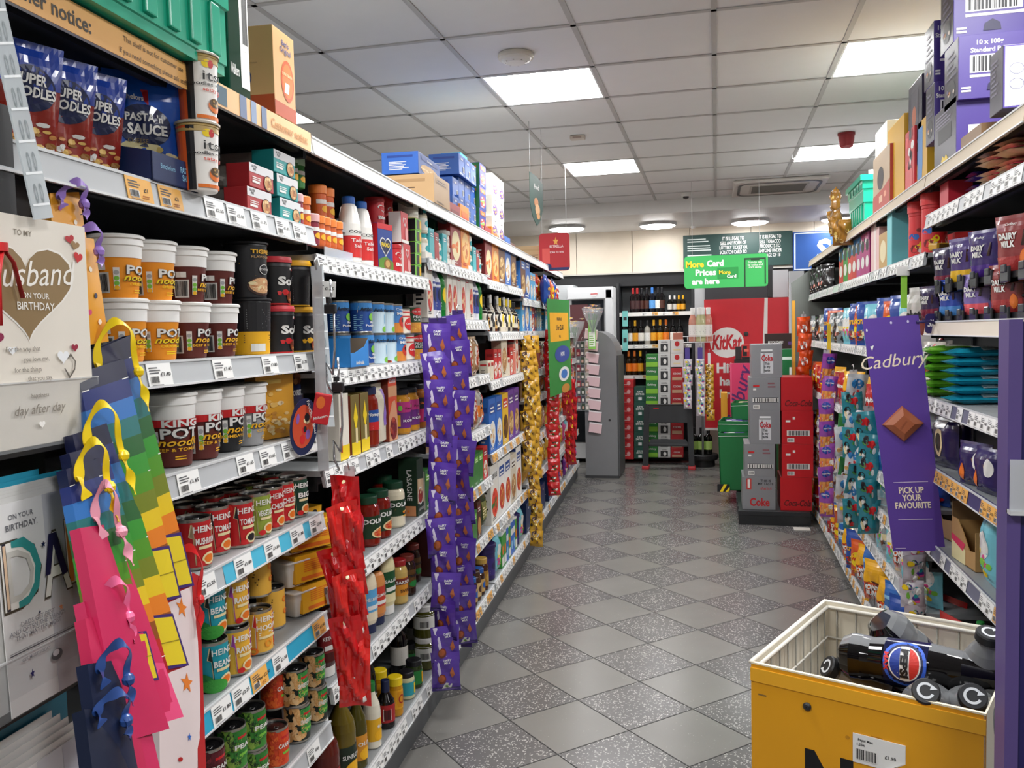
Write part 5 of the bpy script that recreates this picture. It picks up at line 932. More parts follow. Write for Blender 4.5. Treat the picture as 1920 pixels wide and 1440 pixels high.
# £1.25 price card clipped to the pale strip
b = MB(); b.box(-.03, -.0012, 0, .03, 0, .042, 'F0F0EC', 0)
decals(b, [('ln', -.85, .55, .0, .95, 3, '55565A'), ('bar', -.8, .14, -.2, .42), ('t', '£1.25', .45, .45, .26, '1A1A1C', .02)], lambda u, v, q: (u*.03, -.0012-q, v*.042), .06, .042)
y, z = at_l(605, 543, -.90); o = ob('price_card', b); o.location = Lw(-.895, y-.004, z-.02); o.rotation_euler = (0, .06, LA+.25); tag(o, 'white £1.25 price card hanging by the noodle pots', 'price card')
def quad3(pts, th, m, name='x'):
    """slab through four unprojected corners given as (px, py, X); pts TL TR BR BL"""
    P = []
    for px, py, X in pts:
        y, z = at_l(px, py, X); P.append(Vector(Lw(X, y, z)))
    n = (P[1]-P[0]).cross(P[3]-P[0]).normalized()
    return P, n
# ------------------------------------------------------------------ promotion fin on the left
def board(pts, th, col, dec, name, label, cat, extra=None):
    P, n = quad3(pts, th, None); P[2] = P[3]+(P[1]-P[0]); o0 = (P[0]+P[1]+P[2]+P[3])/4
    b = MB(); Q = [p-o0 for p in P]
    if n.dot(Vector((0, 0, CH))-o0) < 0: n = -n
    b.add(Q+[q-n*th for q in Q], [(3, 2, 1, 0), (4, 5, 6, 7), (0, 1, 5, 4), (1, 2, 6, 5), (2, 3, 7, 6), (3, 0, 4, 7)], col)
    w_ = (Q[1]-Q[0]).length; h_ = (Q[0]-Q[3]).length
    def fn(u, v, d):
        s_ = (u+1)/2; a = Q[3].lerp(Q[2], s_); c = Q[0].lerp(Q[1], s_); p = a.lerp(c, v)+n*d; return (p.x, p.y, p.z)
    decals(b, dec, fn, w_, h_); o = ob(name, b); o.location = o0; tag(o, label, cat); return o, fn, P, n
board([(1026, 560, -.86), (1067, 563, -.78), (1057, 745, -.80), (1032, 745, -.86)], .003, '2A8A3A', [('r', -.85, .56, .85, .86, 'F0B020'), ('t', 'Mix&Match', 0, .78, .05, 'k', .02), ('t', '2 for £2.60', 0, .68, .075, 'k', .03, 0, 1.6), ('t', '800g', 0, .6, .035, 'k', .01), ('c', .2, .42, .7, .09, '2A4A9A'), ('t', 'HOVIS', .2, .4, .06, 'w', .03, 0, 1), ('c', .3, .2, .5, .08, 'w'), ('c', .3, .2, .3, .05, '3A7AC8'), ('c', .4, .04, .4, .05, 'C98A3A')], 'promotion_board', 'green hanging promotion board with yellow price panel', 'sign')
# ------------------------------------------------------------------ green crate and boxes on the top shelf
def crate(L, W, H, m, name='plastic_crate'):
    """x = long side; flared walls with stepped ribs, slotted base, rim with handles"""
    b = MB(); fl = .022; t = .004
    def lvl(z): return fl*z/H
    zs = [0, .02, .022, H*.45, H*.46, H*.72, H*.73, H-.03, H-.03, H]
    of = [0, 0, .004, .004, .010, .010, .016, .016, .028, .028]
    rings = []
    for z, o_ in zip(zs, of):
        rings.append([(-L/2-o_, -W/2-o_, z), (L/2+o_, -W/2-o_, z), (L/2+o_, W/2+o_, z), (-L/2-o_, W/2+o_, z)])
    vs = [v for r in rings for v in r]; b.add(vs, [(4*j+k, 4*j+(k+1) % 4, 4*j+4+(k+1) % 4, 4*j+4+k) for j in range(len(zs)-1) for k in range(4)], m)
    inn = [[(x*.985, y*.975, z) for x, y, z in r] for r in rings[::3]]
    vs = [v for r in inn for v in r]+[(x*.985, y*.975, H) for x, y, z in rings[-1]]
    b.add(vs, [(4*j+(k+1) % 4, 4*j+k, 4*j+4+k, 4*j+4+(k+1) % 4) for j in range(len(inn)) for k in range(4)], m)
    b.add([rings[-1][k] for k in range(4)]+[(x*.985, y*.975, H) for x, y, z in rings[-1]], [(k, (k+1) % 4, 4+(k+1) % 4, 4+k) for k in range(4)], m)
    b.add(rings[0], [(3, 2, 1, 0)], m)
    nx = int(L/.075)
    for s_ in (-1, 1):
        for k in range(nx):
            x = -L/2+.04+k*.075
            b.box(x, s_*(W/2+.004)-.008, .03, x+.035, s_*(W/2+.004)+.010, H*.44, m, .003)
    parts = ob(name, b)
    k2 = MB(); 
    for k in range(int(L/.03)):
        for q in (-1, 1): k2.box(-L/2+.02+k*.03, q*W*.3-.03, -.001, -L/2+.028+k*.03, q*W*.3+.03, .0, '06281E')
    return parts, k2
CG = mat('17A684', .28)
def crate_thing(L, W, H, loc, rz, label, items=None):
    root = empty('plastic_crate', loc, rz); tag(root, label, 'crate')
    b, k2 = crate(L, W, H, CG, 'crate_body'); b.parent = root; ob('base_slots', k2, root)
    r = MB()
    for e in (-1, 1):
        r.tube([(e*(L/2+.028), -W*.28, H-.045), (e*(L/2+.045), -W*.25, H-.05), (e*(L/2+.045), W*.25, H-.05), (e*(L/2+.028), W*.28, H-.045)], .008, CG, 8)
        for k in range(6): r.box(e*(L/2+.024)-.006, -W*.25+k*W*.1-.003, H-.05, e*(L/2+.024)+.006, -W*.25+k*W*.1+.003, H-.028, CG)
    for s_ in (-1, 1):
        for k in range(4): r.box(-L*.3+k*L*.2-.006, s_*(W/2+.016)-.003, H*.75, -L*.3+k*L*.2+.006, s_*(W/2+.016)+.004, H*.9, '0A5A44')
    ob('handles', r, root); return root
yc = yl(420, -.92, 2.15)
crate_thing(.78, .40, .30, Lw(-1.115, yc-.40, 2.108), rot('L'), 'large green plastic crate overhanging the top left shelf')
def gbx(name, side, px0, px1, X, z, h, dep, col, label, cat='box', dec=(), sdec=(), sidec=None, top=None, bev=.002, lf=None):
    y0, y1 = (yl if side == 'L' else yr)(px0, X, z+h/2), (yl if side == 'L' else yr)(px1, X, z+h/2)
    w_ = abs(y1-y0); yc = (y0+y1)/2
    pr = S_box(w_, dep, h, col, dec, side=sidec, sdec=sdec, top=top, bev=bev)
    o = inst(pr, name, (Lw(X-dep/2, yc, z) if side == 'L' else (X+dep/2, yc, z)), rot(side)); tag(o, label, cat); return o
gbx('shipping_carton', 'L', 425, 464, -.95, 2.108, .40, .28, glassy('1E3E30', .97), 'dark green carton with barcode label beside the crate', 'carton', dec=[('r', .1, .05, .95, .97, 'E8E8E4'), ('bar', .35, .3, .85, .8), ('t', 'Walkers', -.5, .1, .08, 'w', .02, 0, .8)])
o = gbx('rice_carton', 'L', 513, 553, -.945, 2.108, .215, .19, 'C89C68', 'open brown rice carton with orange base beside the dark green carton', 'carton',
    dec=[('r', -1, 0, 1, .16, 'B0481E'), ('c', .25, .45, .6, .24, 'C8501E'), ('c', .25, .45, .5, .2, 'D8702A'), ('p', [(-.1, .3), (.3, .3), (.4, .42), (.0, .42)], 'w'), ('t', "Ben's\nOriginal", .1, .84, .09, '3A4A7A', .02, 0, 1.2), ('t', 'LONG GRAIN', .2, .5, .05, 'c', .01, 0, .9)],
    sdec=[('r', -1, 0, 1, .22, 'B0481E'), ('ring', .1, .42, .28, .12, .12, '4A4A6A'), ('p', [(-.1, .46), (-.06, .5), (.32, .38), (.28, .34)], '4A4A6A'), ('p', [(-.7, .42), (-.3, .54), (-.3, .50), (-.62, .40)], '7A6A5A'), ('ln', -.9, .58, .9, .6, 1, 'A8845A')])
# pale perforated strips near the camera
def leaner(pts, label, name='perforated_strip', col='C4CCD0', a=.75):
    P, n = quad3(pts, .002, None); o0 = (P[0]+P[2])/2
    b = MB(); Q = [p-o0 for p in P]
    if n.dot(Vector((0, 0, CH))-o0) < 0: n = -n
    b.add(Q+[q-n*.003 for q in Q], [(3, 2, 1, 0), (4, 5, 6, 7), (0, 1, 5, 4), (1, 2, 6, 5), (2, 3, 7, 6), (3, 0, 4, 7)], mat(col, .25, 0, 0, 0, a, .6))
    def fn(u, v, d):
        s_ = (u+1)/2; q = Q[3].lerp(Q[2], s_).lerp(Q[0].lerp(Q[1], s_), v)+n*d; return (q.x, q.y, q.z)
    k = 0; v = .06; h_ = (Q[0]-Q[3]).length; w_ = (Q[0]-Q[1]).length
    while v < .95:
        decals(b, [('r', -.9, v, .9, v+.006/h_*.6, 'E8ECEE'), ('ring', -.3, v+.018/h_, .16, .014/h_, .4, '7A8488'), ('ring', .3, v+.018/h_, .16, .014/h_, .4, '7A8488')], fn, w_, h_); v += .045/h_
    o = ob(name, b); o.location = o0; tag(o, label, 'hanging strip'); return o
leaner([(-30, -10, -.93), (6, -10, -.93), (100, 408, -.90), (66, 412, -.90)], 'wide pale perforated plastic strip at the upper left edge')
leaner([(584, 500, -.93), (606, 498, -.93), (628, 800, -.9), (606, 800, -.9)], 'pale perforated strip hanging past the end of the noodle pot shelf')
# bare metal hooks on the strip
b = MB(); b.tube([(0, 0, .12), (.005, -.006, .08), (-.004, -.008, .05), (.012, -.01, .03), (.012, -.012, -.06), (.004, -.012, -.13)], .003, metal('B8B8BC', .2), 6); b.box(-.012, -.02, .03, .02, -.006, .055, 'k', .003); b.lathe([(.008, 0), (.008, .012)], 'k', 10, c=(.0, -.012, .058))
b.tube([(.004, -.012, -.13), (-.014, -.012, -.10), (-.014, -.012, -.15), (.0, -.012, -.18)], .003, metal('B8B8BC', .2), 6)
y, z = at_l(622, 610, -.87); o = ob('swing_hook', b); o.location = Lw(-.87, y, z); tag(o, 'bare metal swing hook on the pale strip beside the custard tins', 'hook')
o2 = o.copy(); COL.objects.link(o2); y, z = at_l(636, 755, -.86); o2.location = Lw(-.86, y, z); o2['label'] = 'bare metal swing hook above the red sweet bags'
b = MB(); b.box(-.022, -.012, -.06, .022, 0, .02, 'C8202A', .004); decals(b, [('c', -.2, .7, .5, .2, 'E8702A'), ('t', 'Maltesers', .1, .2, .12, 'w', .02, .2, 1.6, .4)], lambda u, v, q: (u*.022, -.012-q, -.06+v*.08), .044, .08)
y, z = at_l(606, 752, -.88); o = ob('hanging_packet', b); o.location = Lw(-.88, y, z); o.rotation_euler = (0, .2, .35); tag(o, 'small red packet hanging alone by the tall noodle pots', 'packet')
# oval shelf wobbler
y, z = at_l(566, 800, -.93); b = MB(); 
b.lathe([(.001, 0), (.055, 0), (.055, .0015), (.001, .0015)], 'B', 28, closed=False, M=Matrix.Rotation(PI/2, 4, 'X') @ Matrix.Scale(1.35, 4, Vector((0, 1, 0))))
decals(b, [('c', -.1, .5, .8, .4, 'C84A2A'), ('t', 'FAVOURITE', .3, .75, .1, 'w', .02, 0, .9, -1.0), ('blob', -.1, .45, .6, .3, 8, ['r', '8A5AA8', 'c', 'k']), ('t', 'READY MEALS', .6, .6, .07, 'w', .01, 0, .9, -1.1)], lambda u, v, q: (u*.052, -.0017-q, (v-.5)*.14), .104, .14)
o = ob('shelf_wobbler', b); o.location = Lw(-.925, y, z); o.rotation_euler = (0, .25, rot('L')-.25); tag(o, 'oval dark blue and red card sign clipped to the tall noodle pot shelf', 'sign')
# ------------------------------------------------------------------ greeting cards
RK = empty('card_rack', Lw(-.99, .72, .1), LA); tag(RK, 'black greeting card rack at the lower left', 'card rack')
b = MB(); b.box(-.03, -.75, 0, 0, .49, 1.75, '1A1A1C'); ob('back_panel', b, RK)
b = MB(); b.box(0, -.75, .45, .07, .47, .455, '141416'); b.box(0, -.75, .915, .07, .5, .92, '141416'); b.box(0, -.75, 1.29, .07, .51, 1.297, '141416'); ob('ledges', b, RK)
for zz, hh, yy in ((1.297, .10, .535), (.92, .085, .505)):
    b = MB(); b.box(.068, -.75, zz, .071, yy, zz+hh, glassy('D8DCE0', .16)); b.box(.0, yy-.002, zz, .07, yy, zz+hh, glassy('D8DCE0', .2)); b.box(.066, -.75, zz+hh-.002, .0715, yy, zz+hh, glassy('F0F0F0', .5)); ob('clear_pocket', b, RK)
def card(y0, y1, z0, z1, X, col, dec, label, name='greeting_card', tilt=0, cat='greeting card', group=None, th=.0012):
    b = MB(); w_, h_ = y1-y0, z1-z0; b.box(-w_/2, 0, 0, w_/2, th, h_, col); decals(b, dec, lambda u, v, q: (u*w_/2, -q, v*h_), w_, h_)
    o = ob(name, b); o.location = Lw(X, (y0+y1)/2, z0); o.rotation_euler = (tilt, 0, rot('L')); tag(o, label, cat, group); return o
hd = [heart(.02, .70, .80, .25, 'F2EEE6'), heart(.02, .70, .76, .238, '8E744C'), ('t', 'TO MY', .0, .915, .035, '8A8070', .005), ('t', 'Husband', .1, .70, .16, 'F4F0E8', .0, .35, 1.6, .07), ('t', 'ON YOUR', .14, .645, .036, 'F4F0E8', .01), ('t', 'BIRTHDAY', .14, .595, .048, 'F4F0E8', .01),
      heart(.72, .93, .08, .025, 'B8202A', .3), heart(.80, .905, .08, .025, '9A7A50', -.2), heart(.84, .85, .08, .03, 'C81E22', -.2), heart(-.45, .475, .10, .035, '8E1F4A', -.3), heart(-.25, .42, .07, .02, 'F4F6F8'), heart(.70, .425, .06, .022, '9A1F3A'), heart(.5, .385, .1, .035, 'F4F6F8'), ('p', [(.55, .37), (.62, .40), (.7, .36), (.68, .32), (.58, .28), (.5, .33), (.52, .33), (.59, .295), (.67, .33), (.68, .36), (.62, .385)], '6A645A'),
      ('t', 'For the way that', -.1, .415, .03, '8A8278', .004), ('t', 'you love me,', .08, .37, .03, '8A8278', .004), ('t', 'for the things', -.05, .325, .03, '8A8278', .004), ('t', 'that you say.', .12, .285, .03, '8A8278', .004), ('t', 'happiness', .1, .21, .028, '7A7268', .004), ('t', 'day after day', .1, .14, .06, '8A8278', .0, .3), heart(.1, .09, .05, .018, 'FAF8F4'),
      heart(-.62, .31, .09, .035, 'C8281E', -.2), heart(-.7, .27, .08, .03, '9A7A50', .2)]
card(.968, 1.243, 1.402, 1.738, -.922, 'E9E2D6', hd, 'cream Husband birthday card with a big gold heart')
b = MB(); b.tube([(0, 0, .02), (-.01, 0, -.02), (-.012, 0, -.09)], .005, 'C81E22', 6, flat=.3); b.tube([(0, 0, .02), (.02, 0, .0), (.034, 0, -.05)], .004, 'A81E22', 6, flat=.3); b.lathe([(.008, -.006), (.008, .006)], 'C81E22', 8, c=(0, 0, .02))
y, z = at_l(4, 490, -.915); o = ob('ribbon_bow', b); o.location = Lw(-.914, y, z); o.rotation_euler = (0, 0, rot('L')); tag(o, 'thin red ribbon tied on the cream Husband card', 'ribbon')
for k in range(3): card(.99, 1.247-.001*k, 1.40, 1.732-.003*k, -.928-.004*k, 'DDD5C8', [], f'cream card stacked behind the Husband card, {["nearest", "middle", "rearmost"][k]} of three', group='cards behind the Husband card')
fo = lambda v: ('r', -1, v, 1, v+.005, 'A8A8AA')
dd = [('r', -.05, 0, .42, 1, 'CDCDD3'), ('r', .42, 0, 1, 1, 'BDBDC8'), ('t', 'ON YOUR', -.5, .92, .035, '6A6A70', .006), ('t', 'BIRTHDAY.', -.5, .87, .042, '6A6A70', .01),
      ('t', 'D', -.58, .50, .46, '4A4438', .03, 0, .80), ('t', 'D', -.58, .504, .45, 'F4F1EA', .012, 0, .76), ('t', 'D', -.60, .53, .36, 'D2CFC8', -.005, 0, .50), ('p', [(-.75, .82), (-.5, .825), (-.3, .77), (-.2, .67), (-.28, .56), (-.5, .50), (-.7, .495), (-.7, .525), (-.5, .54), (-.37, .59), (-.32, .67), (-.4, .74), (-.55, .78), (-.75, .79)], '3A9A98'), ('r', -.93, .5, -.86, .82, '2A2A3A'), ('r', -.92, .51, -.87, .81, 'E8C8A8'),
      ('t', 'D', .66, .52, .46, '6A6458', .035, 0, .66), ('t', 'D', .66, .522, .46, 'F4F1EA', .02, 0, .63), ('t', 'D', .68, .56, .34, 'B4B4C0', -.005, 0, .36), ('r', .36, .52, .46, .85, 'E8883A'), ('t', 'A', .10, .50, .44, '4A4438', .03, 0, .62), ('t', 'A', .10, .502, .43, 'F0EDE6', .015, 0, .58), ('p', [(-.16, .60), (-.02, .80), (.14, .80), (.32, .58), (.2, .57), (.06, .74), (-.05, .60)], '231E48'),
      star(.4, .92, .022, .05, 'B'), star(.80, .42, .02, .05, 'B'), star(-.15, .76, .018, .05, 'B'), star(.1, .42, .02, .05, 'E8986A'), star(-.35, .44, .012, .03, 'B'), star(.85, .9, .018, .04, 'E8A878'), star(.45, .39, .02, .045, '9A9AA8'),
      ('t', 'DADS GET BEST\nAND OFTEN THE THINGS\nTHAT MATTER MOST', -.4, .41, .032, '8A8A92', .003), fo(.30), ('r', -1, .29, 1, .297, '6A6A6E'), ('t', 'GET MOST TODAY', -.5, .245, .022, '8A8A92', .003), star(-.62, .17, .024, .05, '2A2A6A'), ('c', -.1, .20, .12, .028, '5E6063'), ('c', -.12, .21, .07, .016, 'D8D8DC')]
card(1.03, 1.229, 1.022, 1.325, -.918, 'ECEBEA', dd, 'white and grey DAD birthday card with teal and navy letters', tilt=-.04)
for k in range(5): card(.99-.01*k, 1.222-.012*k, 1.03, 1.333+.004*k, -.926-.0035*k, 'E4E3E0', [], f'white card behind the DAD card, {["first", "second", "third", "fourth", "fifth"][k]} back', tilt=-.03, group='cards behind the DAD card')
for k in range(2): card(.95, 1.20-.05*k, 1.06, 1.352+.008*k, -.947-.006*k, '2E9AB8', [], 'turquoise envelope showing above the DAD card, '+('front' if not k else 'rear'), name='envelope', cat='envelope', group='turquoise envelopes')
card(.90, 1.028, 1.03, 1.30, -.93, 'E8D84A', [('r', -1, .3, .9, 1, 'E4E2D8')], 'pale card with a yellow edge left of the DAD card', tilt=-.03)
dd2 = [('r', -.1, 0, .4, 1, 'D2D2D8'), ('r', .4, 0, 1, 1, 'BDBDC8'), ('r', .3, .1, .55, .5, '22224A'), ('r', .62, .05, .75, .55, '22224A'), star(.25, .7, .02, .06, 'k')]
card(.99, 1.205, .60, .93, -.915, 'ECEBEA', dd2, 'front white and grey card at the very bottom left', tilt=-.05)
for k in range(7): card(.96, 1.198-.01*k, .62, .94+.009*k, -.922-.006*k, 'E6E5E2', [], f'white card in the bottom left pile, {["first", "second", "third", "fourth", "fifth", "sixth", "seventh"][k]} back', tilt=-.04, group='white cards at the bottom left')
for k in range(2): card(.93, 1.20-.02*k, .66, 1.01+.018*k, -.966-.008*k, '2A8AA8', [], 'turquoise envelope at the bottom left, '+('front' if not k else 'rear'), name='envelope', cat='envelope', group='turquoise envelopes')
card(.90, 1.125, 1.50, 1.90, -.945, mat('26272A', .5), [], 'blank dark grey divider card above the Husband card', name='divider_card', cat='card')
# ------------------------------------------------------------------ gift bags
RB = ['161A3A', '1C2A6A', '2A6AB0', '1E6A6A', '1E5A2A', '2E8A2A', '4A8A1E', '6E7A1E', 'D8B81E', 'D8781E', '8A4A18', 'B82A22', 'A81822']
def giftbag(pts, label, cols, base=None, name='gift_bag', th=.018, lines=True, ribbon=None, knot=None, dec=()):
    P, n = quad3(pts, th, None); o0 = (P[0]+P[1]+P[2]+P[3])/4; Q = [p-o0 for p in P]
    if n.dot(Vector((0, 0, CH))-o0) < 0: n = -n
    root = empty(name, o0); tag(root, label, 'gift bag'); w_ = (Q[0]-Q[1]).length; h_ = (Q[0]-Q[3]).length
    def fn(u, v, d):
        s_ = (u+1)/2; q = Q[3].lerp(Q[2], s_).lerp(Q[0].lerp(Q[1], s_), v)+n*(d+.006*math.sin(PI*s_)*math.sin(PI*v)); return (q.x, q.y, q.z)
    b = MB(); N_ = len(cols); NU = 6; sub = 3
    for k, c in enumerate(cols):
        for side_ in (0, 1):
            vs = []; 
            for j in range(sub+1):
                v = 1-(k+j/sub)/N_
                for i in range(NU+1):
                    p = Vector(fn(-1+2*i/NU, v, 0)); vs.append(tuple(p-n*th) if side_ else tuple(p))
            fs = [(j*(NU+1)+i, j*(NU+1)+i+1, (j+1)*(NU+1)+i+1, (j+1)*(NU+1)+i) for j in range(sub) for i in range(NU)]
            b.add(vs, [f[::-1] for f in fs] if side_ else fs, mat(c, .35), True)
        for u in (-1, 1):
            a, c2 = Vector(fn(u, 1-k/N_, 0)), Vector(fn(u, 1-(k+1)/N_, 0)); b.add([a, c2, c2-n*th, a-n*th], [(0, 1, 2, 3)], mat(c, .35))
    if lines: decals(b, [('r', -1, 1-q/N_-.002, 1, 1-q/N_+.002, 'w') for q in (1, 6, 12) if q < N_], fn, w_, h_)
    if dec: decals(b, dec, fn, w_, h_)
    ob('bag_body', b, root)
    if base:
        f_ = MB(); decals(f_, [('p', [(.05, .02), (1.0, .0), (1.0, .22), (.05, .24)], 'P'), ('p', [(.12, .032), (.93, .012), (.93, .208), (.12, .228)], base), ('p', [(.12, .12), (.93, .11), (.93, .114), (.12, .124)], '8A7A10')], lambda u, v, d: fn(u, v, d+.002), w_, h_); ob('folded_base', f_, root)
    if ribbon:
        def rib(T, w0):
            T = [Vector(fn(*t)) for t in T]; q_ = []
            for i in range(len(T)-1):
                p0, p1, p2, p3 = T[max(i-1, 0)], T[i], T[i+1], T[min(i+2, len(T)-1)]
                for j in range(6):
                    t = j/6; q_.append(.5*((2*p1)+(p2-p0)*t+(2*p0-5*p1+4*p2-p3)*t*t+(3*p1-p0-3*p2+p3)*t**3))
            q_.append(T[-1]); vs = []; side_ = (P[1]-P[0]).normalized()
            for i, p in enumerate(q_):
                d = (q_[min(i+1, len(q_)-1)]-q_[max(i-1, 0)]).normalized(); a_ = d.cross(n).normalized()*(w0*(.75+.25*math.sin(i*.7))); tw_ = n*(.35*w0*math.sin(i*.45)); vs += [tuple(p-a_-tw_), tuple(p+a_+tw_)]
            r.add(vs, [(2*i, 2*i+1, 2*i+3, 2*i+2) for i in range(len(q_)-1)], mat(ribbon, .3), True); r.add([tuple(Vector(v)-n*.0008) for v in vs], [(2*i+2, 2*i+3, 2*i+1, 2*i) for i in range(len(q_)-1)], mat(ribbon, .3), True)
        r = MB(); rib([(-.55, .93, .004), (-.5, 1.02, .012), (-.05, 1.08, .028), (.45, 1.03, .03), (.62, .93, .016), (.66, .86, .012)], .008); rib([(.66, .87, .012), (.60, .82, .016), (.72, .77, .012), (.66, .71, .014)], .009); rib([(-.55, .95, .006), (-.62, .90, .01), (-.5, .85, .008)], .009)
        kn = Vector(fn(.66, .865, .014)); r.lathe([(.002, -.010), (.008, -.005), (.009, .002), (.006, .008), (.002, .010)], mat(ribbon, .3), 8, c=tuple(kn)); ob('ribbon_handle', r, root)
    return root, fn
def gb4(tl, tr, br, bl, Xt, Xb): return [(tl[0], tl[1], Xt), (tr[0], tr[1], Xt), (br[0], br[1], Xb), (bl[0], bl[1], Xb)]
giftbag(gb4((150, 668), (245, 628), (362, 1098), (266, 1140), -.945, -.875), 'rearmost and tallest rainbow striped gift bag', RB, 'D8C01E', ribbon='Y')
giftbag(gb4((146, 700), (232, 672), (338, 1120), (240, 1165), -.925, -.85), 'second rainbow striped gift bag from the rear', RB, 'D8C01E')
giftbag(gb4((136, 815), (210, 790), (352, 1248), (240, 1290), -.905, -.82), 'third rainbow gift bag, with a loose yellow ribbon', RB, 'D8C01E', ribbon='Y')
giftbag(gb4((130, 850), (196, 830), (318, 1262), (222, 1300), -.885, -.80), 'fourth rainbow striped gift bag from the rear', RB, None)
giftbag(gb4((124, 880), (186, 858), (296, 1275), (206, 1312), -.87, -.785), 'front rainbow gift bag beside the DAD card', RB, 'D8C01E', ribbon='Y')
PK = ['C82A5A']*3
giftbag(gb4((158, 952), (200, 945), (344, 1344), (250, 1372), -.855, -.77), 'rear bright pink gift bag with pale pink ribbon', PK, None, lines=False, ribbon='F0A0B4', dec=[('p', [(.0, .0), (1, .0), (.96, .26), (.5, .27)], 'E04A7A')])
giftbag(gb4((150, 990), (194, 984), (318, 1366), (230, 1392), -.84, -.755), 'second bright pink gift bag', ['C02856']*3, None, lines=False)
giftbag(gb4((158, 1128), (226, 1120), (300, 1440), (220, 1460), -.825, -.745), 'third pink gift bag, folded open at the top', ['C42A5A']*3, None, lines=False, ribbon='F06A9A')
giftbag(gb4((160, 1160), (212, 1152), (284, 1480), (214, 1490), -.812, -.735), 'front pink gift bag above the navy ones', ['BC2450']*3, None, lines=False)
giftbag(gb4((172, 1232), (240, 1222), (296, 1560), (230, 1570), -.80, -.73), 'rear navy gift bag', ['141C34']*3, None, lines=False)
giftbag(gb4((164, 1245), (226, 1236), (280, 1560), (210, 1570), -.785, -.72), 'middle navy gift bag with crumpled blue ribbon', ['161F3A']*3, None, lines=False, ribbon='2A4A8A')
giftbag(gb4((158, 1330), (224, 1328), (264, 1560), (190, 1570), -.77, -.71), 'front navy gift bag with a big blue bow', ['121A30']*3, None, lines=False, ribbon='2A4A8A')
st = [star(0, .8, .05, .28, 'E8802A'), star(.1, .45, .05, .3, 'E8802A'), star(-.3, .6, .015, .08, 'k'), star(.2, .2, .02, .1, '2A6AC8'), ('r', .62, 0, 1, 1, 'B81E22'), ('c', -.2, .1, .1, .01, 'B81E22')]
giftbag(gb4((296, 1040), (372, 1080), (386, 1460), (300, 1470), -.93, -.90), 'white gift bag with orange stars and a red edge', ['E8D8D8']*3, None, lines=False, dec=st, ribbon='D81E22')
dots = [('c', a, b_, .12, .025, c) for a, b_, c in ((-.5, .85, 'D84A7A'), (.3, .7, 'F2E8D8'), (-.3, .5, 'F2E8D8'), (.4, .45, 'B'), (-.1, .3, 'D84A7A'), (.5, .2, 'F2E8D8'), (-.5, .12, '8E5FC0'))]
giftbag(gb4((94, 362), (148, 360), (178, 545), (104, 560), -.965, -.95), 'upper orange gift bag with coloured dots and lilac cord', ['E8A02A']*3, None, lines=False, dec=dots, ribbon='9A7AC8')
giftbag(gb4((120, 440), (176, 448), (204, 640), (140, 652), -.95, -.94), 'lower orange gift bag with coloured dots', ['E8A02A']*3, None, lines=False, dec=dots, ribbon='9A7AC8')
# ------------------------------------------------------------------ far end of the shop
def ybox(name, px0, px1, pt, pb, Y, dep, col, label, cat, dec=(), bev=.002, group=None, zb=None, parent=None, sdec=()):
    x0, _ = at_y(px0, (pt+pb)/2, Y); x1, _ = at_y(px1, (pt+pb)/2, Y); pm = (px0+px1)/2
    zt = at_y(pm, pt, Y)[1]; zb = at_y(pm, pb, Y)[1] if zb is None else zb
    b = MB(); w_, h_ = x1-x0, zt-zb; b.box(-w_/2, 0, 0, w_/2, dep, h_, col, bev); decals(b, dec, lambda u, v, q: (u*w_/2, -q, v*h_), w_, h_)
    if sdec: decals(b, sdec, lambda u, v, q: (-w_/2-q, dep/2-u*dep/2, v*h_), dep, h_)
    o = ob(name, b); o.location = ((x0+x1)/2, Y, zb)
    if label: tag(o, label, cat, group)
    return o
# tall grey end stand with curved shoulder
o = empty('display_stand', (-1.195, 8.97, 0)); tag(o, 'grey rounded end stand at the far end of the left shelves', 'display stand')
b = MB(); pr = [(-.172, 0), (.172, 0), (.172, 1.30)]+[(.172-.22*(1-math.cos(a)), 1.30+.26*math.sin(a)) for a in [PI/2*k/8 for k in range(1, 9)]]+[(-.172, 1.56)]
b.prism(pr, 0, .55, '77787A'); ob('side_panel', b, o); b = MB(); b.box(.174, .02, .02, .19, .53, 1.3, '4A4B4D'); b.box(-.18, -.004, -.0, .18, .56, .03, '3A3B3D'); ob('edge_trim', b, o)
b = MB(); b.lathe([(.012, 0), (.012, .004), (.001, .005)], '2A2A2C', 10, closed=False, M=Matrix.Translation((.09, -.001, .62)) @ Matrix.Rotation(PI/2, 4, 'X')); ob('bolt', b, o)
# chilled cabinet
o = empty('drinks_fridge', (-1.44, 10.0, 0)); tag(o, 'white fronted drinks fridge left of the wine shelves', 'fridge')
b = MB(); b.box(-.27, .02, .05, .27, .62, 2.08, 'D2D4D6', .01); ob('cabinet', b, o)
b = MB(); b.box(-.22, .005, .25, .16, .02, 1.93, mat('23262A', .1)); ob('glass_door', b, o); b = MB(); b.box(.18, -.02, .1, .26, .02, 2.05, 'DCDEE0', .008); b.box(-.27, -.02, 1.94, .27, .02, 2.07, 'E2E4E6', .008); ob('door_frame', b, o)
b = MB(); b.lathe([(.035, 0), (.035, .003), (.001, .003)], 'E8E8E8', 18, closed=False, M=Matrix.Translation((.05, -.02, 2.0)) @ Matrix.Rotation(PI/2, 4, 'X')); b.box(.01, -.0235, 1.994, .09, -.0225, 2.004, 'r'); ob('badge', b, o)
b = MB(); b.box(-.24, -.0, .7, -.03, .004, 1.88, '5A2A2E'); b.box(-.02, -.0, .7, .12, .004, 1.88, '3A3A40'); ob('door_stickers', b, o)
ybox('wall_cabinet', 1036, 1078, 535, 900, 10.1, .5, 'BFC2C4', 'pale grey cabinet half hidden behind the left shelves', 'cabinet', zb=0)
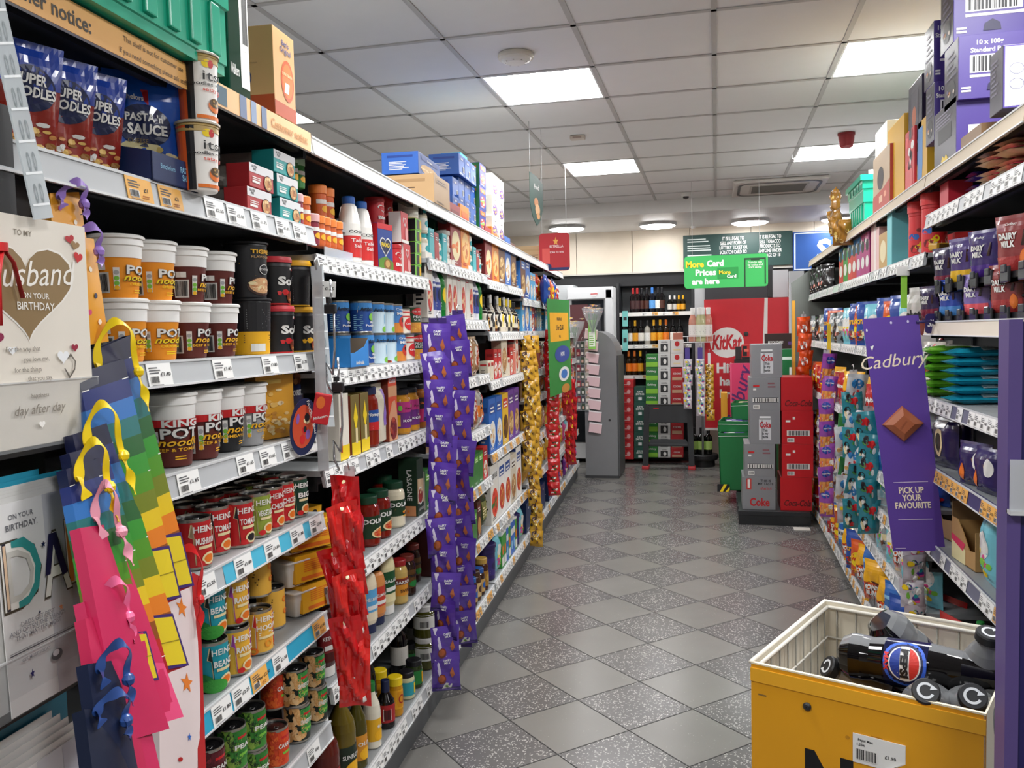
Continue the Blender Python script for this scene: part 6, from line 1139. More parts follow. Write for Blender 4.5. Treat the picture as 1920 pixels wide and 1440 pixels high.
# wine shelving
o = empty('wine_display', (-.71, 10.3, 0)); tag(o, 'dark grey wall bay of wine shelves', 'shelving unit')
b = MB(); b.box(-.44, .40, 0, .44, .42, 2.13, '55595C'); ob('back_panel', b, o)
for e, nm in ((-1, 'side'), (1, 'side')): b = MB(); b.box(e*.44-.015, 0, 0, e*.44+.015, .42, 2.13, '2A2B2E'); ob('side_panel', b, o)
b = MB(); b.box(-.42, -.02, 0, .42, .40, .12, '17171A'); ob('plinth', b, o)
WS = {}
for n, (z, nm) in enumerate(((1.745, 'top'), (1.36, 'middle'), (.995, 'lower'))):
    q = empty('shelf', (-.71, 10.3, z)); tag(q, f'{nm} wine shelf on the far wall', 'shelf', 'wine shelves'); b = MB(); b.box(-.42, 0, 0, .42, .38, .02, '3A3C3F'); ob('shelf_board', b, q)
    b = MB(); b.box(-.42, -.012, -.015, .42, 0, .03, 'E4E2DC'); ob('price_rail', b, q)
    for k in range(7):
        if rnd.random() < .7: t = ob('price_ticket', ticket(rnd.choice(('w£7.50', 'o£6.00', 'w£8.25'))), q); t.location = (-.36+k*.12, -.0125, -.012); t.scale = (1.3, 1, .9)
    WS[n] = z+.021
def wine(key, desc, body, cap, lab, r=.037, h=.30, kind='wine', cz=.78): prod(key, 'wine_bottle', 'bottle', desc, lambda: S_bottle(kind, r, h, mat(body, .06), cap, cz, lab, (.18, .5), [('ln', -.4, .24, .4, .44, 4, 'k')]), r*2, h)
wine('w_r', 'dark red wine bottle with red top', '140A0C', 'R', '3A1A1A'); wine('w_k', 'dark wine bottle', '0E0C0E', 'k', '4A2418'); wine('w_b', 'dark bottle with blue label and top', '12141C', '3A7AC8', '5A9AD8')
wine('w_w', 'dark bottle with white label', '101010', 'k', 'E8E4DA'); wine('w_y', 'dark bottle with yellow label', '15120A', 'y', 'E8A01E'); wine('w_o', 'orange labelled bottle', '2A1A08', 'o', 'E87A1E'); wine('w_c', 'pale clear bottle', 'A8A49A', '2A2A2C', 'E8E8E4')
wine('w_s', 'small dark bottle', '101012', 'w', 'D8D4CC', .028, .2); wine('w_sy', 'small yellow labelled bottle', '2A2008', 'y', 'E8A82A', .028, .2); wine('w_rose', 'pink sparkling bottle with white foil', 'C88A78', 'F0EEEA', 'E8E0DC', .045, .37, 'oil', .80); wine('w_pale', 'pale sparkling bottle with white foil', 'B8B488', 'F0EEEA', 'E8E8DC', .045, .37, 'oil', .80); wine('w_fiz', 'black sparkling bottle with green label', '0C0E0C', 'k', 'A8C86A', .045, .3)
def ypx(key, px, Y, z, sh, rz=0, tier=''):
    x = at_y(px, 620, Y)[0]
    for _ in range(3):
        wv = Vector((x, Y, z+.12))-Vector((0, 0, CH)); py = 720-FPX*wv.dot(CU)/wv.dot(_f); x = at_y(px, py, Y)[0]
    o = inst(parts_of(key), PD[key]['name'], (x, Y, z), rz); o['category'] = PD[key]['cat']; LOG.append((sh, tier, PD[key]['desc'], x, o, None))
for k, px in (('w_r', 1187), ('w_r', 1195), ('w_k', 1203), ('w_k', 1213), ('w_b', 1223), ('w_w', 1234), ('w_k', 1241), ('w_s', 1256), ('w_s', 1265), ('w_sy', 1273), ('w_sy', 1281)): ypx(k, px, 10.36 if rnd.random() < .7 else 10.40, WS[0], 'top wine shelf')
for k, px in (('w_w', 1181), ('w_y', 1191), ('w_w', 1202), ('w_c', 1214), ('w_y', 1226), ('w_y', 1238), ('w_o', 1249), ('w_w', 1262), ('w_w', 1275)): ypx(k, px, 10.37, WS[1], 'middle wine shelf')
for k, px in (('w_o', 1179), ('w_o', 1190), ('w_y', 1201), ('w_k', 1212)): ypx(k, px, 10.37, WS[2], 'lower wine shelf')
# teal strips on the bay edge
for n, (a, c) in enumerate(((583, 612), (618, 658))): ybox('hanging_packet', 1167, 1177, a, c, 10.279, .02, '7ACAC4', f'turquoise packet clipped left of the wine shelves, {"upper" if not n else "lower"}', 'packet', [('r', -.6, .4, .6, .6, '2A2A2C')], 0)
# multipacks
def pile(px0, px1, pys, Y, dep, col, desc, dec, where, sc=None):
    for n, (a, c) in enumerate(zip(pys, pys[1:])):
        ybox('drinks_multipack', px0, px1, a+.3, c, Y, dep, col, f'{desc}, {["top", "second", "third", "fourth", "fifth", "sixth", "seventh", "eighth", "ninth"][n]} down {where}', 'drinks case', dec, .002, f'{desc} {where}')
pile(1165, 1188, [712, 728, 744, 761, 778, 795, 811, 828, 844, 861], 10.0, .26, 'B81E24', 'red beer case', [('r', -.9, .4, .4, .46, 'E8D8D0'), ('c', .2, .6, .3, .25, 'D8A0A0'), ('r', -.9, .1, .9, .14, '8A1218')], 'in the leftmost pile')
pile(1189, 1211, [725, 753, 781, 809, 838, 860], 10.0, .26, '1A4A3E', 'dark green ale case', [('t', "JOHN\nSMITH'S", 0, .6, .18, 'w', .02, 0, 1.4), ('r', -.3, .1, .3, .3, 'E0E0E0')], 'in the second pile')
pile(1211, 1233, [664, 689, 714, 739, 760, 785, 810, 835, 858], 9.95, .28, '2A7A34', 'green lager case', [('t', 'Carlsberg', 0, .66, .2, 'w', .02, .3, 1.5), ('r', -1, .05, 1, .4, '8AC83A')], 'in the third pile')
pile(1234, 1257, [637, 662, 688, 714, 738, 762, 790, 815, 840, 858], 9.95, .28, 'D4D4D2', 'silver and black beer case', [('r', -.6, .1, .6, .7, '2A2A2C'), ('t', 'COORS', 0, .78, .14, 'k', .02, 0, 1.2), ('c', .1, .4, .25, .2, 'w')], 'in the fourth pile')
pile(1258, 1281, [637, 662, 688], 9.95, .28, 'E0DCD8', 'white beer case with red badge', [('c', 0, .7, .4, .2, 'r'), ('r', -.6, .2, .6, .3, 'c')], 'in the right pile')
pile(1258, 1281, [690, 714, 738, 762, 790, 815, 840, 858], 9.95, .28, 'B02228', 'red lager case', [('t', 'COORS', 0, .5, .2, 'w', .02, 0, 1.3), ('r', -.8, .05, .8, .3, 'C8A080')], 'lower in the right pile')
ybox('mug', 1262, 1280, 624, 637, 9.96, .09, 'B8705A', 'terracotta coloured mug box on the beer cases', 'box', zb=at_y(1270, 637, 9.95)[1]+.002)
# folding step / cage trolley
o = empty('step_stool', (-.535, 9.62, 0)); tag(o, 'dark grey folding platform trolley with red feet in front of the beer', 'trolley')
b = MB(); b.box(-.235, 0, .52, .235, .02, .725, '35373A', .01); b.box(-.235, -.004, .715, .235, .024, .73, '1A1A1C', .004); b.box(-.16, -.003, .68, -.10, 0, .69, 'r'); ob('back_panel', b, o)
for e in (-1, 1):
    b = MB(); b.prism([(e*.225, .04), (e*.285, .04), (e*.265, .70), (e*.235, .74), (e*.205, .70)], -.01, .06, '2E3033'); ob('leg', b, o)
    b = MB(); b.box(e*.255-.04, -.03, 0, e*.255+.04, .09, .04, 'B83238', .01); ob('foot', b, o)
b = MB(); b.box(-.22, -.02, .26, .22, .14, .29, '2A2C2F', .006); b.prism([(-.22, .29), (.22, .29), (.19, .34), (-.19, .34)], .0, .01, '3A3C3F'); ob('platform', b, o)
# pillar, hanging strips, bottles in a wire stand
def yw(px0, px1, pt, pb, Y, dep, col, zb=None):
    x0, x1 = at_y(px0, (pt+pb)/2, Y)[0], at_y(px1, (pt+pb)/2, Y)[0]; pm = (px0+px1)/2; return (x0, Y, at_y(pm, pb, Y)[1] if zb is None else zb, x1, Y+dep, at_y(pm, pt, Y)[1])
b = MB(); b.box(-.245, 10.16, 0, -.10, 10.46, 2.26, 'AEB2B4'); struct('wall_pillar', b)
b = MB(); b.box(*yw(1321, 1450, 500, 562, 10.15, .1, ''), '2A2B2F'); b.box(*yw(1449, 1478, 506, 557, 10.1, .1, ''), 'B9BDC0'); b.box(*yw(1440, 1450, 506, 557, 10.12, .05, ''), '1A1A1C'); struct('trim_3', b)
o = empty('poster_wall', (0, 0, 0)); 
x0, z1 = at_y(1320, 562, 9.8); x1, _ = at_y(1510, 553, 9.8); zb = .42
b = MB(); w_, h_ = x1-x0, z1-zb; b.box(-w_/2, 0, 0, w_/2, .06, h_, 'D01E2C'); 
cx = lambda px: (at_y(px, 640, 9.8)[0]-(x0+x1)/2)/(w_/2)
cz_ = lambda py: (at_y(1380, py, 9.8)[1]-zb)/h_
decals(b, [('p', [(cx(1428), cz_(700)), (cx(1438), cz_(700)), (cx(1440), 1), (cx(1434), 1)], 'E8E4E0'), ('c', cx(1363), cz_(642), abs(cx(1395)-cx(1363)), .115, 'w'), ('t', 'KitKat', cx(1363), cz_(654), .15, 'C81E2A', .04, .15, 1.75*abs(cx(1395)-cx(1363)), .0), ('t', 'Hi!', cx(1358), cz_(698), .1, 'w', .04), ('t', 'have a', cx(1378), cz_(722), .09, 'w', .04), ('t', 'break', cx(1376), cz_(746), .09, 'w', .04), ('r', -1, 0, 1, .02, 'E0DCD8')], lambda u, v, q: (u*w_/2, -q, v*h_), w_, h_)
bpy.data.objects.remove(o); o = ob('poster_panel', b); o.location = ((x0+x1)/2, 9.8, zb); tag(o, 'huge red chocolate bar advert panel on the far wall', 'advert panel')
b = MB(); b.box(x0+.16, 9.84, 0, x1-.02, 10.1, zb+.3, '2A2224'); o = ob('counter_base', b); tag(o, 'dark counter base below the red advert', 'counter')
b = MB(); b.lathe([(.025, 0), (.025, .01), (.001, .012)], '2A2A2C', 14, closed=False, M=Matrix.Rotation(PI/2, 4, 'X')); x, z = at_y(1399, 626, 9.79); o = ob('round_socket', b); o.location = (x, 9.797, z); tag(o, 'small round black socket on the red advert', 'socket')
ybox('price_list_board', 1480, 1508, 508, 900, 9.7, .04, 'D0D2D6', 'white panel with pink paper lists beside the dark gondola end', 'notice', [('r', -.6, .78, .3, .93, 'E8B8BC'), ('ln', -.5, .79, .2, .92, 12, 'C88A90'), ('r', .4, .72, .9, .86, 'E8C0C4')], zb=0)
ybox('display_header', 1434, 1497, 625, 656, 9.2, .05, '2E1A16', 'dark brown display header by the red advert', 'sign', [('t', 'BE YOU DARE?', -.35, .4, .2, 'w', .02, 0, .9), ('r', .4, .3, .8, .5, '5A3A7A')])
for k in range(4): ybox('chocolate_carton', 1450+12*k, 1459+12*k, 657, 672, 9.2, .08, ['4A2A86', 'C8982A', '6A4A2A', 'B8862A'][k], f'small {["purple", "gold", "brown", "amber"][k]} packet under the brown header', 'packet')
ybox('charity_box', 1379, 1390, 650, 673.5, 9.4, .1, '2A1E20', 'small black box in front of the red advert', 'box'); ybox('display_plinth', 1378, 1408, 674, 900, 9.38, .26, '1C1416', 'narrow dark plinth behind the pink board', 'plinth', zb=0); ybox('display_plinth', 1446, 1500, 673, 900, 9.18, .2, '241A18', 'dark plinth carrying small packets behind the red cases', 'plinth', zb=0)
ybox('toy_racer', 1391, 1407, 646, 673, 9.4, .12, 'C82A2A', 'red and black gadget behind the grey drinks stack', 'gadget', [('r', -.8, .2, .2, .9, 'k'), ('r', -.5, .5, .6, .7, 'E86A5A'), ('r', -1, .0, 1, .15, 'k')])
ybox('display_board', 1369, 1407, 681, 800, 8.55, .02, 'C0305A', 'dark pink display board with purple script lettering', 'sign', [('t', 'Cadbury', .45, .72, .15, '4A1E5A', .01, .3, 0, 1.35), ('r', -.95, .0, -.85, 1, 'D85A7A')], zb=0)
ybox('yellow_carton', 1352, 1364, 737, 830, 8.8, .2, 'D8A02A', 'yellow carton standing beside the green dump bins', 'carton', [('r', -.5, .1, .5, .2, 'k')], zb=0)
# wire stand with sparkling bottles
o = empty('bottle_stand', (-.16, 9.55, 0)); tag(o, 'black round wire stand holding sparkling wine', 'display stand')
b = MB(); b.lathe([(.16, .08), (.17, .10), (.17, .13), (.16, .14)], '1A1A1C', 28, c=(.0, .36, 0)); b.lathe([(.13, 0), (.13, .08)], '101012', 24, c=(0, .36, 0)); ob('base', b, o)
b = MB(); b.tube([(.0, .22, .14), (0, .22, 1.45)], .012, '8A8C8E', 8); b.tube([(.0, .15, 1.415), (-.2, .15, 1.415), (-.2, .0, 1.415), (.12, .0, 1.415), (.12, .15, 1.415), (0, .15, 1.415)], .005, 'E0E0E0', 6)
for x in (-.15, -.08, -.01, .06): b.tube([(x, 0, 1.415), (x, .15, 1.415)], .003, 'E0E0E0', 5); b.tube([(x, 0, 1.415), (x, 0, 1.48)], .003, 'E0E0E0', 5)
b.tube([(-.2, 0, 1.48), (.12, 0, 1.48)], .004, 'E0E0E0', 5); ob('wire_frame', b, o)
for k, px in (('w_rose', 1299), ('w_pale', 1311), ('w_pale', 1318), ('w_rose', 1328)): ypx(k, px, 9.62, 1.422, 'wire stand on the far wall')
for px in (1301, 1315, 1328): ypx('w_fiz', px, 9.88, .142, 'base of the round stand')
def ystrip(px, Y, zt, zb, key, n, label, sh, tw=.5, cols=1, w=.05, back='4A3A8A', sc=1.0):
    x = at_y(px, 700, Y)[0]; o = empty('clip_strip', (x, Y, zb)); tag(o, label, 'hanging strip'); b = MB(); b.box(-w/2, 0, 0, w/2, .002, zt-zb, back); ob('strip', b, o)
    b = MB(); b.tube([(0, 0, zt-zb), (0, -.01, zt-zb+.03), (0, .03, zt-zb+.04)], .003, metal('C8C8C8'), 5); ob('hook', b, o)
    dz = (zt-zb-.12)/max(1, n)
    for k in range(n):
        q = inst(parts_of(key), PD[key]['name'], (x+(rnd.random()-.5)*.02, Y-.015-.003*(k % 2), zt-.12-PD[key]['h']*sc-k*dz), (rnd.random()-.5)*tw, (sc, sc, sc), .12)
        q['category'] = PD[key]['cat']; LOG.append((sh, '', PD[key]['desc'], k, q, 'bags on '+sh))
ystrip(1289, 9.4, 1.36, .74, 'h_mc', 6, 'left purple strip of sweets in front of the beer', 'left purple strip by the beer'); ystrip(1313, 9.4, 1.36, .66, 'h_mc', 7, 'right purple strip of sweets under the sparkling bottles', 'right purple strip by the beer')
ystrip(1330, 9.45, 1.30, .62, 'h_go', 8, 'narrow strip of mixed sweets beside the red advert', 'narrow strip by the red advert', back='D8D8D8', w=.03)
# card strips, flowers and pink packets on the grey end stand
ystrip(1092, 8.955, 1.46, .72, 'h_rd', 0, 'long strip of sticker sheets left of the grey stand', 'x', back='B8BCC0', w=.14)
x = at_y(1093, 700, 8.945)[0]; b = MB()
for k in range(9):
    for q in range(3): b.box(-.065+q*.044, -.004, .01+k*.082, -.025+q*.044, -.002, .08+k*.082, ['6A6A70', '9A8A7A', '4A4A50', '8A2A3A', 'A8A49A', '3A4A3A'][(k*3+q*5) % 6]); b.box(-.058+q*.044, -.005, .02+k*.082, -.035+q*.044, -.003, .05+k*.082, ['D8D4CC', 'C8A090', 'E8E0D8'][(k+q) % 3])
o = ob('sticker_sheets', b); o.location = (x, 8.945, .72); tag(o, 'patterned grey and white sticker sheets on the long strip', 'stickers')
for k in range(9):
    b = MB(); b.box(-.075, 0, 0, .06, .004, .08, 'E8C8CC', .002); b.box(-.075, -.001, .07, .06, .004, .08, 'F4ECEE'); x, z = at_y(1108+1.0*k, 622+22*k, 8.93); o = ob('pink_packet', b); o.location = (x, 8.945, z-.08); o.scale = (1, 1, 1.35); o.rotation_euler = (.1, .14, 0)
    tag(o, f'pale pink packet on the grey stand, {ORD[k].replace("first", "top")} in the column', 'packet', 'pale pink packets')
ybox('green_packet', 1103, 1117, 600, 655, 8.84, .004, '8AC85A', 'bright green and white card hanging beside the sticker sheets', 'card', [('r', -.8, .1, .8, .6, 'E8F0E0'), ('ln', -.7, .15, .6, .5, 5, '6AA83A')])
def bouquet(x, y, z, cols, label, s=1.0, seed=1):
    q = random.Random(seed); o = empty('flower_bouquet', (x, y, z)); tag(o, label, 'flowers')
    b = MB(); b.lathe([(.015, 0), (.05, .10), (.10, .2), (.115, .26)], glassy('DDE2E6', .3), 14, closed=False); ob('wrapper', b, o)
    b = MB()
    for k in range(14): a = q.random()*6.28; r = q.random()*.08; b.tube([(0, 0, .01), (r*.5*math.cos(a), r*.5*math.sin(a), .1), (r*math.cos(a), r*math.sin(a), .2)], .0025, '3A6A2A', 5)
    ob('stems', b, o)
    for c in cols:
        b = MB()
        for k in range(7):
            a = q.random()*6.28; r = q.random()*.10; cx_, cy_, cz2 = r*math.cos(a), r*math.sin(a), .2+.09*q.random()
            for p in range(7):
                t = p*2*PI/7; b.add([(cx_, cy_, cz2), (cx_+.022*math.cos(t-.3), cy_+.022*math.sin(t-.3), cz2+.012), (cx_+.032*math.cos(t), cy_+.032*math.sin(t), cz2+.006), (cx_+.022*math.cos(t+.3), cy_+.022*math.sin(t+.3), cz2+.012)], [(0, 1, 2, 3)], c)
            b.lathe([(.008, 0), (.006, .01), (.001, .012)], 'Y', 8, c=(cx_, cy_, cz2+.002), closed=False)
        ob('blooms', b, o)
x, z = at_y(1112, 625, 8.8); bouquet(x, 8.8, z, ['C88AB8', 'F2E8F0', 'E8A04A'], 'wrapped bouquet of lilac and white flowers on the grey stand')
x, z = at_y(1078, 650, 8.75); bouquet(x, 8.7, z, ['F0E8E0', 'E8B84A'], 'wrapped bouquet with yellow flowers left of the lilac one', seed=4)
# signs
def hang(px0, px1, pt, pb, Y, th, col, dec, name, label, corner=.03, ceil=CZ, wires=True):
    x0, x1 = at_y(px0, (pt+pb)/2, Y)[0], at_y(px1, (pt+pb)/2, Y)[0]; pm = (px0+px1)/2; zt, zb = at_y(pm, pt, Y)[1], at_y(pm, pb, Y)[1]
    w_, h_ = x1-x0, zt-zb; o = empty(name, ((x0+x1)/2, Y, zb)); tag(o, label, 'sign'); b = MB()
    pts = []
    for sx, sz, a0 in ((1, 0, -PI/2), (1, 1, 0), (-1, 1, PI/2), (-1, 0, PI)):
        for k in range(5): a = a0+PI/2*k/4; pts.append((sx*(w_/2-corner)+corner*math.cos(a), (h_-corner if sz else corner)+corner*math.sin(a)))
    b.prism(pts, 0, th, col); decals(b, dec, lambda u, v, q: (u*w_/2, -q, v*h_), w_, h_); ob('sign_board', b, o)
    if wires:
        b = MB()
        for e in (-.8, .8): b.tube([(e*w_/2, th/2, h_-.01), (e*w_/2, th/2, ceil-zb)], .0015, 'C8C8C8', 5)
        ob('hanging_wires', b, o)
    return o
o = hang(1283, 1440, 478, 539, 8.0, .006, '34A853', [('t', 'More', -.74, .66, .26, 'F2C81E', .04, 0, .44), ('t', 'Card', -.25, .67, .26, 'w', .04, 0, .40), ('t', 'Prices', -.48, .40, .26, 'w', .04, 0, .52), ('t', 'are here', -.48, .13, .24, 'w', .04, 0, .70), ('r', -.2, .27, .3, .62, '1E8A3E'), ('t', 'More', -.02, .42, .16, 'F2C81E', .03), ('t', 'Card', .14, .30, .14, 'w', .03), ('r', .44, .0, .47, .86, '143A20'), ('r', .92, .08, .95, .86, '143A20'), ('r', .44, .83, .95, .88, '143A20'), ('r', .6, .80, .8, .86, '143A20'), ('t', 'Scan to sign\nup today and\nstart saving', .7, .72, .085, 'w', .01, 0, .36)], 'hanging_sign', 'bright green hanging sign reading More Card Prices are here')
ybox('notice_board', 1281, 1486, 437, 500, 10.385, .03, '24403C', 'long dark green legal notice board in white capitals', 'sign',
     [('t', 'IT IS ILLEGAL TO\nSELL ANY FORM OF\nLOTTERY TICKET OR\nSCRATCH CARD TO\nANY PERSON UNDER', -.07, .80, .15, 'w', .01, 0, .52), ('t', 'IT IS ILLEGAL TO\nSELL TOBACCO\nPRODUCTS TO\nANYONE UNDER\nTHE AGE OF 18', .60, .80, .15, 'w', .01, 0, .42), ('ln', -.92, .78, -.42, .92, 2, 'C8D0CC'), ('ln', -.92, .52, -.42, .72, 3, 'C8D0CC'), ('ln', -.92, .22, -.42, .44, 3, 'C8D0CC')])
ybox('blue_sign', 1487, 1800, 428, 502, 10.37, .04, '1E4A8E', 'big blue sign with white capitals cut off by the right shelves', 'sign', [('r', -.985, .02, -.97, .97, 'D8E0EC'), ('r', -.985, .95, .985, .97, 'D8E0EC'), ('r', -.985, .02, .985, .04, 'D8E0EC'), ('t', 'SPECIAL', .02, .22, .80, 'w', .03, 0, 1.8)])
# hanging green and red signs over the left shelves
o = empty('hanging_sign', (-1.13, 5.5, 2.28)); tag(o, 'dark green shield shaped sign hanging on wires over the left shelves', 'sign'); o.rotation_euler = (0, 0, 1.45)
b = MB(); pr = [(-.13, .30), (-.13, .1), (-.08, .02), (0, -.03), (.08, .02), (.13, .1), (.13, .26), (0, .29)]; b.prism(pr, 0, .004, '2A4A40'); decals(b, [('t', 'Food', 0, .68, .16, 'w', .02), ('c', -.1, .4, .35, .1, 'C9885A'), ('c', .1, .25, .4, .12, 'E0B080'), ('c', .2, .12, .3, .07, 'D89A60')], lambda u, v, q: (u*.12, -q, v*.3), .24, .3); ob('sign_board', b, o)
b = MB(); b.tube([(-.12, .002, .29), (-.12, .002, .615)], .0015, 'B8B8B8', 5); b.tube([(.12, .002, .25), (.12, .002, .615)], .0015, 'B8B8B8', 5); ob('hanging_wires', b, o)
hang(1011, 1068, 437, 508, 6.9, .006, 'B81E28', [star(.1, .78, .12, .2, 'E8A84A'), ('t', 'ESTRELLA', .15, .62, .09, 'F0D8D8', .02, 0, .9), ('t', 'SCAN TO WIN', .15, .47, .07, 'F0D8D8', .02, 0, .9), ('r', -.8, .2, -.3, .6, 'D8504A'), ('r', -.95, .02, .95, .09, '1E2E6A'), ('c', -.5, .12, .3, .08, '1E2E6A')], 'hanging_sign', 'red beer advert sign with a gold star above the left shelves', wires=True)
# dump bins, pallet and stacked drinks
def obin(px0, px1, pt, pb, Y, dep, lean, label, fillc):
    x0, x1 = at_y(px0, (pt+pb)/2, Y)[0], at_y(px1, (pt+pb)/2, Y)[0]; zt, zb = at_y((px0+px1)/2, pt, Y)[1], max(.12, at_y((px0+px1)/2, pb, Y)[1]); w_, h_ = x1-x0, zt-zb
    o = empty('dump_bin', ((x0+x1)/2, Y, zb), 0); tag(o, label, 'dump bin', 'green dump bins'); o.rotation_euler = (0, lean, -.12)
    b = MB(); t = .01; m = mat('1A6A38', .35)
    b.box(-w_/2, 0, 0, w_/2, t, h_, m); b.box(-w_/2, dep-t, 0, w_/2, dep, h_, m); b.box(-w_/2, 0, 0, -w_/2+t, dep, h_, m); b.box(w_/2-t, 0, 0, w_/2, dep, h_, m); b.box(-w_/2, 0, 0, w_/2, dep, t, m)
    b.box(-w_/2, -.002, h_-.03, w_/2, 0, h_-.026, 'D8E8DC'); b.box(-w_/2-.002, 0, h_-.06, -w_/2, dep, h_-.05, '8AC8A0'); ob('bin_body', b, o)
    b = MB(); q = random.Random(int(px0))
    for k in range(14): x, y = (q.random()-.5)*(w_-.09), .05+q.random()*(dep-.1); b.box(x-.03, y-.03, h_-.05-.02*q.random(), x+.03, y+.03, h_-.01, q.choice(fillc), .01)
    ob('bin_contents', b, o)
obin(1350, 1408, 812, 925, 7.75, .40, -.03, 'large lower green dump bin beside the grey drinks stack', ['4A2A86', 'w', '6A3A9A'])
obin(1346, 1404, 790, 811, 7.9, .40, 0, 'second green dump bin stacked above the large one', ['4A2A86', 'w', '37206A'])
obin(1372, 1410, 755, 789, 8.2, .35, -.06, 'third green dump bin further back', ['E8B82A', 'c', '4A2A86'])
ybox('green_crate', 1460, 1497, 655, 925, 8.1, .3, '1A6A3A', 'green box behind the top grey drinks case', 'box', [('r', -1, .93, 1, .95, 'D8E8DC'), ('r', .1, .83, .7, .88, 'E8E8E4')], zb=0)
b = MB()
for k in range(3): b.box(-.27+.0, .0+k*.42, 0, .27, .08+k*.42, .075, '1E2022')
b.box(-.27, 0, .075, .27, .94, .112, '26282B', .004)
for k in range(5): b.box(-.275, .05+k*.18, .03, -.268, .12+k*.18, .1, '3A3C3F')
o = ob('plastic_pallet', b); o.location = (.432, 6.93, 0); tag(o, 'black plastic pallet under the stacked drinks cases', 'pallet')
ybox('bin_foot_tape', 1345, 1368, 908, 922, 7.72, .003, 'k', 'black and yellow striped tape at the foot of the green bin', 'tape', [('p', [(-.6, 0), (-.1, 0), (.6, 1), (.1, 1)], 'Y'), ('p', [(.3, 0), (.8, 0), (1, .3), (1, .7)], 'Y')], 0)
SV = mat('9C9EA2', .35, .5)
can = [('r', -.4, .12, .4, .74, 'D4D6DA'), ('r', -.35, .74, .35, .78, '6E7073'), ('r', -.36, .78, .36, .84, 'E8EAEC'), ('r', -.24, .14, -.12, .72, 'A4A6AA'), ('t', 'Coke', .02, .50, .24, 'B8202A', .04, 0, .74), ('t', 'This\nis my\ntaste', .02, .38, .11, '2A2A2C', .03, 0, .4)]
lab = [('r', -.75, .25, .85, .4, 'k'), ('bar', -.7, .275, .8, .375), ('r', -.75, .06, -.35, .18, 'w'), ('bar', -.7, .08, -.4, .16), ('r', -.75, .72, -.35, .78, 'r'), ('r', -.75, .62, -.55, .68, 'w'), ('ln', .2, .7, .7, .9, 2, '8A5A60')]
low = [('t', 'Coke', .05, .12, .34, 'C01E26', .03, 0, 1.2), ('r', -.75, .62, -.45, .95, 'C8322A'), ('r', -.68, .66, -.52, .92, 'E8E4E0'), ('t', 'THIS IS\nMY TASTE', .42, .85, .1, '2A2A2C', .02), ('t', "that's it", .45, .62, .11, 'C83A3A', .01, .3)]
zz = .113; ST = [(1392, 1454, 960, 898, low, 'bottom'), (1396, 1453, 898, 837, lab, 'fourth down'), (1406, 1463, 837, 776, can, 'third down'), (1405, 1463, 776, 714, lab, 'second down'), (1409, 1467, 714, 650, can, 'top')]
for px0, px1, pb, pt, dec, nm in ST:
    h = .262; x0, x1 = at_y(px0, (pb+pt)/2, 6.98)[0], at_y(px1, (pb+pt)/2, 6.98)[0]; w_ = x1-x0
    o = inst(S_box(w_, .36, h, SV, dec, sdec=[('r', -.8, .1, .8, .5, '8A8C90'), ('t', 'Coke', 0, .6, .2, 'C01E26', .02, 0, 1.2)]), 'drinks_case', ((x0+x1)/2, 6.98+.18, zz), 0); tag(o, f'silver grey cola case, {nm} in the stack on the pallet', 'drinks case', 'silver cola cases'); zz += h+.001
zz = .113; RC = [('t', 'Coca-Cola', .1, .14, .26, '5A0E12', .02, .35, 1.7)]
for n, nm in enumerate(('bottom', 'third down', 'second down', 'top')):
    h = .262; x0 = at_y((1463, 1466, 1466, 1465)[n], 880, 6.98)[0]; dec = RC if n in (0, 3) else [('bar', -.6, .26, .7, .4), ('r', -.65, .06, -.2, .18, 'w'), ('bar', -.6, .08, -.25, .16), ('r', -.3, .74, -.15, .82, 'w'), ('r', -.75, .66, -.45, .72, 'w')]
    o = inst(S_box(.235, .36, h, mat('C41A22', .35), dec), 'drinks_case', (x0+.118, 6.98+.18, zz), 0); tag(o, f'red cola case, {nm} in the stack beside the grey one', 'drinks case', 'red cola cases'); zz += h+.001
b = MB(); b.box(0, 0, 0, .12, .1, .004, 'D8D4CC'); x, y = at_z(1497, 995, 0); o = ob('floor_card', b); o.location = (x-.03, y, .001); tag(o, 'white card lying under the corner of the right shelves', 'card')
x, y = at_z(1305, 862, 0); b = MB(); b.box(-1.05, 0, 0, .25, .5, .006, '5A2A28'); o = ob('floor_mat', b); o.location = (x, y-.25, 0); o.scale = (.85, .3, 1); tag(o, 'thin dark red floor strip under the wine display', 'floor strip')
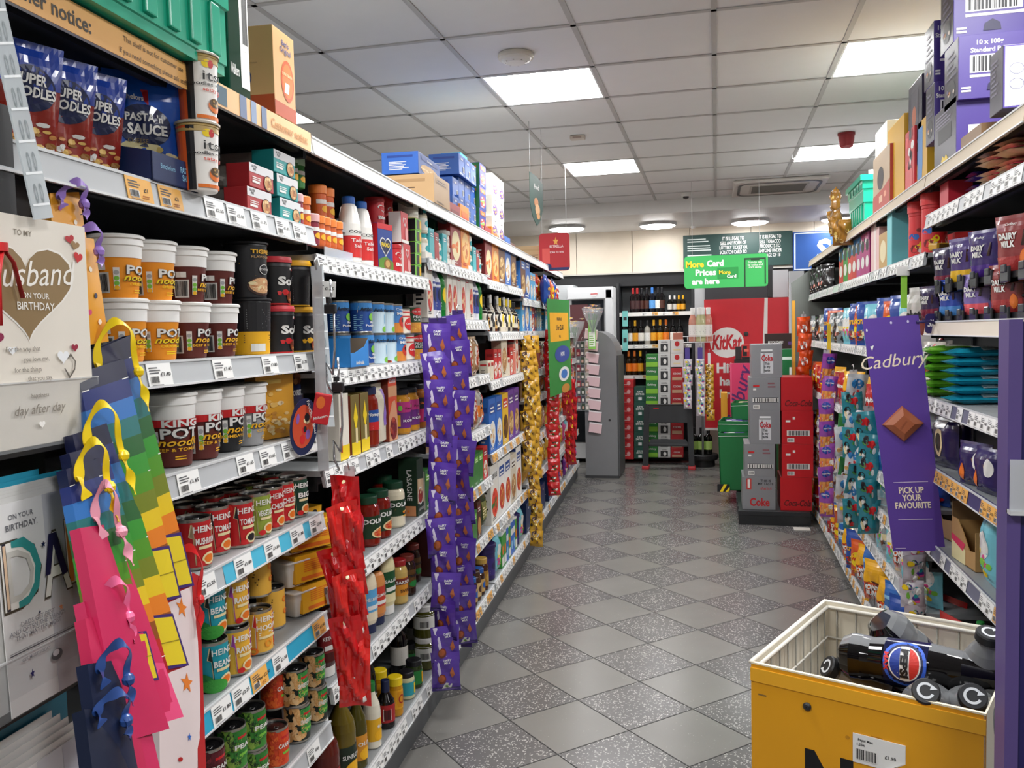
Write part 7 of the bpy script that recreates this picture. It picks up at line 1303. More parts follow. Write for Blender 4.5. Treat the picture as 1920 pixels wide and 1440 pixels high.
# ------------------------------------------------------------------ right gondola
RY = [2.42, 3.48, 4.6, 5.72, 6.66, 7.6]
RN = ['nearest right bay', 'second right bay', 'third right bay', 'fourth right bay', 'farthest right bay']
for k in range(5): bay('R', RY[k], RY[k+1], f'tall black shelving unit, {RN[k]}', 2.07)
RS = {0: [(2.055, 'top shelf'), (1.905, 'upper shelf of chocolate bars'), (1.512, 'beige railed shelf'), (1.235, 'fourth shelf'), (.985, 'fifth shelf'), (.705, 'sixth shelf'), (.10, 'bottom shelf')]}
for k in (1, 2, 3, 4): RS[k] = [(2.055, 'top shelf'), (1.772, 'second shelf'), (1.395, 'third shelf'), (.80 if k == 1 else 1.0, 'fourth shelf'), (.62 if k > 1 else .62, 'fifth shelf'), (.40, 'sixth shelf'), (.045, 'bottom shelf')]
ZR = {}
for k in RS:
    for n, (zb, nm) in enumerate(RS[k]):
        ZR[(k, n)] = zb+.049; top = n == 0
        rail = 'C8B8A0' if top else ('D8CDBE' if (k, n) == (0, 2) else ('3E3A6A' if (k, n) in ((0, 4),) else ('6A6C80' if (k, n) in ((0, 3), (0, 5)) else ('BFD0C4' if n in (1, 2) and k > 2 else 's'))))
        shelf('R', RY[k], RY[k+1], zb, f'grey metal {nm} of the {RN[k]}', tickets=[] if top or (k, n) == (0, 2) else None, dens=.75, lo=zb < 1, rail=rail, kinds='o' if (k, n) == (0, 4) else ('m' if zb < .8 else 'w'), depth=.455)
        if k and n > 2 or (k, n) == (0, 6):
            L_ = RY[k+1]-RY[k]-.03; b = MB(); b.box(-L_/2, .0, 0, L_/2, .002, .085, glassy('D8DCE0', .22)); b.box(-L_/2, -.0005, .083, L_/2, .0025, .0855, glassy('F4F4F4', .6))
            o = ob('clear_guard', b); o.location = pos('R', .014, (RY[k]+RY[k+1])/2, zb+.0495); o.rotation_euler = (0, 0, rot('R')); tag(o, f'clear plastic shelf guard, {nm}, {RN[k]}', 'shelf guard', 'clear shelf guards')
G = lambda k, n, seq, **kw: fill('R', ZR[(k, n)], f"{RS[k][n][1]}, {RN[k]}", RY[k]+.03, RY[k+1]-.02, seq, jit=1, **kw)
G(4, 1, ['bbk', 'bbk', 'bbk']); G(4, 2, ['blg', 'bis2', 'bbk', 'blg']); G(4, 3, ['bor', 'bre', 'bor', 'bre']); G(4, 4, ['bpy', 'blg', 'bye'], ); G(4, 5, ['bre', 'bpk', 'bis']); G(4, 6, ['bor', 'bcb', 'bre', 'bye'])
G(3, 2, ['blg', 'bbk', 'blg', 'bor', 'bbl']); G(3, 3, ['bre', 'bre', 'bye', 'bor']); G(3, 4, ['blg', 'bpy', 'bre']); G(3, 5, ['bis', 'blg', 'bcb', 'bre']); G(3, 6, ['bcb', 'bor', 'bye', 'bre'])
G(2, 2, ['bte', 'bte', 'bbl', 'bor', 'bbl']); G(2, 3, ['bre', 'bye', 'bte', 'bre']); G(2, 4, ['bte', 'bpk', 'bpy']); G(2, 5, ['bis', 'bye', 'bbl', 'bpy', 'bte']); G(2, 6, ['bye', 'bcb', 'bye', 'bor', 'bbl'])
fill('R', ZR[(1, 2)], 'third shelf, second right bay', RY[1]+.20, RY[2]-.02, ['bwb', 'bte', 'bbl', 'bor', 'bbl'], jit=1); G(1, 3, ['bbl', 'bcb', 'bis', 'bre']); G(1, 5, ['bte', 'blg', 'bte', 'bye']); G(1, 6, ['bye', 'bpy', 'bpy', 'bbl', 'bcb', 'bye'])
# second right shelf: cartons, tubes and boxes placed one by one
def gr(name, pf, pn, X, zb, ptop, dep, col, label, cat='box', dec=(), sdec=(), bev=.002, top=None, side=None):
    y0 = yr(pn, X, zb+.1); y1 = yr(pf, X, zb+.1); h = at_x(pn, ptop, X)[1]-zb; w_ = abs(y1-y0)
    o = inst(S_box(w_, dep, h, col, dec, sdec=sdec, top=top, bev=bev, side=side), name, (X+dep/2, (y0+y1)/2, zb), rot('R')); tag(o, label, cat); return o
z2 = ZR[(1, 1)]; cols = [('1E7AC8', 'C8282A'), ('3A9A3A', '3A9A3A'), ('2A8AC8', 'D83A3A'), ('2A8AC8', 'C8282A'), ('2A8AC8', 'B8408A'), ('C8408A', 'B02A7A'), ('D86AA8', 'B02A7A')]
for k, (a, c) in enumerate(cols):
    pf = 1573+k*8.2
    gr('sweet_tube_box', pf, pf+8, .80, z2, 447-k*4.5, .05, c, f'slim {["blue and red", "green", "blue and crimson", "blue and scarlet", "blue and magenta", "deep pink", "light pink"][k]} sweet box on the second right shelf', 'box', [('r', -1, .55, 1, 1, a), ('c', 0, .62, .7, .12, 'k'), ('c', 0, .3, .7, .12, 'w'), ('blob', 0, .7, .8, .2, 5, ['w', 'k', 'r'])])
gr('sweet_carton', 1633, 1648, .79, z2, 415, .08, 'E8C0C0', 'pale pink striped sweet carton', 'carton', [('r', -.2, 0, .3, 1, 'F2E4E0')]); gr('sweet_carton', 1648, 1664, .79, z2, 432, .08, 'C8A068', 'tan and cream sweet carton beside the turquoise box', 'carton', [('c', 0, .5, .7, .3, 'F0E0B8')])
gr('sweet_carton', 1648, 1666, .90, z2, 410, .1, 'B81E28', 'dark red carton behind the tan one', 'carton')
gr('display_box', 1663, 1672, .775, z2, 372, .20, '7AD0D8', 'tall turquoise display box on the second right shelf', 'box', sdec=[('c', .0, .84, .3, .05, 'F4E8D8'), ('blob', 0, .84, .3, .05, 6, ['7A3A2A', 'w', 'C8A080']), ('r', .0, .08, .8, .24, 'A8BCC0')])
for k, (px, c) in enumerate(((1726, 0), (1752, 1))):
    pr = S_bottle('shaker', .045, .24, 'C81E22', 'D82A2A', .8, 'D8282C', (.05, .74), [('p', [(-.4, .1), (.2, .15), (.5, .5), (0, .4)], 'w'), ('blob', 0, .3, .8, .22, 9, ['w', 'Y', '7A0E12', 'b']), ('r', .1, .6, .6, .68, 'w')])
    y = yr(px, .83, z2+.1); o = inst(pr, 'sweet_tube', (.83, y, z2)); tag(o, f'fat red sweet tube {"beside the turquoise box" if not c else "nearer the camera, partly under the upper shelf"}', 'tube')
gr('sweet_carton', 1752, 1790, .90, z2-.02, 435, .1, 'C8282A', 'red sweet carton with cream panel behind the black tray', 'carton', [('r', .1, .1, .5, .35, 'E8D8B8'), ('c', .6, .25, .2, .12, 'k')], sdec=[('ln', -.5, .6, .6, .75, 3, 'E88A8A'), ('r', -.2, .2, .3, .45, 'E8E0D0'), ('c', .35, .32, .15, .12, 'k')])
b = MB(); b.box(-.06, -.05, 0, .06, .05, .03, 'C8982A', .008); b.box(-.05, -.052, .01, .05, -.05, .025, '6A4A1A'); o = ob('gold_wafer_pack', b); y, z = at_x(1765, 470, .85); o.location = (.86, y, z); o.rotation_euler = (.1, 0, .3); tag(o, 'gold wrapped wafer pack lying flat beside the black trays', 'packet')
# black merchandising trays with chocolate pouches in the nearest right bay
def rtray(zb, label, n):
    root = empty('display_tray', pos('R', .02, (2.42+3.42)/2, zb), rot('R')); tag(root, label, 'display tray'); b = MB(); L_ = .98; m = mat('1B1B20', .3)
    b.box(-L_/2, 0, 0, L_/2, .3, .012, m); b.box(-L_/2, 0, 0, L_/2, .006, .03, m); b.box(-L_/2, .3, -.01, -L_/2+.004, .0, .05, m)
    ob('tray', b, root)
    for k in range(n):
        x = -L_/2+.07+k*(L_-.1)/(n-1)*1.0; c = MB(); c.box(x-.035, -.012, .0, x+.035, -.004, .045, mat('2A2B30', .15), .004); c.box(x-.02, -.016, .028, x+.02, -.010, .05, mat('3A3B42', .15), .003); ob('divider_clip', c, root)
    b = MB(); b.tube([(-L_/2, .05, -.035), (L_/2, .05, -.035)], .006, m, 6); b.tube([(-L_/2, .14, -.04), (L_/2, .14, -.04)], .006, m, 6); ob('support_bars', b, root)
zt1 = at_x(1800, 538, .77)[1]-.0; zt2 = at_x(1800, 601, .77)[1]
rtray(zt1-.01, 'upper black tray of chocolate pouches, nearest right bay', 7); rtray(zt2-.012, 'lower black tray of chocolate pouches, nearest right bay', 7)
for px, k in ((1776, 'dm_r'), (1812, 'dm_c'), (1852, 'dm'), (1912, 'dm_b')): rowpx('R', zt1+.006, 'on the upper black tray', [(k, px, dict(xin=.05, rz=.45, rx=.1))])
for px, k in ((1797, 'dm_r'), (1832, 'dm'), (1885, 'dm'), (1940, 'dm')): rowpx('R', zt1+.006, 'on the upper black tray', [(k, px, dict(xin=.11, rz=.45, rx=.1))], tier='second row')
for px, k in ((1746, 'dm_r'), (1786, 'dm_o'), (1836, 'dm_p'), (1893, 'dm_b')): rowpx('R', zt2+.006, 'on the lower black tray', [(k, px, dict(xin=.05, rz=.45, rx=.1, sc=.88))])
for px, k in ((1770, 'dm_r'), (1812, 'dm'), (1868, 'dm')): rowpx('R', zt2+.006, 'on the lower black tray', [(k, px, dict(xin=.12, rz=.45, rx=.1, sc=.85))], tier='second row')
# chocolate bars stacked flat on the upper shelf
def flatbar(key, desc, w, h, t, col, dec, seed=2, n='chocolate_bar'):
    def f_():
        P_ = S_bag(w, h, t, col, dec, seed=seed, wr=.003, nu=8, nv=10); me = P_[0][1]; me.transform(Matrix.Translation((0, 0, t/2)) @ Matrix.Rotation(-PI/2, 4, 'X') @ Matrix.Translation((0, 0, -h/2))); return P_
    prod(key, n, 'bar', desc, f_, w, t, h)
flatbar('fb_p', 'purple wrapped chocolate bar laid flat', .12, .16, .018, '3A2A7A', [('r', -.9, .3, .9, .5, 'k'), ('t', 'Cadbury', 0, .6, .15, 'w', .02, .3)])
flatbar('fb_c', 'cream and pink wrapped bar laid flat', .11, .17, .018, 'D8B890', [('r', -.9, .1, .9, .5, 'C83A5A'), ('blob', 0, .6, .8, .2, 8, ['C83A5A', 'w', 'C89A5A'])], 5)
flatbar('fb_g', 'bright green wrapped bar laid flat', .14, .2, .03, '7AC83A', [('r', -.9, .4, .2, .8, 'E4F0D8'), ('ln', -.8, .1, .6, .3, 3, '3A8A2A')], 6); flatbar('fb_t', 'teal wrapped bar laid flat', .14, .2, .03, '1E9AB8', [('r', -.2, .5, .9, .9, 'D8E8E8'), ('blob', 0, .7, .6, .15, 5, ['8A5A3A', 'w'])], 7)
z3 = ZR[(0, 1)]
for c, (px, key, n, xi, nm) in enumerate(((1790, 'fb_p', 3, .16, 'pile by the red box'), (1830, 'fb_p', 4, .18, 'middle purple pile'), (1868, 'fb_p', 5, .12, 'tallest purple pile'), (1900, 'fb_c', 6, .09, 'cream and pink pile'), (1938, 'fb_c', 7, .09, 'nearest cream pile'))):
    for k in range(n): rowpx('R', z3+k*.019, 'upper right shelf of bars', [(key, px, dict(xin=xi+.01*(k % 3), rz=(rnd.random()-.5)*.5))], tier=f'{["bottom", "second", "third", "fourth", "fifth", "sixth", "seventh"][k]} in {nm}')
gr('sweet_carton', 1762, 1778, .80, z3, 338, .08, 'C8283A', 'open red carton at the end of the upper right shelf of bars', 'carton', side='C8283A', top='D84A5A')
gr('card_tray', 1822, 1838, .80, z3, 352, .12, 'D8CDB8', 'cut-away cream card tray in front of the purple bars', 'tray')
# fourth shelf: green and teal bars
z4 = ZR[(0, 3)]
for px, key, nm in ((1782, 'fb_g', 'far'), (1833, 'fb_t', 'near')):
    for k in range(6): rowpx('R', z4+k*.031, 'beneath the beige railed shelf', [(key, px, dict(xin=.09, rz=(rnd.random()-.5)*.2))], tier=f'{["bottom", "second", "third", "fourth", "fifth", "top"][k]} of {nm} pile')
for px, xi in ((1752, .06), (1766, .15)): rowpx('R', z4, 'far end of the green bar shelf', [('bis2', px, dict(xin=xi, rz=.4))])
rowpx('R', z4+.02, 'behind the green bars', [('bor', 1746, dict(xin=.22)), ('bre', 1760, dict(xin=.24))])
z5 = ZR[(0, 4)]
gbag('dpk', 'dark purple bag with cream ring', .16, .18, .06, '241A4A', [('ring', 0, .5, .35, .28, .3, 'E8D0A0'), ('c', 0, .5, .25, .2, 'k'), ('r', -.5, .8, .3, .95, 'w')], seed=41); gbag('dpy', 'purple and yellow open bag', .15, .14, .05, '2A2058', [('p', [(-.2, .1), (.4, .4), (0, .8)], 'y'), ('c', .5, .6, .3, .2, 'w'), ('c', -.5, .3, .2, .2, 'o')], seed=42)
rowpx('R', z5, 'on the orange ticketed shelf', [('dpk', 1775, dict(rz=.3)), ('dpk', 1802, dict(xin=.12, rz=.3)), ('dpy', 1830, dict(rz=.4)), ('dpy', 1855, dict(rz=.2))])
z6 = ZR[(0, 5)]
def opencarton(px, z, w_, d_, h, label, c1='A8845A', dec=(), rz=0.0, X=.84):
    y = yr(px, X, z+.08); b = MB(); t = .003
    b.prism([(-w_/2, 0), (w_/2, 0), (w_/2, h*.45), (w_/4, h*.4), (0, h*.75), (-w_/4, h), (-w_/2, h)], -d_/2, -d_/2+t, c1); b.box(-w_/2, d_/2-t, 0, w_/2, d_/2, h, c1); b.box(-w_/2, -d_/2, 0, w_/2, d_/2, t, '5A4630')
    for e in (-1, 1): b.box(e*w_/2-t/2, -d_/2, 0, e*w_/2+t/2, d_/2, h*.9, c1)
    decals(b, dec, lambda u, v, q: (u*w_/2, -d_/2-q, v*h), w_, h); o = ob('open_carton', b); o.location = (X, y, z); o.rotation_euler = (0, 0, rot('R')+rz); tag(o, label, 'carton'); return o
opencarton(1800, z6, .3, .2, .17, 'torn open brown carton on the sixth shelf, nearest right bay', rz=.2, X=.90); opencarton(1848, z6, .2, .14, .14, 'small torn carton with pink and cream front', 'B8905A', [('p', [(-1, 0), (.2, 0), (.2, .35), (-1, .5)], 'E8DCA8'), ('p', [(-1, .45), (0, .3), (.2, .5), (-1, .6)], 'D83A5A')], .1, .86)
rowpx('R', z6, 'sixth shelf, nearest right bay', [('bte', 1860, dict(xin=.05)), ('blg', 1752, dict(xin=.12, rx=.9))])
z7 = ZR[(0, 6)]
rowpx('R', z7, 'bottom shelf, nearest right bay', [('bre', 1770, dict(sc=1.6, xin=.12, rz=.5)), ('bre', 1800, dict(sc=1.7, xin=.08, rz=.3)), ('bbl', 1745, dict(sc=1.3, xin=.14))])
prod('up', 'soft_drink_bottle', 'bottle', 'green soft drink bottle', lambda: S_bottle('pop', .033, .22, mat('1E8A4A', .12), 'g', .93, '2A9A4A', (.3, .55), [('c', .1, .42, .3, .06, 'w')]), .066, .22)
rowpx('R', z7+.22, 'nearest right bay', [('up', 1838, dict(xin=.06)), ('up', 1858, dict(xin=.06))]); opencarton(1838, z7, .26, .2, .215, 'low brown carton under the green bottles', 'A07A50')
# hanging strips on the right
def rstrip(px, X, zt, zb, key, n, label, sh, dz, tw=.8, cols=1, w=.04, back=None): clipstrip(px, X, zt, zb, key, n, label, sh, cols=cols, dz=dz, tw=tw, side='R', w=w, back=back)
rstrip(1507, .70, 1.66, .50, 'h_or', 9, 'clip strip of orange snack bags beside the red cola cases', 'orange strip by red cola', .135)
rstrip(1550, .71, 1.40, .25, 'h_po', 7, 'clip strip of purple and orange snack bags', 'purple and orange strip', .15)
rstrip(1600, .71, 1.32, .50, ['h_tw2', 'h_tw3', 'h_tw', 'h_tw3'], 8, 'clip strip of mixed green white and teal sweet bags', 'mixed strip on the right', .095, tw=1.5)
rstrip(1583, .70, 1.08, .5, ['h_tw3', 'h_mc', 'h_tw2'], 6, 'shorter strip of mixed sweet bags farther down', 'shorter mixed right strip', .09)
rstrip(1628, .72, 1.16, .55, ['h_tw', 'h_tw2'], 5, 'second teal strip beside the tall purple sign', 'second teal strip by the purple sign', .11)
rstrip(1712, .73, .80, .30, ['h_mc', 'h_tw2'], 4, 'small strip hanging under the purple sign', 'strip under the purple sign', .1)
b = MB(); b.box(-.012, 0, 0, .012, .002, .32, 'E8C02A'); y, z = at_x(1553, 690, .73); o = ob('shelf_tag', b); o.location = (.735, y, 1.25); tag(o, 'thin yellow shelf tag hanging above the purple snack strip', 'tag')
b = MB(); b.box(-.012, 0, 0, .012, .002, .17, '9AD84A'); b.box(-.03, -.01, .13, .02, .0, .17, 'w', .004); y, z = at_x(1694, 545, .74); o = ob('shelf_tag', b); o.location = (.742, y, 1.62); tag(o, 'lime green tag hanging from the second right shelf', 'tag')
# end panel of the right gondola
b = MB(); b.prism([(-.14, 0), (.48, 0), (.48, 2.12), (.06, 2.07), (-.14, 1.93)], 0, .02, '6E736E'); b.prism([(-.135, 1.0), (-.11, 1.0), (-.11, 1.78), (-.135, 1.78)], -.002, 0, 'E8A83A'); o = ob('end_panel', b); o.location = (.76, 7.62, 0); tag(o, 'grey end panel closing the far end of the right shelves', 'panel')
b = MB(); b.box(0, 0, 0, .012, .55, .30, '6E736E'); o = ob('side_panel', b); o.location = (1.215, 7.06, 1.81); tag(o, 'grey back board above the second right shelf', 'panel')
# stock on the top right shelf
zt = ZR[(0, 0)]
PU = mat('4A3A86', .4); PD2 = mat('2A2436', .35)
def pbox(pf, pn, X, zb, ptop, dep, label, h=None, txt=True, img=True):
    y0 = yr(pn, X, zb+.1); y1 = yr(pf, X, zb+.1); h = h or at_x(pn, ptop, X)[1]-zb; w_ = abs(y1-y0)
    fd = ([('t', '10 x 100g', -.45, .84, .10, 'w', .03, 0, .9), ('t', 'Standard Bags', -.45, .72, .10, 'w', .03, 0, 1.0), ('bar', -.75, .42, .1, .66), ('r', -.8, .33, .2, .37, 'w'), ('r', -.95, .16, -.78, .19, 'w'), ('r', -.95, .11, -.78, .14, 'w'), ('p', [(-.5, .12), (-.2, .12), (-.22, .22), (-.35, .28), (-.48, .22)], '1A1440')] if txt else [('r', -.8, .25, .2, .5, 'E8E8E0')])
    ad = [('c', 0, .25, .6, .16, 'k'), ('blob', 0, .28, .5, .12, 5, ['C88A5A', 'E8D8C8', '5A4A7A']), ('ln', -.6, .55, .6, .9, 4, '6A6478'), ('r', -.8, .45, .8, .48, '5A5470')] if img else [('r', -.6, .4, .6, .65, 'k'), ('ln', -.8, .7, .7, .92, 4, '8A8498'), ('p', [(-.3, .08), (-.15, .16), (0, .1), (.15, .16), (.3, .08), (.2, .04), (-.2, .04)], 'E8C82A')]
    p = S_box(w_, dep, h, PU, [], side=None); me = MB()
    me.box(-w_/2, -dep/2, 0, w_/2, dep/2, h, PU, .002); me.add([(-w_/2+.002, -dep/2-.0003, .002), (w_/2-.002, -dep/2-.0003, .002), (w_/2-.002, -dep/2-.0003, h-.002), (-w_/2+.002, -dep/2-.0003, h-.002)], [(0, 1, 2, 3)], PD2)
    decals(me, ad, lambda u, v, q: (u*w_/2, -dep/2-.0003-q, v*h), w_, h); decals(me, fd, lambda u, v, q: (w_/2+q, u*dep/2, v*h), dep, h)
    o = ob('chocolate_carton', me); o.location = (X+dep/2, (y0+y1)/2, zb); o.rotation_euler = (0, 0, rot('R')); tag(o, label, 'carton', 'purple chocolate cartons'); return h
pbox(1752, 1793, .775, zt, 178, .36, 'lowest purple carton with blank white label', img=False, txt=False)
pbox(1771, 1797, .775, zt+.178, 88, .34, 'purple 100g bag carton in the middle of the pile', h=.205)
pbox(1764, 1788, .775, zt+.384, 0, .36, 'topmost purple carton with a big barcode', h=.23)
pbox(1736, 1752, .78, zt+.12, 120, .2, 'far purple carton lower one, narrow face showing', h=.21)
pbox(1733, 1751, .78, zt+.332, 20, .2, 'far purple carton on top of the narrow pile', h=.22)
gr('chocolate_carton', 1703, 1728, .79, zt+.085, 138, .10, PD2, 'dark carton perched over the yellow boxes', 'carton', [('r', -.6, .3, .5, .9, '3A3444'), ('c', -.1, .6, .3, .12, 'B85A2A'), ('r', -.5, .16, .5, .26, 'k')])
o = gr('chocolate_carton', 1856, 1880, .79, zt+.05, 85, .24, PD2, 'near purple carton with a white arrow shaped panel', 'carton', [('ln', -.8, .3, .3, .9, 8, '6A6478')], side=PU, sdec=[('p', [(-.95, .03), (-.45, .05), (0.1, .5), (-.4, .97), (-.95, .97)], 'E8E6EA'), ('ring', -.7, .62, .16, .09, .12, '6A6A80'), ('ring', -.7, .38, .16, .09, .12, '6A6A80')])
b = MB(); b.box(-.12, -.1, 0, .12, .12, .049, '8A6A48'); yy = yr(1868, .85, zt); o = ob('flat_carton', b); o.location = (.90, yy, zt); tag(o, 'flattened brown carton under the nearest purple one', 'carton')
gr('yellow_carton', 1716, 1738, .79, zt, 215, .2, 'D8A82A', 'yellow carton with a blue panel on the top right shelf', 'carton', [('p', [(-.6, .1), (.2, .1), (.3, .3), (.3, .9), (-.6, .9)], '4A8AC8')], sdec=[('r', -.6, .2, .6, .5, 'E8C86A')])
gr('sweet_carton', 1697, 1714, .78, zt, 235, .15, 'C8202A', 'red carton of sweets between the yellow cartons', 'carton', [('blob', 0, .6, .9, .35, 12, ['w', 'E84A4A', '7A0E14', 'k']), ('r', -.7, .05, .6, .35, 'D85A5A')])
gr('yellow_carton', 1664, 1695, .78, zt, 212, .15, 'D8A82A', 'tall yellow carton behind the open brown and red one', 'carton', [('r', -.9, .4, -.3, .62, 'B8603A'), ('r', -.8, .0, -.2, .35, 'E8B83A')], sdec=[('ring', 0, .5, .5, .3, .1, 'E8C050')])
gr('pale_carton', 1641, 1663, .80, zt+.12, 225, .12, 'D8DCD4', 'pale carton balanced behind the brown and red box', 'carton')
gr('display_carton', 1637, 1668, .765, zt, 268, .16, 'C0A88A', 'brown and red carton with an oval cut-out', 'carton', [('p', [(-1, 0), (1, 0), (1, .42), (.3, .34), (-1, .3)], 'B8402E'), ('c', -.05, .55, .38, .2, '2A2220'), ('c', .5, .22, .15, .05, 'E8A080'), ('r', -.2, .12, .2, .24, 'E0B090')], side='B8402E')
y0 = yr(1577, .79, zt+.1); y1 = yr(1640, .79, zt+.1)
crate_thing(.50, .34, .27, (.97, (y0+y1)/2, zt+.003), rot('R'), 'small green plastic crate on the top right shelf')
for k, (dx, dy, c) in enumerate(((-.1, .1, 'C8282A'), (-.02, -.05, 'w'), (.1, .12, 'Y'), (.12, -.1, 'C89A3A'))):
    P_ = S_bag(.13, .18, .05, c, [('blob', 0, .5, .8, .3, 6, ['r', 'w', 'y'])], seed=50+k); o = inst(P_, 'snack_bag', (.93+dx, (y0+y1)/2+dy, zt+.16), rot('R')+k, (1, 1, 1), .3*(k-1)); tag(o, f'{["red", "white", "yellow", "tan"][k]} bag standing in the small green crate', 'packet')
b = MB(); b.prism([(-.15, 0), (.12, 0), (.12, .26), (0, .22), (-.1, .30), (-.15, .2)], 0, .004, 'B89A70'); o = ob('torn_card', b); o.location = (1.05, (y0+y1)/2+.02, zt+.2); o.rotation_euler = (0, 0, rot('R')); tag(o, 'torn brown cardboard flap sticking up behind the crate', 'cardboard')
for k, (px, py) in enumerate(((1568, 372), (1572, 415), (1583, 432))):
    P_ = S_bag(.12, .16, .05, '9A6A1E', [('blob', 0, .5, .9, .4, 7, ['E8C86A', '6A4A18', 'F0DCA0'])], seed=60+k, wr=.012); y, z = at_x(px, py, .74); o = inst(P_, 'foil_packet', (.745, min(y, 5.95)+.08, z-.08), rot('R')+.6*k, (1, 1, 1), .2*k); tag(o, f'crumpled gold foil packet hanging past the green crate, {["upper", "middle", "lower"][k]}', 'packet')
# ------------------------------------------------------------------ tall purple chocolate sign
Y0 = 3.30; TL, TR, BR, BL = [Vector((at_y(px, py, Y0)[0], Y0, at_y(px, py, Y0)[1])) for px, py in ((1617, 598), (1722, 590), (1750, 1036), (1675, 1034))]
TL = Vector((at_y(1617, 598, Y0)[0], Y0, at_y(1617, 598, Y0)[1])); BRt = TL+(BL-TL)+(TR-TL)*.93
o0 = (TL+BRt)/2; root = empty('promotion_board', o0); tag(root, 'tall leaning purple chocolate promotion board', 'sign')
def pf(u, v, d):
    s_ = (u+1)/2; p = BL.lerp(BRt, s_).lerp(TL.lerp(TR, s_), v)-o0; return (p.x, p.y-d, p.z)
w_ = (TR-TL).length; h_ = (TL-BL).length; b = MB(); b.add([pf(-1, 0, 0), pf(1, 0, 0), pf(1, 1, 0), pf(-1, 1, 0), pf(-1, 0, -.006), pf(1, 0, -.006), pf(1, 1, -.006), pf(-1, 1, -.006)], [(0, 1, 2, 3), (5, 4, 7, 6), (0, 4, 5, 1), (1, 5, 6, 2), (2, 6, 7, 3), (3, 7, 4, 0)], mat('5A3E96', .35))
decals(b, [('t', 'Cadbury', -.02, .79, .078, 'E8D8C0', .0, .35, 1.42, .05), ('r', -.65, .295, .65, .298, 'C8B8D8'), ('r', -.65, .135, .65, .138, 'C8B8D8'), ('t', 'PICK UP\nYOUR\nFAVOURITE', -.02, .25, .036, 'F0E0C8', .03, 0, 1.35), ('c', -.9, .95, .03, .006, 'w'), ('c', .0, .975, .04, .006, 'C8C0E0'), ('c', .6, .975, .04, .006, 'C8C0E0'), ('p', [(-.86, .88), (-.72, .885), (-.8, .862)], 'w'), ('r', -.9, .012, -.5, .015, 'C8B8D8')], pf, w_, h_); ob('board', b, root)
b = MB(); c0 = Vector(pf(-.02, .545, .0)); rx_, rz_ = .070, .066
A = [c0+Vector((rx_*math.cos(t), 0, rz_*math.sin(t))) for t in (.05, .05+PI/2, .05+PI, .05+1.5*PI)]; B_ = [c0+(a-c0)*.92+Vector((0, -.012, 0)) for a in A]; C_ = [c0+(a-c0)*.5+Vector((0, -.024, 0)) for a in A]
CHC = mat('A05A3A', .3)
for p_, q_ in ((A, B_), (B_, C_)): b.add([tuple(x) for x in p_+q_], [(k, (k+1) % 4, (k+1) % 4+4, k+4) for k in range(4)], CHC)
b.add([tuple(x) for x in C_], [(3, 2, 1, 0)], CHC); decals(b, [('t', 'Cadbury', 0, -.08, .35, '8A4A2E', .0, .2, 1.5, 1.0)], lambda u, v, q: (c0.x+u*.03, c0.y-.0245-q, c0.z+v*.03), .06, .03); ob('chocolate_piece', b, root)
b = MB(); b.tube([tuple(pf(.9, .97, .002)), tuple(Vector(pf(1.1, .97, .0))+Vector((.03, .02, 0))), tuple(Vector(pf(1.1, .97, .0))+Vector((.06, .04, -.01)))], .006, '2A1E5A', 6); ob('mounting_arm', b, root)
o = hang(1735, 1775, 588, 625, 3.36, .003, '2A1E5A', [('t', 'Shelf', 0, .35, .5, 'w', .01, .3, 1.6)], 'shelf_talker', 'small navy sign with white script behind the purple board', corner=.01, wires=False)
# ------------------------------------------------------------------ purple end display at the right edge
o = empty('display_unit', (.5, 1.70, 0)); tag(o, 'purple and navy display unit cut off by the right edge', 'display unit')
b = MB(); b.box(0, -.035, 0, .022, .022, 1.556, mat('5A4A86', .4)); ob('edge_panel', b, o); b = MB(); b.box(.0225, -.03, 0, .5, -.012, 1.552, mat('221E5A', .4)); ob('front_panel', b, o)
b = MB(); b.box(.12, -.0312, .35, .5, -.0302, .95, 'B0182A'); ob('red_panel', b, o)
for zz, nm in ((1.22, 'upper'), (.62, 'lower')):
    b = MB(); b.box(.0, -.05, zz, .22, -.047, zz+.09, glassy('E0E4E8', .5)); b.box(.03, -.046, zz+.01, .11, -.044, zz+.085, 'ECECE8'); b.box(.0, -.054, zz-.008, .22, -.031, zz, glassy('F0F2F4', .7))
    decals(b, [('ln', -.6, .6, .6, .85, 2, '8A8A8C'), ('bar', -.4, .1, .6, .5)], lambda u, v, q: (.07+u*.03, -.0465-q, zz+.01+v*.07), .06, .07); ob('price_pocket', b, o)
# ------------------------------------------------------------------ yellow dump crate of cola bottles
FL = Vector((.074, 2.085)); ud = Vector((.914, -.405)); vd = Vector((.405, .914)); CWd, CDp, CHt = .50, .56, .75
root = empty('dump_bin', (FL.x, FL.y, 0), math.atan2(ud.y, ud.x)); tag(root, 'yellow fronted wire dump bin full of cola bottles', 'dump bin')
YL = mat('E8A41C', .4); b = MB(); b.box(0, 0, .02, CWd, .006, CHt, YL); b.box(-.001, -.003, CHt-.045, CWd, 0, CHt-.012, 'F0B02A', .001); b.box(0, -.001, CHt-.003, CWd, .007, CHt+.001, 'F4E8C8')
b.box(0, .006, .02, .004, CDp, CHt, 'E4DCC8'); b.box(0, CDp-.004, .02, CWd, CDp, CHt, 'E4DCC8'); b.box(CWd-.004, 0, .02, CWd, CDp, CHt, 'E4DCC8'); b.box(0, 0, .02, CWd, CDp, .03, 'C8B890')
def ff(u, v, d): return (CWd/2+u*CWd/2, -d, .02+v*(CHt-.02))
decals(b, [('t', 'Now', .14, .54, .30, 'k', .05, 0, 1.25)], ff, CWd, CHt-.02)
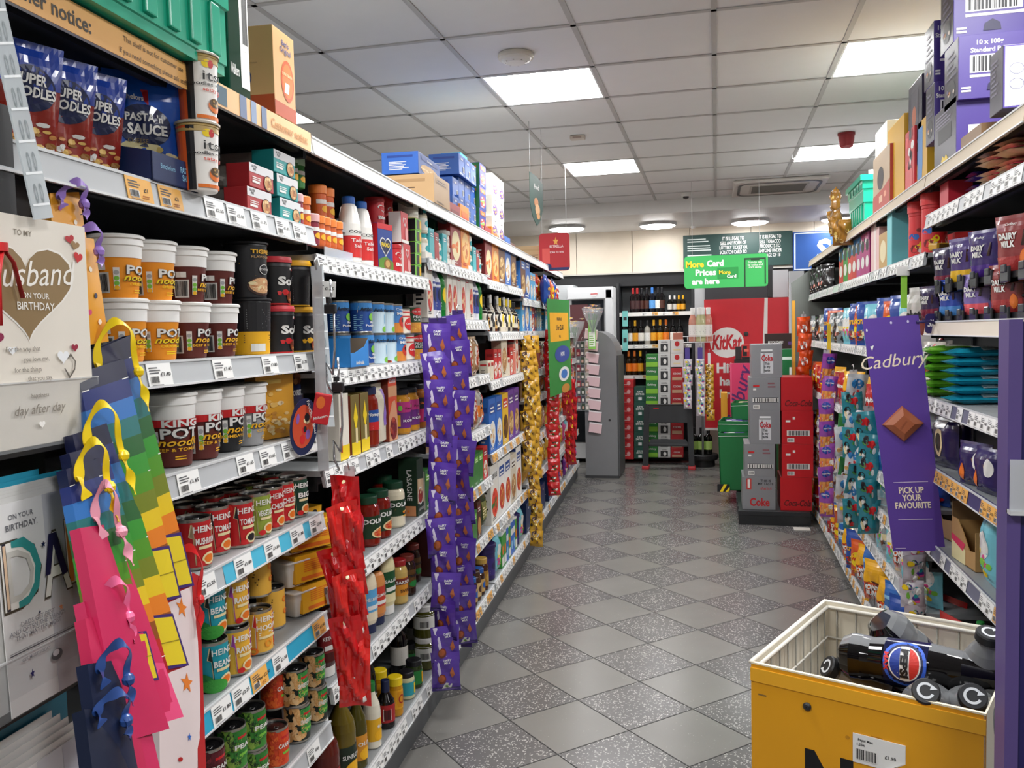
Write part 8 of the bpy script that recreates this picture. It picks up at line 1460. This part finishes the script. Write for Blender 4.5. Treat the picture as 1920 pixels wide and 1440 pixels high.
decals(b, [('r', -.93, .895, -.85, .9, '8A6A3A'), ('ln', .1, .85, .2, .86, 1, 'B87A1E'), ('c', .62, .80, .03, .004, '3A2A1A'), ('c', -.1, .83, .02, .006, 'C88A1E')], ff, CWd, CHt-.02); ob('bin_walls', b, root)
b = MB(); b.lathe([(.009, 0), (.010, .004), (.006, .008), (.001, .009)], '2A2C30', 14, closed=False, M=Matrix.Translation((.135, 0, CHt-.075)) @ Matrix.Rotation(PI/2, 4, 'X')); ob('rivet', b, root)
b = MB(); wm = mat('DAD6CC', .4)
for (p, q) in (((.012, .01), (.012, CDp-.012)), ((.012, CDp-.012), (CWd-.012, CDp-.012))):
    p, q = Vector(p+(0,)), Vector(q+(0,)); n = 9
    for k in range(n): a = p.lerp(q, (k+.5)/n); b.tube([a+Vector((0, 0, .03)), a+Vector((0, 0, CHt-.01))], .0022, '7A776C', 5)
    for z in (CHt-.012, CHt-.10, CHt-.22, CHt-.36): b.tube([p+Vector((0, 0, z)), q+Vector((0, 0, z))], .003 if z < CHt-.02 else .0055, wm, 6)
b.tube([(0, 0, CHt), (0, CDp, CHt), (CWd, CDp, CHt)], .006, 'EEE8DA', 6); ob('wire_cage', b, root)
b = MB(); b.box(-.055, -.002, 0, .055, 0, .066, 'EDEDEA'); b.add([(.02, -.0022, 0), (.056, -.0022, .0), (.056, -.0022, .025)], [(0, 1, 2)], YL); b.add([(.018, -.003, -.001), (.055, -.003, .026), (.03, -.014, .014)], [(0, 1, 2)], 'C8C8C4')
decals(b, [('t', 'Pepsi Max', -.5, .78, .12, '2A2A2C', .02, 0, .75), ('t', '1.25lt', -.68, .62, .12, '2A2A2C', .02, 0, .4), ('bar', -.85, .15, -.1, .5), ('t', '£1.90', .45, .4, .16, '2A2A2C', .01)], lambda u, v, q: (u*.055, -.0022-q, v*.066), .11, .066)
t = ob('price_label', b, root); t.location = (.292, -.001, CHt-.175)
def pepsi(side=False):
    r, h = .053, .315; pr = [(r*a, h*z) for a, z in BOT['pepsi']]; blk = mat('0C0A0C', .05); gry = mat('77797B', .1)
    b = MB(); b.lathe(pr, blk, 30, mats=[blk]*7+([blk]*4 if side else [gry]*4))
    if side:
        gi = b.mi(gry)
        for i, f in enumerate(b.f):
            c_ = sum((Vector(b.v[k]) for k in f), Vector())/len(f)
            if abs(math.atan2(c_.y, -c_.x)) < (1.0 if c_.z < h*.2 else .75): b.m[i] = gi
    b.v = [((x*(1-.07*(1+math.cos(5*math.atan2(y, x)))*(1-z/(h*.12))), y*(1-.07*(1+math.cos(5*math.atan2(y, x)))*(1-z/(h*.12))), z) if z < h*.12 else (x, y, z)) for x, y, z in b.v]
    l = MB(); ps = [(r*1.003, h*.29), (r*1.003, h*.54)]; lm = mat('10163A', .15); l.lathe(ps, lm, 30, closed=False)
    for a0 in (0, PI):
        fn = cylfn([(r*1.003, 0), (r*1.003, h)], h); g = lambda u, v, d, a0=a0: (lambda p: (p[0]*math.cos(a0)-p[1]*math.sin(a0), p[0]*math.sin(a0)+p[1]*math.cos(a0), p[2]))(fn(u, v, d))
        arc = lambda s_, t0, t1, rr_=1.0: [(.44*rr_*math.cos(t0+(t1-t0)*k/8), .415+s_*.084*rr_*math.sin(t0+(t1-t0)*k/8)) for k in range(9)]
        decals(l, [('c', 0, .415, .66, .124, '2F62D8'), ('c', 0, .415, .56, .106, '131A48'), ('c', 0, .415, .48, .092, 'F4F4F2'), ('c', 0, .415, .44, .084, '1E3E9E', -9, .388), ('c', 0, .415, .44, .084, 'D8322A', .442, 9), ('t', 'PEPSI', 0, .394, .056, 'k', .06, 0, .80), ('t', 'MAX', 0, .300, .035, 'D8322A', .04)], g, r*2, h, True)
    c = MB(); c.lathe([(r*.36, h*.95), (r*.42, h*.955), (r*.42, h*1.0), (r*.38, h*1.01), (.001, h*1.01)], '16181C', 24)
    n_ = 20; vs = []
    for k in range(n_+1):
        t_ = .6+5.0*k/n_; vs += [(r*.26*math.cos(t_), r*.26*math.sin(t_), h*1.012), (r*.18*math.cos(t_), r*.18*math.sin(t_), h*1.012)]
    c.add(vs, [(2*k, 2*k+2, 2*k+3, 2*k+1) for k in range(n_)], 'C8CCD0'); c.add([(r*.34, -.0, h*1.012), (r*.12, -.0, h*1.012), (r*.2, r*.16, h*1.012)], [(0, 1, 2)], 'C8CCD0')
    return [('bottle_body', b.mesh('bottle_body'), None), ('paper_label', l.mesh('paper_label'), 0), ('cap', c.mesh('cap'), None)]
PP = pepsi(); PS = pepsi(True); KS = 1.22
def P3(px, py, z): x, y = at_z(px, py, z); return Vector((x, y, z))
def bt(base, d, label, roll=0, parts=None):
    d = Vector(d).normalized(); q = Vector((0, 0, 1)).rotation_difference(d)
    if roll == 'auto':
        to = (Vector((0, 0, CH))-base-d*.15); to = (to-d*to.dot(d)).normalized(); cur = q @ Vector((0, -1, 0)); ang = math.atan2(cur.cross(to).dot(d), cur.dot(to)); roll = ang
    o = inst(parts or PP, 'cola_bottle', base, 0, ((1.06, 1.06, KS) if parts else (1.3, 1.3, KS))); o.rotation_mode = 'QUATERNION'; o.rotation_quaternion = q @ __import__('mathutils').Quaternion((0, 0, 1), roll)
    tag(o, label, 'bottle', 'black cola bottles in the dump bin'); return o
LB = .315*KS
A0, A1 = P3(1576, 1226, .735), P3(1850, 1268, .75)
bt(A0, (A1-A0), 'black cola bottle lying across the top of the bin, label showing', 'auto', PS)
def capat(px, py, z, d, label, roll=0):
    c_ = P3(px, py, z); d = Vector(d).normalized(); return bt(c_-d*LB, d, label, roll)
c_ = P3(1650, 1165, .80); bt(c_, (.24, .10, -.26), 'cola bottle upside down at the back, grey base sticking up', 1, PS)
capat(1736, 1296, .765, (-.2, -.70, .60), 'cola bottle with its cap facing the camera, left one'); capat(1824, 1306, .765, (-.16, -.72, .60), 'cola bottle with its cap facing the camera, right one')
capat(1856, 1188, .85, (.02, -.1, .30), 'cola bottle standing nearly upright at the right of the bin', .5)
capat(1552, 1250, .70, (-.24, -.06, .14), 'cola bottle half buried at the left of the bin', 2.5)
capat(1655, 1275, .64, (-.2, -.25, .10), 'cola bottle under the lying one', 1.5)
for k in range(4):
    x, y = FL.x+ud.x*(.075+.115*k)+vd.x*.40, FL.y+ud.y*(.075+.115*k)+vd.y*.40
    bt(Vector((x, y, .50)), (-vd.x, -vd.y, .0), f'cola bottle deep in the bin, {ORD[k]} from the left', k)
finish_labels()
